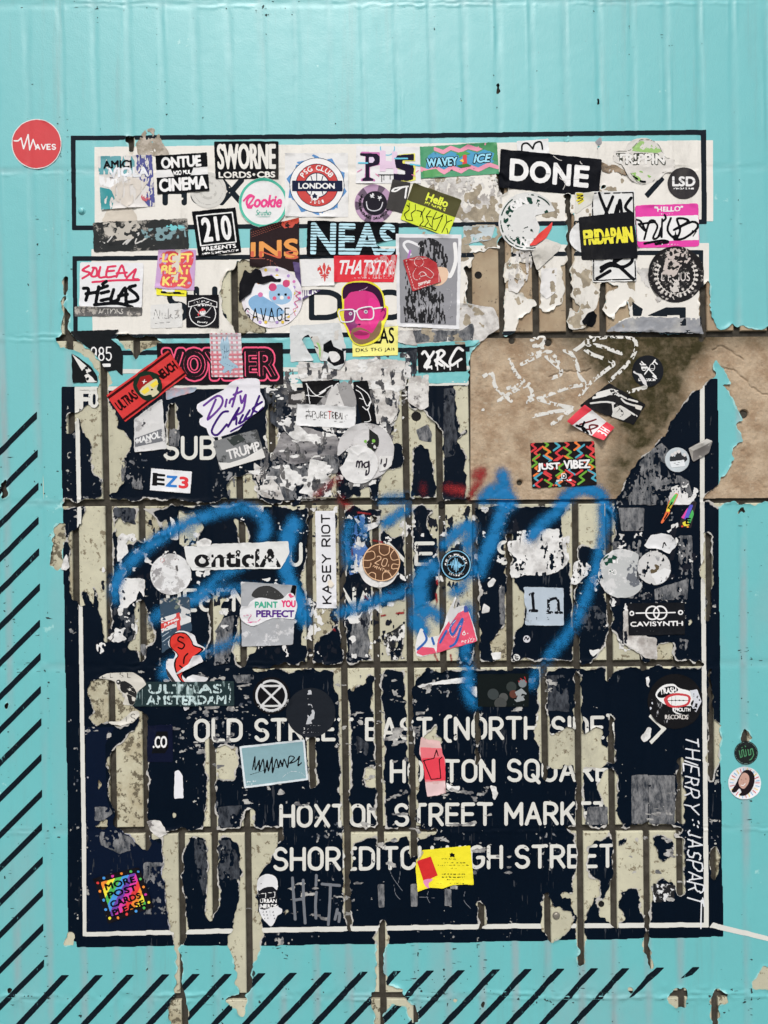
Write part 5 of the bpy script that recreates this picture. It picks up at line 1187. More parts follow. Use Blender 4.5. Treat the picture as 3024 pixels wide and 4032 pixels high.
st('name_tag', 'olive and neon yellow Hello my name is tag tilted clockwise', 'name tag', q(1,0,"1042 1198 1357 1310 1265 1550 955 1435"), (206,222,40), [
   R(0,0,100,47,(82,80,50),'panel'), T('Hello', 33,10,78,32, (222,232,60), bold=4), T('MY NAME IS', 34,33,78,42, (222,232,60), bold=1),
   L("6 52 10 70 4 84 12 96 ; 18 50 22 64 16 76 24 92 ; 24 64 34 62 36 76 ; 38 50 36 66 44 84 40 98 ; 50 52 46 70 54 80 50 96 ; 46 70 58 66 ; 62 50 60 72 66 96 ; 62 70 72 60 76 50 ; 76 54 74 96 ; 82 50 88 66 96 56 ; 88 66 86 96 ; 2 60 8 62 ; 56 84 62 90 ; 92 80 98 92 ; 12 96 24 92 ; 40 98 50 96 66 96 74 96", 3.2, (40,46,20), 'lettering', smooth=False)], rad=7, gr=0.03)
st('letters_poster', 'black NEAS sticker with pale blue sliced capitals, partly peeled at its right', 'sticker', ('q', N("1211 871 1570 878 1568 1012 1207 1008")), B, [T('NEAS', 4,4,97,97, (184,224,234), bold=10)] + [R(2, y, 98, y + 2.6, B, 'cut') for y in (12,20,28,36,45,54,63,73,84)], tears="74 62 100 48 100 76 82 78", gr=0.15)
st('letters_poster', 'brown black sticker with sunset orange letters INS and fine line pattern', 'sticker', ('q', N("985 905 1178 860 1180 1074 983 1048")), (44,32,34), [T('INS', 2,36,98,74, (226,150,70), bold=8), R(0,55,100,75,(200,84,50),'stripe',) if False else T('INS', 2,60,98,76, (204,90,56)), L("2 10 60 2 ; 2 16 70 4 ; 2 22 80 6 ; 2 80 40 80 60 98 ; 30 80 30 98 ; 36 80 36 98 ; 42 80 42 98 ; 70 80 70 98 ; 76 80 76 98 ; 82 80 82 98", 2, (170,90,70), 'line'), P("60 0 100 0 100 16 70 14", (200,70,50), wear=0.4)], gr=0.2)
st('weathered_poster', 'long weathered black and grey poster strip with a pale graffiti scribble under the upper heading', 'poster', q(0,0,"610 1458 1228 1428 1236 1632 615 1648"), (48,50,50), [L("6 74 10 50 20 46 14 70 8 66 ; 30 80 40 50 34 78 48 40 44 76 60 50 50 70", 5, (200,198,192), 'scribble', wear=0.35), P("10 0 46 0 50 20 42 60 24 64 12 40", (186,180,168), 'worn_patch', wear=0.44), P("50 30 96 20 98 60 70 70 54 60", (118,150,154), 'worn_patch', wear=0.52), P("66 18 86 14 98 30 80 40", (110,196,200), 'worn_patch', wear=0.56)], wear=0.38, wcol=(150,146,138), rough_edge=0.8, gr=0.5)
m_port = mat('portrait_grey', (142,142,146), 0.55, 0.06)
st('portrait_poster', 'grey portrait poster with white border, its black hair and jumper speckled away', 'poster', ('q', N("1558 922 1817 925 1808 1298 1564 1286")), (222,222,222), [
   R(5,4,95,96,(140,140,144),'panel'), L("22 22 12 12 20 8 40 14", 10, (226,226,226)), L("22 18 16 32", 9, (170,110,180)), L("90 10 92 28 84 44 78 40", 15, WH),
   P("34 10 52 4 72 12 80 26 76 40 58 36 44 30 36 22", (40,40,42), 'hair', smooth=True, wear=0.47, pk=4), P("60 36 78 36 80 46 70 54 56 54 50 48", (224,190,160), 'face', smooth=True), P("62 48 70 47 66 51", (130,60,120), 'mouth'),
   P("14 42 30 34 30 60 12 60", (34,34,36), 'hair', wear=0.5, pk=4), P("20 58 40 52 60 56 74 64 78 95 12 95 10 72", (38,38,40), 'jumper', wear=0.48, pk=4), L("70 58 86 60 84 78 74 82", 2, (190,190,190), 'line'), T('copt', 80,86,90,90, (90,90,92), shear=0.3)], gr=0.1, crumple=0.1)
st('square_sticker', 'crumpled red square sticker lettered paynter with a white line drawn creature', 'sticker', pl(1,1,"972 45 1060 22 1112 20 1192 62 1222 185 1035 248"), (178,42,46), [
   L("8 12 72 4 ; 94 30 94 76 30 94 8 12", 2.4, (228,200,196), 'border', smooth=False), (('O', 42, 16, 12, 2.4, {}), (228,200,196), 'head'), L("34 34 26 52 32 66 44 64 46 52 ; 54 30 66 36 80 50 74 62 62 56", 2.4, (228,200,196), 'body'), L("42 52 46 46 52 44 58 48 62 54 ; 46 58 60 54", 3, (228,200,196), 'hands'), T('paynter', 40,70,74,84, (228,205,200), bold=1.5, rot=-14)], frame=Z(1,1,"972 20 1222 20 1222 248 972 248"), crumple=0.8, gr=0.05, dz=0.5, lift=((8,12,30,3),(70,14,40,2)))
st('label_sticker', 'white sticker with a red fleur-de-lis left of the THATSTYLE sticker', 'sticker', q(1,1,"303 38 525 30 527 208 310 214"), (224,223,220), [
   P("70 12 75 30 71 52 75 60 71 92 66 60 70 52 64 30", (204,58,54), 'emblem'), P("50 34 58 28 64 40 66 56 56 58 54 50 60 48 56 40 50 48", (204,58,54), 'emblem'), P("90 34 82 28 76 40 74 56 84 58 86 50 80 48 84 40 90 48", (204,58,54), 'emblem'), R(58,59,82,64,(204,58,54),'emblem'), L("56 24 60 30 ; 84 24 80 30 ; 60 72 66 66 ; 80 72 74 66", 3, (204,58,54), 'emblem')], gr=0.3)
st('paper_scrap', 'purple wedge with white letters ULIS left of the letter D', 'paper scrap', pl(1,1,"255 55 300 60 312 240 440 240 320 300 300 300"), (80,62,110), [T('JILIS', 30,72,90,96, WH, bold=3)], frame=Z(1,1,"255 55 440 55 440 300 255 300"))
st('label_sticker', 'red THATSTYLE sticker with white brush capitals, pink abrasion at its right', 'sticker', q(1,1,"522 15 936 10 912 186 524 186"), (216,30,48), [
   T('THATSTYL', 9,16,99,72, (228,224,224), bold=3, shear=0.35), P("52 40 66 12 80 0 100 0 100 78 70 86 44 84 50 60", (216,150,150), 'worn_patch', wear=0.5, pk=4), T('WWW.THATSTYLEMUSIC.COM', 27,81,98,87, (228,190,190), bold=0.8)], gr=0.05)
st('round_sticker', 'round dotted sticker with a pale blue cartoon bear lying over the word SAVAGE', 'sticker', ('c', 1072, 1171, 121), (224,218,222), [
   x for x in [C(12 + 9.2 * (k % 10), 6 + 9.4 * (k // 10), 2.6, ((222,190,60),(214,120,180),(170,140,200))[(k * 7) % 3], 'dot') for k in range(100) if 18 < math.hypot(12 + 9.2 * (k % 10) - 50, 6 + 9.4 * (k // 10) - 50) < 45.5 and (k % 3 != 1 or k % 7 == 0)]] + [
   P("16 30 26 22 40 18 60 16 74 22 86 36 84 56 88 70 74 82 52 90 30 84 12 74 6 54 10 40", (228,228,230), 'panel', smooth=True), L("88 40 96 44 88 48 95 54 86 58 92 66 84 70 88 80 78 80", 2.5, (210,60,120), 'zigzag', smooth=False),
   P("46 40 58 30 72 32 82 42 80 56 68 62 54 60 46 52", (150,186,214), 'head', smooth=True), C(51,34,6.5,(200,60,110),'ear'), C(73,28,6,(200,60,110),'ear'), P("14 52 28 46 44 54 60 64 70 74 60 82 40 80 22 74 12 62", (126,170,206), 'body', smooth=True), C(61,46,2.2,B,'eye'), C(72,46,2.2,B,'eye'), C(54,52,3.2,(220,90,120),'cheek'), C(77,51,2.6,(220,90,120),'cheek'), C(66,51,3.4,WH,'muzzle'), C(31,46,4,(206,110,160)), C(28,26,3,(226,150,70)),
   T('SAVAGE', 6,68,78,88, B, st=4, gap=3.4, rot=8)], wear=0.0)
st('paper_scrap', 'black torn blot covering the upper left of the round dotted bear sticker', 'paper scrap', pl(1,1,"-60 100 -20 130 10 95 50 112 55 150 120 140 150 170 180 165 175 185 90 185 60 200 10 190 -20 260 -60 290 -100 320 -95 200"), (20,20,24), rough_edge=0.6)
st('yellow_label', 'pale yellow lettered sheet reading DKS TFG JAB below the pink face', 'sticker', q(1,1,"640 462 940 460 940 662 645 672"), (238,232,130), [T('HELAS', 12,10,92,62, B, bold=2), T('DKS TFG JAB', 7,74,93,90, (66,60,40), bold=0.6), P("0 0 100 0 100 6 60 10 30 4", (226,222,210), 'worn_patch')], wear=0.22, wcol=(230,228,196))
face = smooth(Y7("410 270 500 256 620 265 700 318 742 400 752 478 780 500 775 590 748 650 722 740 690 800 620 842 530 862 460 835 418 780 385 700 362 655 325 625 303 540 320 513 350 508 343 350 370 298"), 3)
fx = np.asarray(face); FX0, FY0 = fx.min(0); FX1, FY1 = fx.max(0)
def fl(s):
    if ';' in s: return ' ; '.join(fl(t) for t in s.split(';'))
    return ' '.join('%.2f %.2f' % ((a - FX0) / (FX1 - FX0) * 100, (b - FY0) / (FY1 - FY0) * 100) for a, b in Y7(s))
MG = (206, 34, 120)
st('face_sticker', 'cut-out magenta face of a bearded man in white square glasses, edged yellow', 'sticker', ('p', face), (232,222,48), [
   P(fl("372 400 400 350 560 320 660 330 720 400 735 500 762 505 758 580 735 615 712 640 700 740 650 800 540 843 470 825 432 770 402 690 378 640 368 560"), MG, 'face', smooth=True),
   P(fl("368 540 480 520 470 640 498 662 440 724 402 690 378 640"), (128,24,100), 'cheek', smooth=True), P(fl("600 420 700 470 690 640 640 700 600 640"), (222,30,132), 'cheek', smooth=True),
   P(fl("356 420 358 330 400 285 500 268 610 280 690 330 725 400 738 500 716 520 690 440 640 370 560 345 470 352 420 366 385 410"), (52,22,52), 'hair', smooth=True), L(fl("500 350 560 330 585 310"), 2.5, (190,150,180), 'parting'),
   P(fl("430 745 452 700 520 690 590 720 625 742 662 690 702 620 716 640 706 730 650 800 540 845 470 830 432 780"), (128,96,62), 'beard', smooth=True), P(fl("490 722 540 715 606 745 590 790 520 800 470 776 462 750"), MG, 'chin', smooth=True),
   P(fl("446 744 500 722 540 730 602 744 560 764 480 762"), (150,20,84), 'lips', smooth=True), P(fl("488 655 530 652 512 672"), (84,16,70), 'nose'),
   P(fl("396 520 452 518 456 532 400 534"), (92,18,76), 'brow'), P(fl("520 505 600 500 612 520 530 528"), (150,24,96), 'brow'), C(*[float(t) for t in fl("428 560").split()], 3.4, (206,196,206), 'eye'), C(*[float(t) for t in fl("570 542").split()], 3.8, (206,196,206), 'eye'), C(*[float(t) for t in fl("428 560").split()], 1.5, (50,80,100), 'pupil'), C(*[float(t) for t in fl("570 542").split()], 1.8, (50,80,100), 'pupil'),
   P(fl("330 548 366 546 368 624 348 630"), (226,216,60), 'gap'), L(fl("320 538 400 522 462 530 462 600 438 632 350 636 332 600"), 5, (230,226,230), 'glasses', close=True), L(fl("488 532 560 500 632 504 636 602 560 614 516 608"), 5, (230,226,230), 'glasses', close=True), L(fl("460 540 490 534 ; 632 515 722 503"), 6, (230,226,230), 'glasses'),
   L(fl("712 540 740 520 752 560 730 600"), 3, (120,20,90), 'ear')], gr=0.0, crumple=0.05, dz=0.5)
st('paper_label', 'rounded white sticker with pink SOLEA and black HELAS marker tags', 'sticker', q(0,1,"525 55 940 60 930 355 522 350"), (226,226,226), [
   L("14 8 4 18 16 24 4 36 ; 22 14 18 30 26 30 26 14 20 12 ; 32 10 30 32 40 32 ; 44 10 42 32 56 30 ; 42 20 54 18 ; 44 10 56 8 ; 58 32 66 6 72 30 ; 58 24 74 22 ; 74 34 88 14 84 34 92 36 ; 20 44 50 40 94 38", 8.5, (214,40,84), 'lettering'),
   L("6 58 14 60 10 84 ; 10 70 28 66 ; 30 54 26 88 ; 32 58 44 52 ; 34 68 46 64 ; 34 84 48 80 ; 36 48 42 42 ; 54 60 50 86 62 82 ; 60 84 72 56 74 84 ; 62 74 76 70 ; 88 50 78 56 90 70 92 82 74 88 ; 24 94 60 90 84 98", 13, B, 'lettering')], rad=10, gr=0.05)
st('weathered_poster', 'grey scratched ACTION label peeping below the SOLEA sticker', 'sticker', q(0,1,"488 345 932 352 930 405 490 410"), (92,90,88), [T('ACTIONS', 35,18,72,80, (200,196,188), bold=1, wear=0.3)], wear=0.4, wcol=(176,170,160))
st('yellow_label', 'bright yellow slip with a black and white pixel drawing under the pink graffiti card', 'sticker', q(0,1,"1025 215 1222 222 1218 280 1025 270"), (236,228,40), [R(18,20,60,55,WH), P("14 50 30 50 30 62 55 62 55 50 80 50 80 66 94 66 94 76 14 76", B)], gr=0.0)
st('graffiti_card', 'lilac card with yellow and red graffiti lettering, its middle rubbed white', 'sticker', ('q', N("625 987 773 984 765 1145 610 1136")), (196,158,200), [
   P("10 8 44 4 56 8 90 4 94 30 86 50 94 80 84 96 60 92 44 96 14 92 16 60 6 40", (216,70,80), 'lettering', smooth=True), T('LOFT', 12,8,90,32, (238,214,110), bold=9), T('BEAT', 12,38,90,62, (238,214,110), bold=9), T('KAZ', 18,68,84,92, (238,214,110), bold=9), P("38 0 60 0 56 96 40 96", (214,206,190), 'worn_patch', wear=0.46)], wear=0.12, pwear=0.28)
st('square_sticker', 'small square black pirate crew sticker COASTSIDE ARMADA with a skull', 'sticker', q(0,1,"1220 268 1432 270 1433 483 1218 482"), (26,26,30), [
   L("6 22 50 8 94 22 94 38 50 26 6 38", 3, WH, 'banner', close=True, smooth=False), L("16 36 10 56 16 78 34 92 50 95 66 92 84 78 90 56 84 36", 3.5, WH, 'border'), A('COASTSIDE', 50,80,60,-90,7, WH, bold=0.8), T('ARMADA', 28,27,72,35, WH, bold=1), C(50,52,9,WH,'skull'), P("40 48 50 40 60 48 42 50 38 66 34 60", (206,40,50), 'bandana'), C(47,52,2,B,'eye'), C(54,52,2,B,'eye'), R(46,58,55,63,WH,'jaw'), L("24 38 44 60 74 70 ; 76 38 56 60 28 70", 3, (190,190,190), 'sword'), T('Takin', 42,70,58,77, WH), T('Booty', 34,79,66,90, WH, bold=1)], gr=0.0)
st('paper_label', 'scratched white sticker with a faint grey scrawl below the lilac card', 'sticker', q(0,1,"985 335 1190 320 1195 480 985 488"), (218,217,212), [L("10 60 16 20 26 60 30 24 ; 38 60 36 36 ; 48 40 44 58 52 60 ; 56 20 56 60 66 44 60 50 70 62 ; 76 30 76 62 ; 76 30 88 32 80 46 90 52 78 62 ; 14 80 60 76", 2.5, (130,128,126), 'scribble')], rad=8, wear=0.35, wcol=(190,186,178), crumple=0.4)
st('label_sticker', 'black sheet with thin numerals 985 and a white bar, torn diagonally through its left', 'sticker', pl(0,1,"460 505 785 495 720 548 790 610 805 660 805 800 760 760 700 770 650 690 590 620 500 560"), (26,29,31), [T('985', 40,38,78,66, WH, st=5), R(48,73,77,80,WH,'bar')], frame=Z(0,1,"460 495 805 495 805 800 460 800"), torn=0.6, wear=0.15, wcol=(120,120,116))
st('paper_scrap', 'black and white ragged remnant left of the torn joint under the 985 sheet', 'paper scrap', pl(0,1,"470 650 520 680 600 740 640 800 640 840 475 842"), (24,26,28), [P("0 0 40 30 78 60 60 66 100 98 60 100 40 60", (222,220,214), 'tear', wear=0.3)], torn=0.5)
st('neon_sticker', 'long black sticker with hot pink outlined capitals VOYDER', 'sticker', ('q', N("618 1353 1114 1350 1117 1515 623 1517")), (24,22,25), [T('VOYDER', 3,8,97,93, (240,84,122), bold=34, fat=1), T('VOYDER', 4.2,12,95.8,89, (30,22,27), bold=24, fat=1), T('VOYDER', 6.5,20,93.5,81, (240,84,122), bold=7, fat=1), T('VOYDER', 6.5,20,93.5,81, (30,22,27), bold=2, fat=1)], gr=0.03)
_gr = [L("%d 0 %d 100" % (x, x), 8, (206,120,130) if x < 60 else (200,140,150), 'check') for x in range(6, 100, 16)] + [L("0 %d 100 %d" % (y, y), 8, (206,120,130) if y > 40 else (186,176,180), 'check') for y in range(5, 100, 11)]
st('eagle_sticker', 'checked gingham sticker with a faceted blue grey eagle raising its wing', 'sticker', q(0,1,"1370 520 1575 518 1590 805 1385 805"), (218,210,212), _gr + [
   P("40 6 48 20 56 4 62 24 62 40 56 58 66 66 84 74 88 80 74 80 64 84 60 96 56 84 40 92 34 88 44 78 30 70 24 60 30 66 36 52 32 30", (150,180,196), 'eagle'), L("44 12 46 40 40 60 ; 52 10 52 40 48 58 ; 58 16 56 44 54 56 ; 36 36 50 44 60 40 ; 44 70 60 74 80 78", 2, (66,92,112), 'line', smooth=False)], wear=0.1)
st('banner_sticker', 'red ULTRAS NEUCH sticker with black bars and a skull in yellow glasses, tilted upward', 'sticker', q(0,1,"695 925 1100 632 1222 795 820 1098"), (206,44,42), [
   R(0,6,100,14,(60,14,16),'bar'), R(0,88,100,95,(60,14,16),'bar'), T('ULTRAS', 3,32,33,66, (34,10,12), bold=5), T('NEUCH', 68,34,97,66, (34,10,12), bold=5), P("34 46 38 18 52 4 64 18 70 44 66 82 52 98 38 86", (24,46,34), 'hood', smooth=True), P("40 30 50 16 62 28 62 46 66 52 56 54 38 50", (150,34,34), 'cap'), P("40 48 64 48 64 66 58 78 58 90 48 90 48 80 40 70", (206,200,160), 'skull', smooth=True), P("40 54 51 54 50 68 41 68", (230,206,60), 'lens'), P("54 54 65 54 64 68 55 68", (230,206,60), 'lens'), P("50 70 53 66 55 74", (30,26,24), 'nose'), T('x', 48,30,54,40, WH, bold=2)], gr=0.05)
dc = smooth(Z(0,1,"1290 985 1340 955 1400 920 1460 890 1500 850 1540 825 1600 815 1680 815 1700 840 1700 900 1730 960 1720 1010 1660 1050 1600 1100 1560 1150 1440 1195 1370 1190 1350 1140 1310 1120 1305 1080 1330 1060 1295 1030"), 2)
st('cutout_sticker', 'white cut-out sticker with slanted purple script Dirty Cheeks', 'sticker', ('p', dc), (226,224,228), [
   L("10 46 30 30 38 36 34 50 16 70 22 52 28 36 ; 44 36 42 48 ; 48 42 50 36 54 34 ; 52 48 60 16 ; 54 28 66 22 ; 64 30 66 42 72 28 68 54 58 62", 8.5, (96,44,140), 'lettering'), L("46 56 36 60 22 88 30 96 44 78 ; 46 82 62 50 54 70 58 66 58 78 ; 64 70 68 62 62 76 70 72 ; 74 62 78 54 70 70 78 66 ; 80 64 92 30 ; 96 40 82 52 90 58 ; 98 50 92 58 98 64", 8.5, (60,30,110), 'lettering'), L("50 90 90 64", 7, (60,30,110), 'line')], gr=0.0, dz=0.4)
st('outline_poster', 'black poster piece with white outlined mountains left of its torn middle', 'poster', q(1,1,"312 832 560 826 575 985 350 985"), (22,22,24), [L("10 10 30 60 60 40 40 52 80 20 60 60 96 10 80 80 ; 2 60 40 66 90 70 ; 12 12 8 96", 3, WH, 'line')], torn=0.4, tears="60 70 100 20 100 100 50 100")
st('weathered_poster', 'dark grey stained scrap with a pale square left of the outlined black poster', 'poster', q(1,1,"228 905 330 885 345 985 225 985"), (60,58,58), [R(15,22,80,66,(190,186,182),'panel',wear=0.25)], wear=0.3, torn=0.4)
st('weathered_poster', 'grey triangular photocopy tear between the two black poster pieces', 'poster', pl(1,1,"410 985 500 880 590 830 640 860 670 950 668 1000 420 990"), (150,148,146), [P("40 20 50 10 60 60 70 98 20 98 30 50", (206,204,200), 'panel', wear=0.3)], wear=0.38, wcol=(80,80,80), torn=0.3)
st('outline_poster', 'tall black poster piece with white flame outlines right of the record label sticker', 'poster', q(1,1,"645 835 742 828 797 1096 706 1112"), (20,20,22), [L("10 20 40 30 60 60 90 50 60 70 30 60 ; 20 40 50 44 ; 20 10 80 30 96 52 ; 60 66 66 94 20 96 ; 70 60 96 52", 3.2, WH, 'line')], torn=0.2)
st('record_label', 'clean white PURE TRIBAL RECORDS sticker with a small robot', 'sticker', q(1,1,"280 980 668 998 662 1143 275 1122"), (226,226,224), [
   F(0.7,1.5,99.3,98.5,1.5,(120,120,120)), T('PURE', 27,30,52,60, (66,62,60), st=2.6), T('T', 53,27,59,62, (196,50,46), st=3.2), T('RIBAL', 60,30,80,60, (66,62,60), st=2.6), T('RECORDS', 42,66,62,74, (90,86,84)), L("28 68 40 70 ; 64 70 78 72 84 60 82 44 86 40", 1.8, (66,62,60), 'line'), F(16,32,25,50,2,(66,62,60),'robot'), (('O', 20.5, 41, 2.2, 2, {}), (66,62,60), 'eye'), L("14 52 27 52 ; 17 54 17 68 ; 24 54 24 68 ; 20 24 21 32", 2.4, (66,62,60), 'robot')], gr=0.0, crumple=0.05)
st('drip_sticker', 'black sticker with three white dripping graffiti letters XRC', 'sticker', q(1,1,"1065 608 1380 592 1390 768 1073 775"), (22,22,24), [L("10 28 16 20 24 50 22 68 14 80 ; 34 22 30 34 14 76 26 80", 10, WH, 'lettering'), L("40 24 50 18 56 30 44 50 36 56 50 76 ; 44 24 38 74 ; 44 50 62 80", 10, WH, 'lettering'), L("94 22 84 12 74 34 66 62 70 76 84 60 90 54", 10, WH, 'lettering'), L("18 74 18 90 ; 28 76 28 88 ; 40 74 40 92 ; 54 76 54 88 ; 66 74 66 94 ; 82 64 82 84", 5, WH, 'drip')], gr=0.0)
st('torn_label', 'small wrinkled white label with black graffiti blot below the bear sticker', 'sticker', ('p', Z(1,1,"235 470 560 450 600 600 600 700 560 760 490 750 480 700 430 700 240 706")), (204,206,204), [P("60 46 74 36 78 50 96 60 98 86 80 92 66 80 72 66 60 60", B, 'scribble'), P("70 62 84 62 90 76 78 84 72 76", (214,212,208), 'scribble', smooth=True), P("30 30 50 28 60 60 56 84 46 60", (196,192,184), 'worn_patch'), L("48 40 54 56 52 80", 8, (150,190,110), 'stripe', wear=0.45), L("40 30 34 40 50 54", 4, B, 'line', wear=0.3)], wear=0.3, torn=0.8, crumple=0.7, tears="34 22 60 96 54 100 20 36")
st('torn_label', 'torn grey white poster scrap lettered MANOL hanging under the red skull sticker', 'poster', q(0,1,"878 1080 1060 945 1092 1272 880 1297"), (208,207,204), [R(2,58,90,84,(110,112,116),'panel',wear=0.36), T('MANOL', 6,60,84,76, (222,222,220), bold=2.5), T('UNLTD MUSIC', 4,92,46,97, (120,120,120)), P("20 24 34 18 40 30 28 38", (70,70,74), 'mark', wear=0.4)], wear=0.32, wcol=(170,168,166), torn=0.5, crumple=0.4)
st('torn_label', 'torn grey label reading TRUMP tilted under the purple script sticker', 'poster', ('q', N("840 1738 1012 1690 1046 1802 868 1853")), (120,122,122), [T('TRUMP', 22,40,96,74, (222,220,216), bold=3), P("0 72 24 84 60 82 100 66 100 100 4 100", (218,216,210), 'strip'), P("30 4 60 0 70 24 40 34", (56,62,60), 'blot', wear=0.4)], wear=0.42, wcol=(60,62,62), torn=0.4)
st('label_sticker', 'small white EZ3 sticker with black, blue and red slab characters', 'sticker', q(0,1,"990 1400 1255 1422 1245 1565 980 1543"), (226,226,226), [T('E', 7,22,36,74, (24,24,26), bold=6), T('Z', 38,26,66,78, (40,120,196), bold=6), T('3', 70,26,94,80, (218,48,56), bold=7), L("7 24 7 74 ; 6 23 16 23 ; 6 74 16 74", 6, (24,24,26), 'serif')], gr=0.0)
st('ring_remnant', 'wide torn grey disc behind the two white paper discs under the record label', 'sticker remnant', ('c', *Z(1,1,"730 1290")[0], 112), (198,196,194), wear=0.35, wcol=(150,146,144), torn=0.5, tears="0 60 24 40 40 100 0 100")
st('ring_remnant', 'worn round scrap with three green dots on black below the record label sticker', 'sticker remnant', ('c', *Z(1,1,"735 1225")[0], 50), (206,204,202), [P("60 0 100 30 98 80 66 96 44 60 60 44", (40,42,40), 'patch', wear=0.25), C(46,50,6,(120,180,70),'dot'), C(78,48,7,(120,180,70),'dot'), C(64,84,7,(120,180,70),'dot')], wear=0.3)
st('ring_remnant', 'big wrinkled white disc scrap with hand lettered mg in black', 'sticker remnant', ('c', *Z(1,1,"685 1375")[0], 76), (216,215,212), [L("44 56 46 42 52 46 50 58 ; 50 46 58 42 58 58 ; 72 44 64 48 66 58 74 54 76 42 76 70 68 78 70 66", 6, (50,46,54), 'lettering'), P("0 20 20 24 14 40 4 40", (196,80,90), 'stain', wear=0.4)], wear=0.22, wcol=(170,168,166), crumple=0.9, torn=0.7, holes=0.2, tears="0 10 24 20 10 50 0 60")
st('ring_remnant', 'small torn disc edge with letters id right of the wrinkled white disc', 'sticker remnant', pl(1,1,"820 1320 905 1320 900 1380 860 1410 820 1425 810 1380"), (212,210,206), [L("20 50 26 20 ; 50 50 40 56 46 68 56 50 60 16", 5, (50,46,54), 'lettering')], torn=0.4)
st('round_sticker', 'round black EXPLOSION sticker with two faces over crossed white strokes', 'sticker', ci(2,1,913,765,103), (30,32,36), [L("30 20 76 68 ; 74 14 40 60 ; 26 26 36 38 ; 70 18 80 28 ; 66 66 78 74", 5, WH, 'cross', smooth=False), C(38,38,9,WH,'face',ry=1.3), C(64,38,9,WH,'face',ry=1.3), C(64,38,7.5,(30,32,36),'face',ry=1.3), L("30 34 46 34 ; 34 44 42 44", 4, B, 'glasses'), L("58 42 70 42", 2.5, WH, 'moustache'), T('EXPLOSION', 20,73,75,83, WH, bold=1.5, wear=0.2), A('LYRICS AND MUSIC', 50,50,43,-60,3.6, (190,190,190)), A('COME IN CONCERT', 50,50,43,60,3.6, (190,190,190), flip=True), P("0 44 14 56 30 60 44 80 48 98 36 92 20 64 4 56", (214,212,210), 'tear', wear=0.2)], gr=0.0)
st('torn_poster', 'diamond shaped torn black and white ink poster on the concrete panel', 'poster', q(2,1,"660 845 898 985 822 1118 468 992"), (28,28,30), [L("4 60 30 20 60 30 90 20 ; 10 80 40 50 96 60 ; 40 50 60 90 ; 20 10 50 16 80 6", 7, (214,212,206), 'line', wear=0.3), P("56 46 86 62 80 96 58 98 50 66", (206,204,196), 'shape', wear=0.2), P("0 40 14 10 30 4 20 40 4 70", (220,218,212), 'tear', wear=0.3), P("78 20 96 12 98 30 86 34", (214,210,200), 'shape'), L("56 56 72 70 70 90 ; 60 60 60 84", 2, B, 'line')], wear=0.15, torn=0.8, crumple=0.4)
st('name_tag', 'curled red and white HELLO tag peeling off the concrete, hanging upside down', 'name tag', q(2,1,"500 985 692 1135 612 1222 370 1100"), (224,222,220), [P("0 0 24 0 18 100 0 100", (220,60,74), 'band'), P("74 0 100 0 100 100 72 100", (220,60,74), 'band'), T('H E', 76,30,97,70, WH, rot=90, bold=3), L("30 80 44 40 50 20 ; 44 90 60 70 66 40 50 60 68 90", 6, (110,40,44), 'lettering'), L("26 92 44 84 62 98 ; 34 60 40 84 50 96", 9, B, 'lettering'), T('my', 70,40,74,60, (200,60,70), rot=90)], dz=0.8, lift=((0,100,90,14),(100,100,70,12),(100,0,40,4)), gr=0.0, crumple=0.3, rad=3)
_vib = []
_vc = [(206, 52, 58), (70, 160, 180), (232, 120, 50), (104, 164, 48), (214, 60, 60)]
_vr = random.Random(3)
for k in range(34):
    cx_, cy_ = (k % 6) * 17 + 8 + _vr.uniform(-3, 3), (k // 6) * 18 + 6 + _vr.uniform(-3, 3); sg = 1 if (k % 2) else -1; a_ = 7
    _vib.append(L("%.0f %.0f %.0f %.0f %.0f %.0f %.0f %.0f" % (cx_ - sg * a_, cy_ - 13, cx_ + sg * a_ * .6, cy_ - 2, cx_ - sg * a_ * .4, cy_ + 6, cx_ + sg * a_, cy_ + 15), 7.5, _vc[(k * 3 + k // 6) % 5], 'stroke', smooth=False))
st('bright_sticker', 'multicoloured maze patterned JUST VIBEZ sticker on the concrete panel', 'sticker', q(2,1,"145 1235 563 1222 580 1510 158 1530"), (30,24,26), _vib + [T('JUST', 8,42,46,67, B, bold=9, fat=1), T('VIBEZ', 49,38,93,63, B, bold=9, fat=1), T('JUST', 9,45,45,65, WH, bold=5), T('VIBEZ', 50,41,92,61, WH, bold=5), F(46,71,53,81,3,WH,'logo'), C(49.5,76,1.7,WH,'logo'), T('@JUSTVIBEZ', 37,83.5,62,89, WH, bold=1), T('FOLLOW', 44,92,55,95.5, WH)], rad=6, wear=0.15, gr=0.0)
st('round_sticker', 'small round black and white group photo sticker holding a paper, on the navy corner', 'sticker', ci(2,1,1103,1345,80), (190,198,200), [P("20 40 30 24 40 40 50 14 64 16 70 34 84 28 92 48 80 60 20 56", (50,52,54), 'people'), C(30,30,7,(214,210,206),'face'), C(42,22,7,(214,210,206),'face'), C(56,16,8,(214,210,206),'face'), C(80,30,7,(214,210,206),'face'), P("18 58 78 50 82 76 26 82", (222,226,226), 'card'), L("28 66 70 58 ; 34 72 66 68", 2, (90,90,96), 'lettering', wear=0.3)], gr=0.1)
st('folded_tape', 'folded grey strip of tape standing off the cream frame line', 'tape', pl(2,1,"1170 1270 1290 1208 1330 1222 1308 1300 1205 1360"), (160,156,148), [P("0 42 76 0 100 10 20 52", (196,192,184), 'fold'), P("20 54 100 12 86 62 22 100", (120,116,112), 'fold', wear=0.3)], frame=Z(2,1,"1170 1208 1330 1208 1330 1360 1170 1360"), dz=1.5, lift=((50,20,60,9),), crumple=0.6, torn=0.4)
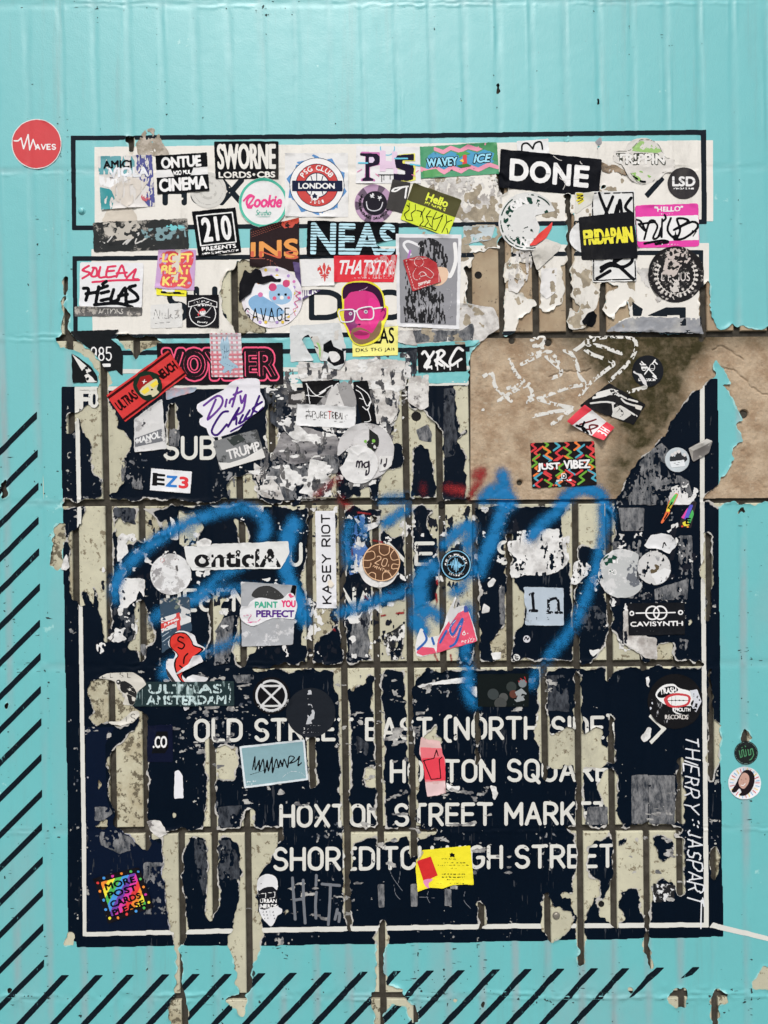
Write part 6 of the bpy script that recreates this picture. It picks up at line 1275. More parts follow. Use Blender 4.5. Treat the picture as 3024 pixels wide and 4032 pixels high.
st('rainbow_sticker', 'rainbow sticker remnant with a black letter E near the notice frame', 'sticker', pl(2,1,"1170 1660 1200 1615 1230 1620 1215 1680 1195 1790 1112 1782 1130 1720"), (36,30,36), [P("10 60 40 10 60 12 30 66", (220,70,160)), P("60 12 80 14 50 70 30 66", (90,90,200)), P("50 70 76 30 84 50 60 90", (70,180,90)), P("20 80 50 70 60 90 30 94", (236,220,60)), C(90,72,6,(60,180,90),'dot'), C(20,94,6,(230,80,50),'dot'), C(50,96,6,(240,150,50),'dot'), T('E', 38,62,68,86, B, bold=7)], torn=0.3)
st('rainbow_sticker', 'narrow sliver of rainbow letters left of the rainbow letter E', 'sticker', pl(2,1,"1095 1560 1110 1570 1070 1640 1050 1700 1000 1765 995 1755 1030 1680 1040 1620"), (230,110,60), [P("70 4 96 4 60 40 40 36", (90,190,90)), P("40 36 62 40 50 60 30 60", (240,224,70)), L("60 30 40 50 ; 40 66 20 84 ; 50 50 60 56", 5, B, 'lettering')], torn=0.3)
st('tall_sticker', 'narrow upright white KASEY RIOT sticker with black futuristic capitals', 'sticker', ('q', Z(1,2,"410 655 400 20 530 18 541 655")), (222,222,224), [T('KASEY RIOT', 5,32,96,72, (30,28,32), st=6, gap=2.2)], gr=0.05)
st('paper_scrap', 'tiny pale chip on the KASEY RIOT sticker', 'paper scrap', pl(1,2,"480 480 500 465 525 500 505 522 488 512"), (222,212,196), dz=0.5)
st('round_sticker', 'wrinkled white paper disc behind the brown TWENTIES disc', 'sticker', ci(1,2,815,392,127), (220,218,214), crumple=0.8)
st('round_sticker', 'round brown and peach 20s TWENTIES sticker with looping lines', 'sticker', ci(1,2,832,355,124,20), (96,68,50), [
   O(50,50,48,4,(222,180,140)), L("2 40 20 30 30 44 18 56 4 60 ; 30 10 36 26 50 30 60 20 56 4 ; 70 8 66 24 76 34 90 26 ; 96 50 82 56 80 44 98 40 ; 88 76 74 66 64 76 70 94 ; 50 98 46 84 34 84 28 94 ; 12 78 26 72 24 60", 3.2, (222,180,140), 'line'), T('20', 34,36,64,58, (226,186,148), st=3), T("'s", 66,44,73,54, (226,186,148)), T('TWENTIES', 22,62,78,71, (226,186,148), bold=0.8)], gr=0.0, dz=0.5)
st('round_sticker', 'round black ELECTROMAGNETIC SOUNDS sticker with blue ring and waveform', 'sticker', ci(1,2,1320,372,101), (22,26,30), [O(50,50,46,4,(130,190,220)), O(50,50,28,2.5,(130,190,220)), A('ELECTROMAGNETIC', 50,50,33,-90,8, WH, bold=0.8, gap=0.12), A('SOUNDS', 50,50,34,90,8, WH, flip=True, bold=0.8), L("24 50 32 50 34 40 36 60 38 50 41 34 44 66 47 26 50 74 53 30 56 68 59 40 62 60 65 46 68 54 76 50", 3, (130,190,220), 'line', smooth=False)], gr=0.0)
st('card_sticker', 'grey silver card with a rubbed dark oval behind the paint lettering', 'sticker', q(1,2,"-85 480 280 505 255 892 -80 905"), (168,170,172), [P("20 22 30 8 52 4 72 14 78 24 50 26", (58,58,58), 'oval', smooth=True), T('DAVIDE', 42,12,64,15, (150,150,150)), T('CORTELUCCI', 36,17,70,20, (150,150,150)), P("92 0 100 0 98 22 88 20", B)], wear=0.33, wcol=(206,206,206), torn=0.3)
py = smooth(Z(1,2,"-20 610 30 585 90 590 140 600 190 590 225 555 260 560 275 600 285 640 270 700 260 725 200 720 120 720 60 745 0 770 -40 760 -80 730 -90 690 -80 640 -40 640"), 2)
st('cutout_sticker', 'white cut-out sticker PAINT YOU PERFECT in green, pink and purple brush letters', 'sticker', ('p', py), (224,224,224), [T('PAINT', 26,26,66,46, (70,170,140), bold=3), T('YOU', 72,22,97,44, (220,50,110), bold=3), T('PERFECT', 28,52,95,74, (84,40,130), bold=3.5), L("6 70 20 66 14 84 28 88 36 78 ; 4 88 20 90", 2.5, (220,90,150), 'line'), T('Facepainting', 76,78,96,84, (60,60,60), shear=0.3), P("84 6 88 0 90 8 96 10 88 16", (220,80,120), 'flower')], gr=0.0, dz=0.4)
st('word_label', 'long torn white label with chunky black lettering ontica over the joints', 'sticker', ('p', N("725 2152 830 2150 838 2142 1000 2136 1135 2130 1140 2180 1105 2240 960 2240 835 2244 820 2240 800 2248 757 2246 735 2210")), (220,220,216), [T('onticlA', 10,26,92,88, (26,26,28), bold=9), R(0,84,100,88,(26,26,28),'line') if False else L("8 90 90 84", 2, B, 'line')], pwear=0.30, wear=0.18, torn=0.6, crumple=0.3)
st('round_sticker', 'big round scuffed white sticker at the left end of the ontica label', 'sticker', ci(0,2,1118,432,134), (220,220,218), [T('RUP  YLB', 36,13,70,17, (110,90,90), wear=0.2), (('O', 29, 16, 5, 2, {}), (190,70,70), 'logo'), P("60 30 66 28 68 42 64 44", (90,88,86), 'mark', wear=0.3), L("36 70 46 66 44 72 56 68 50 76 66 76", 1.8, (150,150,150), 'scribble'), P("2 40 30 30 22 60 6 66", (150,148,148), 'scuff', wear=0.5, pk=3)], wear=0.42, wcol=(176,174,172), crumple=0.4)
st('flag_poster', 'torn union flag poster lettered SUMMER above the red cut-out sticker', 'poster', q(0,2,"1045 590 1240 580 1255 800 1060 950"), (58,76,92), [P("0 36 60 36 100 60 100 74 0 62", (214,214,212), 'flag', wear=0.2), L("4 40 50 60 ; 4 62 56 42", 7, (216,216,214), 'flag'), L("4 42 50 60 ; 4 60 54 43", 3, (200,60,60), 'flag'), R(0,46,66,56,(206,66,62),'flag',wear=0.2), R(52,36,64,76,(206,66,62),'flag'), T('SUMMER', 10,47.5,62,54, WH, bold=1), P("36 4 60 0 66 22 52 28 40 20", (110,120,110), 'mark', wear=0.35), P("66 20 100 40 100 60 70 50", (200,200,198), 'tear', wear=0.25), L("4 80 30 78 ; 4 88 30 86 ; 4 70 34 68", 3, (176,190,200), 'line', wear=0.3)], wear=0.3, torn=0.8, pwear=0.2)
rs_ = smooth(Z(0,2,"1130 830 1170 800 1230 808 1275 835 1290 885 1345 915 1310 945 1250 985 1260 1020 1190 1075 1220 1120 1290 1160 1240 1170 1215 1190 1140 1150 1095 1090 1085 1020 1100 985 1135 985 1145 945 1105 900 1108 860"), 2)
st('cutout_sticker', 'red outlined cut-out sticker with letter S and the handle minnie vinnie round its edge', 'sticker', ('p', rs_), (224,222,222), [P("14 10 30 3 52 4 66 16 72 24 96 30 76 42 62 50 66 58 42 74 52 88 72 98 52 92 32 78 22 60 24 48 30 40 12 26", (22,20,22), 'outline', smooth=True), P("16 11 31 5 51 6 64 17 70 26 90 31 74 40 60 49 62 57 39 74 50 86 64 94 50 88 34 76 26 60 28 48 33 40 15 26", (216,52,42), 'body', smooth=True), L("46 12 36 10 32 16 42 20 48 24 42 30 32 28", 6, B, 'lettering'), L("56 38 48 44 46 54 ; 36 58 44 62", 6, B, 'lettering'), A('@minnie_vinnie', 78,52,74,150,7.2, (60,58,60), flip=True, gap=0.1)], frame=Z(0,2,"1080 800 1345 800 1345 1195 1080 1195"), gr=0.0)
st('torn_flap', 'white torn paper tongue hanging over the AMSTERDAM label', 'paper scrap', pl(0,2,"1225 1120 1260 1140 1270 1200 1250 1250 1240 1310 1210 1325 1200 1290 1230 1240 1215 1180"), (222,220,222), torn=0.5, crumple=1.0, dz=0.6, lift=((50,80,50,4),))
st('torn_flap', 'white peeled fold across the middle of the red cut-out sticker', 'paper scrap', pl(0,2,"1265 965 1310 955 1330 1000 1290 1020 1160 1085 1145 1082 1230 1020"), (216,214,214), torn=0.5, crumple=1.0, dz=0.6)
st('torn_flap', 'pointed white fold right of the foot of the red cut-out sticker', 'paper scrap', pl(0,2,"1220 1110 1260 1085 1365 1110 1340 1140 1290 1158 1240 1150"), (212,212,212), torn=0.5, crumple=1.0, dz=0.6)
st('word_label', 'worn dark green ULTRAS AMSTERDAM label with pale block capitals', 'sticker', q(0,2,"878 1135 1530 1130 1532 1290 880 1295"), (36,52,54), [T('ULTRAS', 14,10,88,50, (186,206,204), bold=8), T('AMSTERDAM', 12,56,92,94, (186,206,204), bold=6), T('XXX', 94,10,97,90, (186,206,204), rot=0, bold=2), L("2 10 3 96 ; 5 6 6 90 ; 8 10 8 96", 2, (150,170,168), 'scratch', wear=0.3)], pwear=0.36, pk=4, wear=0.32, wcol=(130,150,148), kind='drip', gr=0.2)
st('pigeon_sticker', 'upper arc of a round newsprint pigeon sticker with ink drawn bird', 'sticker', pl(0,2,"640 1110 700 1080 760 1075 870 1070 930 1110 960 1150 900 1200 880 1280 860 1290 800 1285 820 1230 770 1180 750 1130 700 1118"), (206,202,190), [P("46 34 52 26 60 30 70 40 80 62 78 90 66 96 60 70 48 56", (40,40,40), 'bird', smooth=True, wear=0.25), C(43,30,5,(60,60,58),'head'), C(42,29,1.8,WH,'eye'), T('E L  S L I', 10,2,76,16, (60,58,54), st=2.4), L("60 50 76 60 ; 58 62 74 74 ; 66 44 84 52", 2, (206,202,190), 'line')], torn=0.3)
st('pigeon_sticker', 'lower arc of the round newsprint sticker with letters ITS', 'sticker', pl(0,2,"700 1395 790 1390 860 1330 905 1320 915 1355 870 1400 800 1418 730 1410"), (206,202,190), [T('ITS', 46,26,86,76, (60,58,54), st=2.6)], torn=0.4)
st('word_label', 'dark blue panel scrap with cropped white letters CO', 'sticker', q(0,2,"965 1420 1130 1410 1130 1659 962 1659"), (16,22,44), [P("36 18 80 18 84 60 70 76 18 76", (16,18,22), 'patch'), T('.CO', 22,30,78,62, WH, bold=4)], torn=0.4)
st('round_sticker', 'black round sticker with white ringed hourglass symbol, Extinction Rebellion lettering below', 'sticker', ('c', 1069, 2738, 73), (20,20,23), [O(50,50,40,9,(208,208,206),wear=0.2), L("22 24 78 24 22 78 78 78 22 24", 8, (208,208,206), 'hourglass', smooth=False, wear=0.15), A('Extinction Rebellion', 50,44,48,78,6, (190,190,188), flip=True, bold=0.8)], frame=None, gr=0.1, wear=0.1)
st('round_sticker', 'large plain charcoal disc with a scratched white figure and three small handles', 'sticker', ci(1,2,372,1335,161), (32,36,42), [P("42 6 50 4 54 16 50 30 58 50 56 66 60 72 40 74 44 60 40 40 44 20", (186,188,190), 'figure', wear=0.5), T('/iridiumbanduk', 41,74,70,78, (190,190,190)), T('@iridiumbanduk', 41,81,71,85, (190,190,190)), T('@iridiumbanduk', 41,88,71,92, (190,190,190)), F(35,74,38,77.5,1.8,WH,'logo'), F(35,81,38,84.5,1.8,WH,'logo'), (('O', 36.5, 90, 1.7, 1.8, {}), WH, 'logo')], gr=0.0)
st('card_sticker', 'grey blue card with white rim, black needle handwriting and small MONTANA CANS print', 'sticker', ('q', N("943 2938 1200 2909 1214 3070 963 3103")), (214,222,224), [R(3,5,97,95,(132,166,172),'panel'), L("16 58 22 28 20 60 28 38 26 64 34 36 34 70 40 40 40 66 48 34 46 72 54 40 56 62 60 44 62 60 66 42 70 64 74 38 82 42 74 54 84 50 90 40 86 62 92 56", 4.6, (18,20,24), 'lettering'), L("10 70 24 66 40 62 60 60", 2.4, (18,20,24), 'lettering'), L("60 86 74 74 90 80 96 92", 1.8, (200,210,212), 'scratch'), T('MONTANA', 4,84,20,88, (206,214,216), bold=1), T('CANS', 4,90,14,94, (206,214,216), bold=1)], rad=5, gr=0.0)
hh_ = Z(1,2,"1060 965 1053 905 1070 830 1090 780 1110 800 1140 850 1210 830 1240 770 1262 690 1330 548 1300 660 1340 640 1390 635 1410 700 1440 780 1460 870 1330 905 1200 945 1090 973")
st('torn_label', 'torn pink and blue script label ending in y with small word health', 'sticker', ('p', hh_), (222,222,220), [P("44 60 60 36 84 26 92 50 99 76 60 88 34 94 36 74", (222,84,110), 'panel'), P("2 94 6 84 30 86 34 94 12 98", (222,84,110), 'panel'), L("64 44 56 56 60 66 70 50 76 42 66 76 56 84 ; 40 78 50 60 ; 14 60 18 74 4 88 ; 30 80 24 62", 9, (44,96,170), 'lettering'), L("66 42 54 58 62 70 74 48", 2, WH, 'line'), (('O', 78, 64, 2.4, 3, {}), WH, 'dot'), T('health', 74,70,96,78, WH, rot=-12), P("50 30 60 4 66 0 60 22 80 22 70 30 56 50", (206,206,204), 'tear', wear=0.2), P("78 22 84 20 88 30 78 32", (60,80,150), 'panel')], torn=0.3, pwear=0.12, wear=0.1, crumple=0.5)
st('chip_label', 'black rectangular CAVISYNTH sticker with two interlinked rings on a line', 'sticker', q(2,2,"780 622 1150 617 1153 825 785 832"), (24,26,30), [(('O', 43.5, 31, 11.5, 6, {}), WH, 'ring'), (('O', 57, 31, 11.5, 6, {}), WH, 'ring'), L("14 31 84 31", 5, WH, 'line'), (('O', 6, 31, 3.4, 5, {}), WH, 'ring'), (('O', 93, 31, 3.4, 5, {}), WH, 'ring'), T('CAVISYNTH', 3,57,97,73, WH, bold=2), T('info@cavisynth.com - www.cavisynth.com', 14,85,86,90, (206,206,206))], gr=0.0)
st('ring_remnant', 'larger pale round remnant with green flecks and letters PO', 'sticker remnant', ci(2,2,745,427,160), (186,188,186), [P("10 20 24 10 40 16 30 40 34 52 20 44", (30,70,56), 'patch', wear=0.42), T('PO', 23,43,37,53, WH, st=3), T('WIC', 30,20,44,30, WH, st=2.4), P("60 20 96 30 90 70 70 80 58 60", (104,108,114), 'scuff', wear=0.45, pk=3)], wear=0.44, wcol=(206,206,204), tears="84 0 104 20 104 90 80 60", torn=1.0, holes=0.30)
st('ring_remnant', 'smaller pale round remnant with a brown fleck right of the larger one', 'sticker remnant', ci(2,2,953,392,110), (204,203,200), [P("36 50 50 36 66 44 60 64 40 66", (96,84,64), 'patch', wear=0.4), P("40 70 80 50 100 56 84 92 56 98", (224,224,222), 'panel', wear=0.2, pk=4)], wear=0.44, wcol=(150,150,150), rough_edge=0.8, holes=0.26)
st('ring_remnant', 'white fan shaped quarter disc above the smaller round remnant', 'sticker remnant', pl(2,2,"885 245 930 180 1000 165 1060 180 1105 235 1050 300 990 270 960 262 910 265"), (214,214,213), [L("56 70 60 44 66 60", 4, B, 'line')], wear=0.3, wcol=(130,130,132), torn=0.9, holes=0.28)
st('serif_label', 'square grey blue label with eroded black serif letters and small TON', 'sticker', q(2,2,"100 515 362 520 362 768 110 765"), (178,190,200), [L("22 18 24 62 ; 14 62 32 62 ; 16 20 24 16", 11, (20,22,28), 'lettering'), L("62 30 62 64 ; 56 66 70 66 ; 62 34 80 28 86 36 88 64 ; 80 66 96 66", 11, (20,22,28), 'lettering'), T('T', 28,78,34,86, (60,64,70), bold=1), T('O', 56,78,63,86, (60,64,70), bold=1), T('N', 88,80,94,88, (60,64,70), bold=1)], tears="-5 0 4 10 -2 30 6 60 3 80 -4 100 -10 100 -10 0", wear=0.34, wcol=(130,136,142), torn=0.5, pwear=0.36, pk=3)
st('round_sticker', 'round black TRASH MOUTH RECORDS sticker with red lips and bared teeth', 'sticker', ci(2,2,1090,1262,179), (24,24,26), [P("14 38 26 22 46 18 58 26 78 32 84 44 78 54 82 64 60 74 46 68 44 58 28 54", WH, 'outline', smooth=True), P("17 39 28 26 46 22 56 30 40 38 26 44", B, 'upper', smooth=True), P("30 44 44 36 66 36 78 42 74 56 56 62 40 60 32 54", (196,60,66), 'lips', smooth=True), P("36 46 46 40 66 40 74 44 70 54 54 58 42 56", WH, 'teeth', smooth=True), L("44 40 44 57 ; 51 39 51 58 ; 58 39 58 58 ; 65 40 65 56 ; 36 48 74 48", 2.5, B, 'line', smooth=False), P("48 64 78 58 80 68 62 73", B, 'lower', smooth=True), T('TRASH', 22,25,52,36, WH, bold=3, rot=-6), T('MOUTH', 50,61,78,69, WH, bold=2.5), T('RECORDS', 31,74,74,83, (206,200,194), bold=1.5), P("76 30 90 28 98 50 88 70 80 60 84 50", (206,208,214), 'tear', wear=0.28), P("2 46 8 46 10 60 4 66", (206,208,214), 'tear', wear=0.3)], wear=0.25, wcol=(190,190,192), kind='drip', gr=0.0)
st('photo_sticker', 'dark square picture with grey spheres and red berries above NORTH SIDE', 'sticker', ('q', N("1880 2653 2080 2651 2082 2782 1882 2781")), (20,26,26), [C(30,62,11,(60,66,66),'sphere'), C(50,72,9,(80,82,80),'sphere'), C(66,40,10,(54,60,58),'sphere'), C(88,30,8,(120,128,130),'sphere'), C(44,90,12,(70,72,70),'sphere'), C(70,62,8,(96,60,50),'sphere'), L("84 14 88 20 ; 92 10 94 18 ; 80 22 82 26 ; 94 22 96 26", 3.5, (176,40,44), 'berry'), P("70 58 86 44 96 60 92 80 76 86 68 74", (150,156,156), 'cloth', wear=0.3), T('monologue', 66,90,98,97, (140,160,164))], wear=0.2, wcol=(60,66,66), gr=0.0)
st('note_sticker', 'bright yellow Play Away note with a red card at its left, its foot curling', 'sticker', pl(1,3,"1095 573 1412 543 1425 670 1435 800 1380 795 1300 800 1230 820 1150 818 1068 838 1056 700 1060 640 1090 610"), (238,224,44), [P("2 34 26 24 38 66 14 80", (206,40,40), 'card'), P("30 74 14 76 16 88 24 96 22 84", (226,140,180), 'mark', smooth=True), T('Play Away', 45,27,70,33, (70,80,30), bold=0.8), T('the fan to fan host network', 48,36,86,39, (90,90,30), bold=0.8), T('Know accommodation costs the', 38,41,92,45, (90,90,30), bold=0.8), T('red card', 58,48,74,52, (90,90,30), bold=0.8), T('Sign up to the UK first', 45,61,86,65, (80,86,30), bold=0.8), T('fan to fan host network', 45,67,86,71, (80,86,30), bold=0.8), T('for free tomorrow at', 48,73,84,77, (80,86,30), bold=0.8), T('www.playawaystayaway.com', 34,80,94,85, (60,70,30), bold=0.4), P("62 14 64 18 68 18 66 22 68 26 63 24 58 26 60 21 57 18 61 18", B, 'ball'), P("0 40 8 20 10 10 14 14 8 28", (180,170,140), 'corner')], frame=Z(1,3,"1056 543 1435 543 1435 838 1056 838"), gr=0.0, dz=0.6, lift=((0,100,60,5),(50,100,60,3),(0,0,45,5)), crumple=0.3)
st('torn_label', 'torn paper fading from newsprint to coral red over the word HOXTON', 'poster', pl(1,2,"1090 1490 1130 1510 1215 1520 1230 1600 1250 1640 1250 1800 1255 1860 1130 1884 1120 1800 1105 1670 1080 1600"), (214,176,172), [P("4 20 90 22 100 56 98 74 10 76 6 40", (224,110,118), 'panel', wear=0.12), P("10 38 90 36 100 60 98 74 10 72", (226,62,78), 'panel', wear=0.10), L("12 42 54 38 64 24 70 34 ; 16 42 44 72 80 70 74 40 84 36", 4, (60,20,24), 'line', smooth=False), T('In area server', 20,4,70,8, (120,90,90)), T('History or us', 30,12,84,16, (120,90,90)), P("10 78 96 76 98 96 14 100", (220,190,188), 'panel', wear=0.3)], torn=0.6, wear=0.15, frame=Z(1,2,"1080 1480 1255 1480 1255 1884 1080 1884"))
_rb = []
for k in range(12):
    c_ = [(226,60,60), (240,140,50), (240,224,60), (80,180,80), (70,150,220), (110,60,160), (220,60,160)][k % 7]
    a = -86 + k * 15.4; pts_ = []
    lo, hi = a, a + 15.6
    # diagonal band clipped to the inner square by sampling
    poly_ = []
    for t in np.linspace(12, 88, 20): poly_.append((min(max(lo + t * 0.95, 12), 88), 100 - t))
    for t in np.linspace(88, 12, 20): poly_.append((min(max(hi + t * 0.95, 12), 88), 100 - t))
    if max(p_[0] for p_ in poly_) > 12.5 and min(p_[0] for p_ in poly_) < 87.5: _rb.append(P(' '.join('%.1f %.1f' % p_ for p_ in poly_), c_, 'stripe'))
_dots = [C(x, y, 3.0, [(226,60,60), (240,224,60), (80,180,80), (70,150,220), (220,60,160), (240,140,50)][(x + y) % 6], 'dot') for x, y in [(6, 12), (5, 30), (7, 50), (5, 70), (7, 90), (95, 10), (94, 28), (95, 48), (94, 66), (95, 86), (22, 5), (40, 6), (60, 5), (80, 6), (24, 95), (44, 94), (64, 95), (82, 94)]]
st('postcard_sticker', 'crinkled rainbow striped MORE POST CARDS PLEASE sticker with dotted black border', 'sticker', q(0,3,"612 755 912 682 1002 945 708 1055"), (24,22,26), _rb + _dots + [T('MORE', 18,17,84,32, B, bold=4), T('POST', 18,36,82,51, B, bold=4), T('CARDS', 17,56,84,71, B, bold=4), T('PLEASE', 16,75,86,90, B, bold=4)], crumple=0.7, wear=0.1, wcol=(210,208,208), gr=0.0, lift=((0,0,30,4),(100,0,30,3)))
un = smooth(Z(1,3,"22 790 35 750 75 730 120 735 150 760 158 810 150 840 155 900 160 945 185 960 180 990 155 1000 135 1045 112 1072 85 1050 55 1015 35 970 35 920 28 860 20 830"), 2)
st('cutout_sticker', 'white and black URBAN NERDS cut-out face sticker with cap and dotted beard', 'sticker', ('p', un), (222,222,222), [P("4 30 30 24 62 24 82 30 82 36 84 60 30 68 12 66 8 50", (26,28,34), 'face'), P("6 24 14 10 34 2 62 4 78 16 80 30 60 24 30 26 8 32", (220,220,220), 'cap', smooth=True), L("10 38 36 36 34 46 16 48 ; 44 36 72 34 70 44 50 46", 2.6, WH, 'glasses', close=False, smooth=False), T('URBAN', 12,47,78,55, WH, bold=1.6), T('NERDS', 14,57,80,65, WH, bold=1.6), C(17,18,2.6,B,'button')] + [T('x+:#'[k % 4], 22 + 13 * (k % 4) + 3 * (k // 4), 70 + 6 * (k // 4), 28 + 13 * (k % 4) + 3 * (k // 4), 73.5 + 6 * (k // 4), (60,60,66), bold=1) for k in range(12)], gr=0.0)
st('round_sticker', 'small round black sticker with green outlined gothic letters on the turquoise right edge', 'sticker', ci(2,2,1553,1598,77), (34,38,38), [O(50,50,46,2,(110,140,130)), L("20 40 26 70 34 66 30 40 38 36 44 66 52 62 48 36 ; 58 34 62 60 70 56 68 34 76 32 82 58 72 76 64 80 ; 30 30 34 26 ; 44 20 48 24", 3.5, (76,140,96), 'lettering', smooth=False)], gr=0.0)
_ry = [L("%.1f %.1f %.1f %.1f" % (50 + 33 * math.cos(math.radians(a)), 50 + 33 * math.sin(math.radians(a)), 50 + 46 * math.cos(math.radians(a)), 50 + 46 * math.sin(math.radians(a))), 3, [(206,70,70), (110,180,220), (236,200,90)][k % 3], 'ray') for k, a in enumerate(range(0, 360, 14))]
st('photo_sticker', 'round white sticker with a smiling long haired woman inside coloured rays', 'sticker', ci(2,3,1543,135,107), (226,226,228), _ry + [P("34 30 46 14 62 10 76 20 80 44 70 72 52 88 32 86 40 78 34 66 22 78 10 74 22 54", (34,26,30), 'hair', smooth=True), P("34 36 44 20 58 22 64 36 60 54 48 68 36 62 31 50", (196,156,140), 'face', smooth=True), L("38 56 46 58 52 52", 3.5, (226,220,216), 'mouth'), C(40,40,1.8,(50,36,36),'eye'), C(54,38,1.8,(50,36,36),'eye'), L("46 42 45 49 48 50", 1.5, (150,110,96), 'nose')], gr=0.0)
st('chip_label', 'tiny white doodle sticker low on the navy left of the blue stroke', 'sticker', ci(2,2,122,855,24), (206,206,210), [L("20 60 40 20 60 60 80 30", 4, B, 'scribble')], torn=0.4)
st('chip_label', 'tiny oval label printed with black stripes by the lower joint', 'sticker', ci(2,2,55,975,22), (206,206,202), [L("20 20 80 40 ; 16 40 76 66 ; 30 66 66 86", 3, B, 'line')], torn=0.3)
def marks(name, label, lines, wd, m, rough=0.0, cat='graffiti', sm=True, dz=0.3):
    allp = [p for s in lines for p in s]; w = win(allp, 20); f = None
    for s in lines:
        qn = smooth(s, 4, False) if sm and len(s) > 2 else s
        f = stroke(list(zip(qn, qn[1:])), wd, w, f)
    if rough: f = np.minimum(f, 0.5 + (rolled(3, 5)[sl(w)] * 0.8 + rolled(0, 8)[sl(w)] * 0.2 - rough) * 9)
    hb = blur(maxf(H[sl(w)], 2 if rough == 0 else 1), 0.8) + dz
    o = sheet(name, f, w, hb, m, None); tag(o, label, cat); return o
m_chalk = mat('white_chalk', (218, 216, 208), 0.9, 0.1, 60, 0.6, 500, spec=0.1)
marks('chalk_scrawl', 'thick white crayon graffiti scrawled over the concrete panel', [Z(2,1,s) for s in (
  "155 560 200 545 240 545 225 590 170 600 220 590 215 640 140 655", "-160 800 -105 780 -80 870 20 960", "-60 960 30 900 140 850", "10 690 60 790 140 860", "-10 880 120 850 160 920 130 970", "90 720 170 680 280 640 350 770 290 810", "250 670 330 740", "370 630 420 660 450 720 470 800 500 850 400 870 240 930 140 960", "420 640 480 600 520 560", "540 540 560 560 510 590 600 600 740 650", "560 550 700 540 810 550 840 600 810 680 740 760 660 830",
  "500 620 560 660 690 710 640 760 540 840 470 930", "140 930 300 980 430 1010 300 1030 160 1060", "430 1010 290 1110", "790 900 900 870", "-170 1010 -165 1018")], 15, m_chalk, 0.43)
m_marker = mat('white_marker', (220, 222, 224), 0.5, 0.05); m_gmark = mat('grey_marker', (112, 116, 122), 0.5, 0.1)
def hand(text, pts0, pts1, h, slant=0.12):
    """letters along a line from pts0 to pts1, upright side to the right-hand of travel"""
    rr = random.Random(len(text) * 7); ls = []; x_ = 0.0
    for ch in text:
        w_, l_ = GL[ch]; k_ = rr.uniform(0.82, 1.16); t_ = rr.uniform(-0.12, 0.12); o_ = rr.uniform(-0.9, 0.9)
        for l in l_: ls.append([(x_ + a * k_ * 0.92 - (b - 5) * t_, 5 + (b - 5) * k_ + o_) for a, b in l])
        x_ += w_ * k_ + rr.uniform(1.1, 2.6)
    wd = x_ - 2; (x0, y0), (x1, y1) = pts0, pts1; Ln = math.hypot(x1 - x0, y1 - y0); ux, uy = (x1 - x0) / Ln, (y1 - y0) / Ln; nx, ny = -uy, ux
    return [[(x0 + a / wd * Ln * ux + (b / 10 - 0.5) * h * nx - (b / 10 - 0.5) * h * 0.32 * ux + rnd.uniform(-3, 3), y0 + a / wd * Ln * uy + (b / 10 - 0.5) * h * ny - (b / 10 - 0.5) * h * 0.32 * uy + rnd.uniform(-3, 3)) for a, b in l] for l in ls]
marks('marker_tag', 'white marker name THIERRY JASPART written down the right side of the notice', hand('THIERRY', Z(2,2,"1195 1500")[0], Z(2,3,"1200 335")[0], 56) + [Z(2,3,"1205 375 1206 380"), Z(2,3,"1212 405 1213 412"), Z(2,3,"1240 385 1246 400"), Z(2,3,"1235 415 1240 425")] + hand('JASPART', Z(2,3,"1208 452")[0], Z(2,3,"1228 935")[0], 58) + [Z(2,3,"1262 900 1258 1085")], 5.5, m_marker, sm=False)
marks('marker_tag', 'tall grey marker word HIT under the lowest line of lettering', [Z(1,3,s) for s in ("252 755 258 850 270 1025", "322 770 325 900 335 1050", "265 900 325 890", "408 740 405 805", "408 850 402 930 405 1020", "445 795 560 805", "500 810 495 930 486 1060", "545 960 530 1025", "545 985 560 990 555 1040")], 11, m_gmark)
marks('scratch_mark', 'thin pale scratches below the word SHOREDITCH', [Z(1,3,s) for s in ("880 655 900 740 970 840", "960 620 955 720 940 800", "915 800 925 860 955 895", "1080 880 1180 885", "1140 840 1130 880 1150 920", "1380 840 1370 900 1415 955")], 2.5, m_gmark, 0.0)
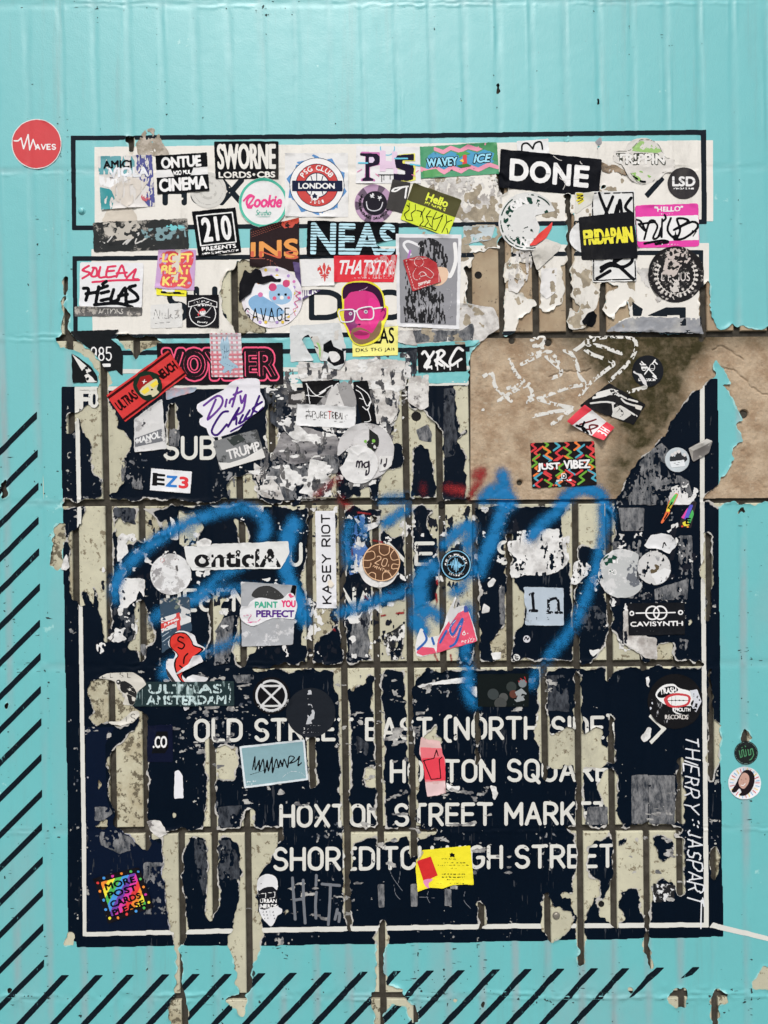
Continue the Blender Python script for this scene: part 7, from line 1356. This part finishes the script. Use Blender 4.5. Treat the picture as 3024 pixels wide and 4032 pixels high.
# drilled holes, their shaded depth painted as near-black dishes; bolts in the tiles
m_hole = mat('painted_hole_dark', (14, 12, 10), 0.9, 0.1); m_bolt = mat('steel_bolt', (150, 144, 132), 0.45, 0.3, 60, 0.3); m_bolt.node_tree.nodes['Principled BSDF'].inputs['Metallic'].default_value = 0.6
def lathe(name, prof, n, mt, cx, cy, h0):
    V = []; Fc = []
    for r, d in prof:
        for k in range(n):
            a = 2 * math.pi * k / n; V.append((r * S * math.cos(a), -d * 0.001, r * S * math.sin(a)))
    for i in range(len(prof) - 1):
        for k in range(n):
            k2 = (k + 1) % n; Fc.append((i * n + k, (i + 1) * n + k, (i + 1) * n + k2, i * n + k2))
    Fc.append(tuple((len(prof) - 1) * n + k for k in range(n)))
    me = bpy.data.meshes.new(name); me.from_pydata(V, [], Fc); me.update(); me.materials.append(mt)
    o = link(name, me); o.location = tuple(to_world(np.array([cx]), np.array([cy]), np.array([h0]))[0]); return o
for (c_, r_, x, y, rad, lab) in ((1,1,1060,1060,13,'drill hole painted dark inside, with raised rim, in the beige tile left of the concrete panel'), (1,1,1465,138,10,'drill hole painted dark inside, in the stained tile right of the portrait poster'), (2,3,610,928,8,'small drill hole painted dark inside, in the tile near the lower right corner'), (1,1,1000,1582,10,'drill hole painted dark inside, in the joint under the left beige tiles'), (1,1,1225,1637,10,'drill hole painted dark inside, in the long joint left of the concrete panel')):
    px_, py_ = Z(c_, r_, "%g %g" % (x, y))[0]; o = lathe('painted_hole', [(rad * 1.5, 0), (rad * 1.35, 0.7), (rad, 0.6), (rad * 0.8, 0.25), (rad * 0.3, 0.2)], 16, m_hole, px_, py_, -0.1 if y < 1500 else -4.2); tag(o, lab, 'painted hole')
px_, py_ = Z(2, 3, "315 1003")[0]; o = lathe('bolt_head', [(15, 0), (15, 0.8), (12, 1.0), (11.5, 2.2), (9, 3.0), (3, 3.3)], 16, m_bolt, px_, py_, 0); tag(o, 'steel bolt head on the exposed tile at the lower right', 'bolt')
px_, py_ = Z(0, 0, "535 1380")[0]; o = lathe('bolt_head', [(15, 0), (14, 1.2), (11, 1.8), (9, 3.2), (4, 3.8)], 14, m_film, px_, py_, 0.4); tag(o, 'turquoise painted bolt head inside the left end of the upper frame', 'bolt')
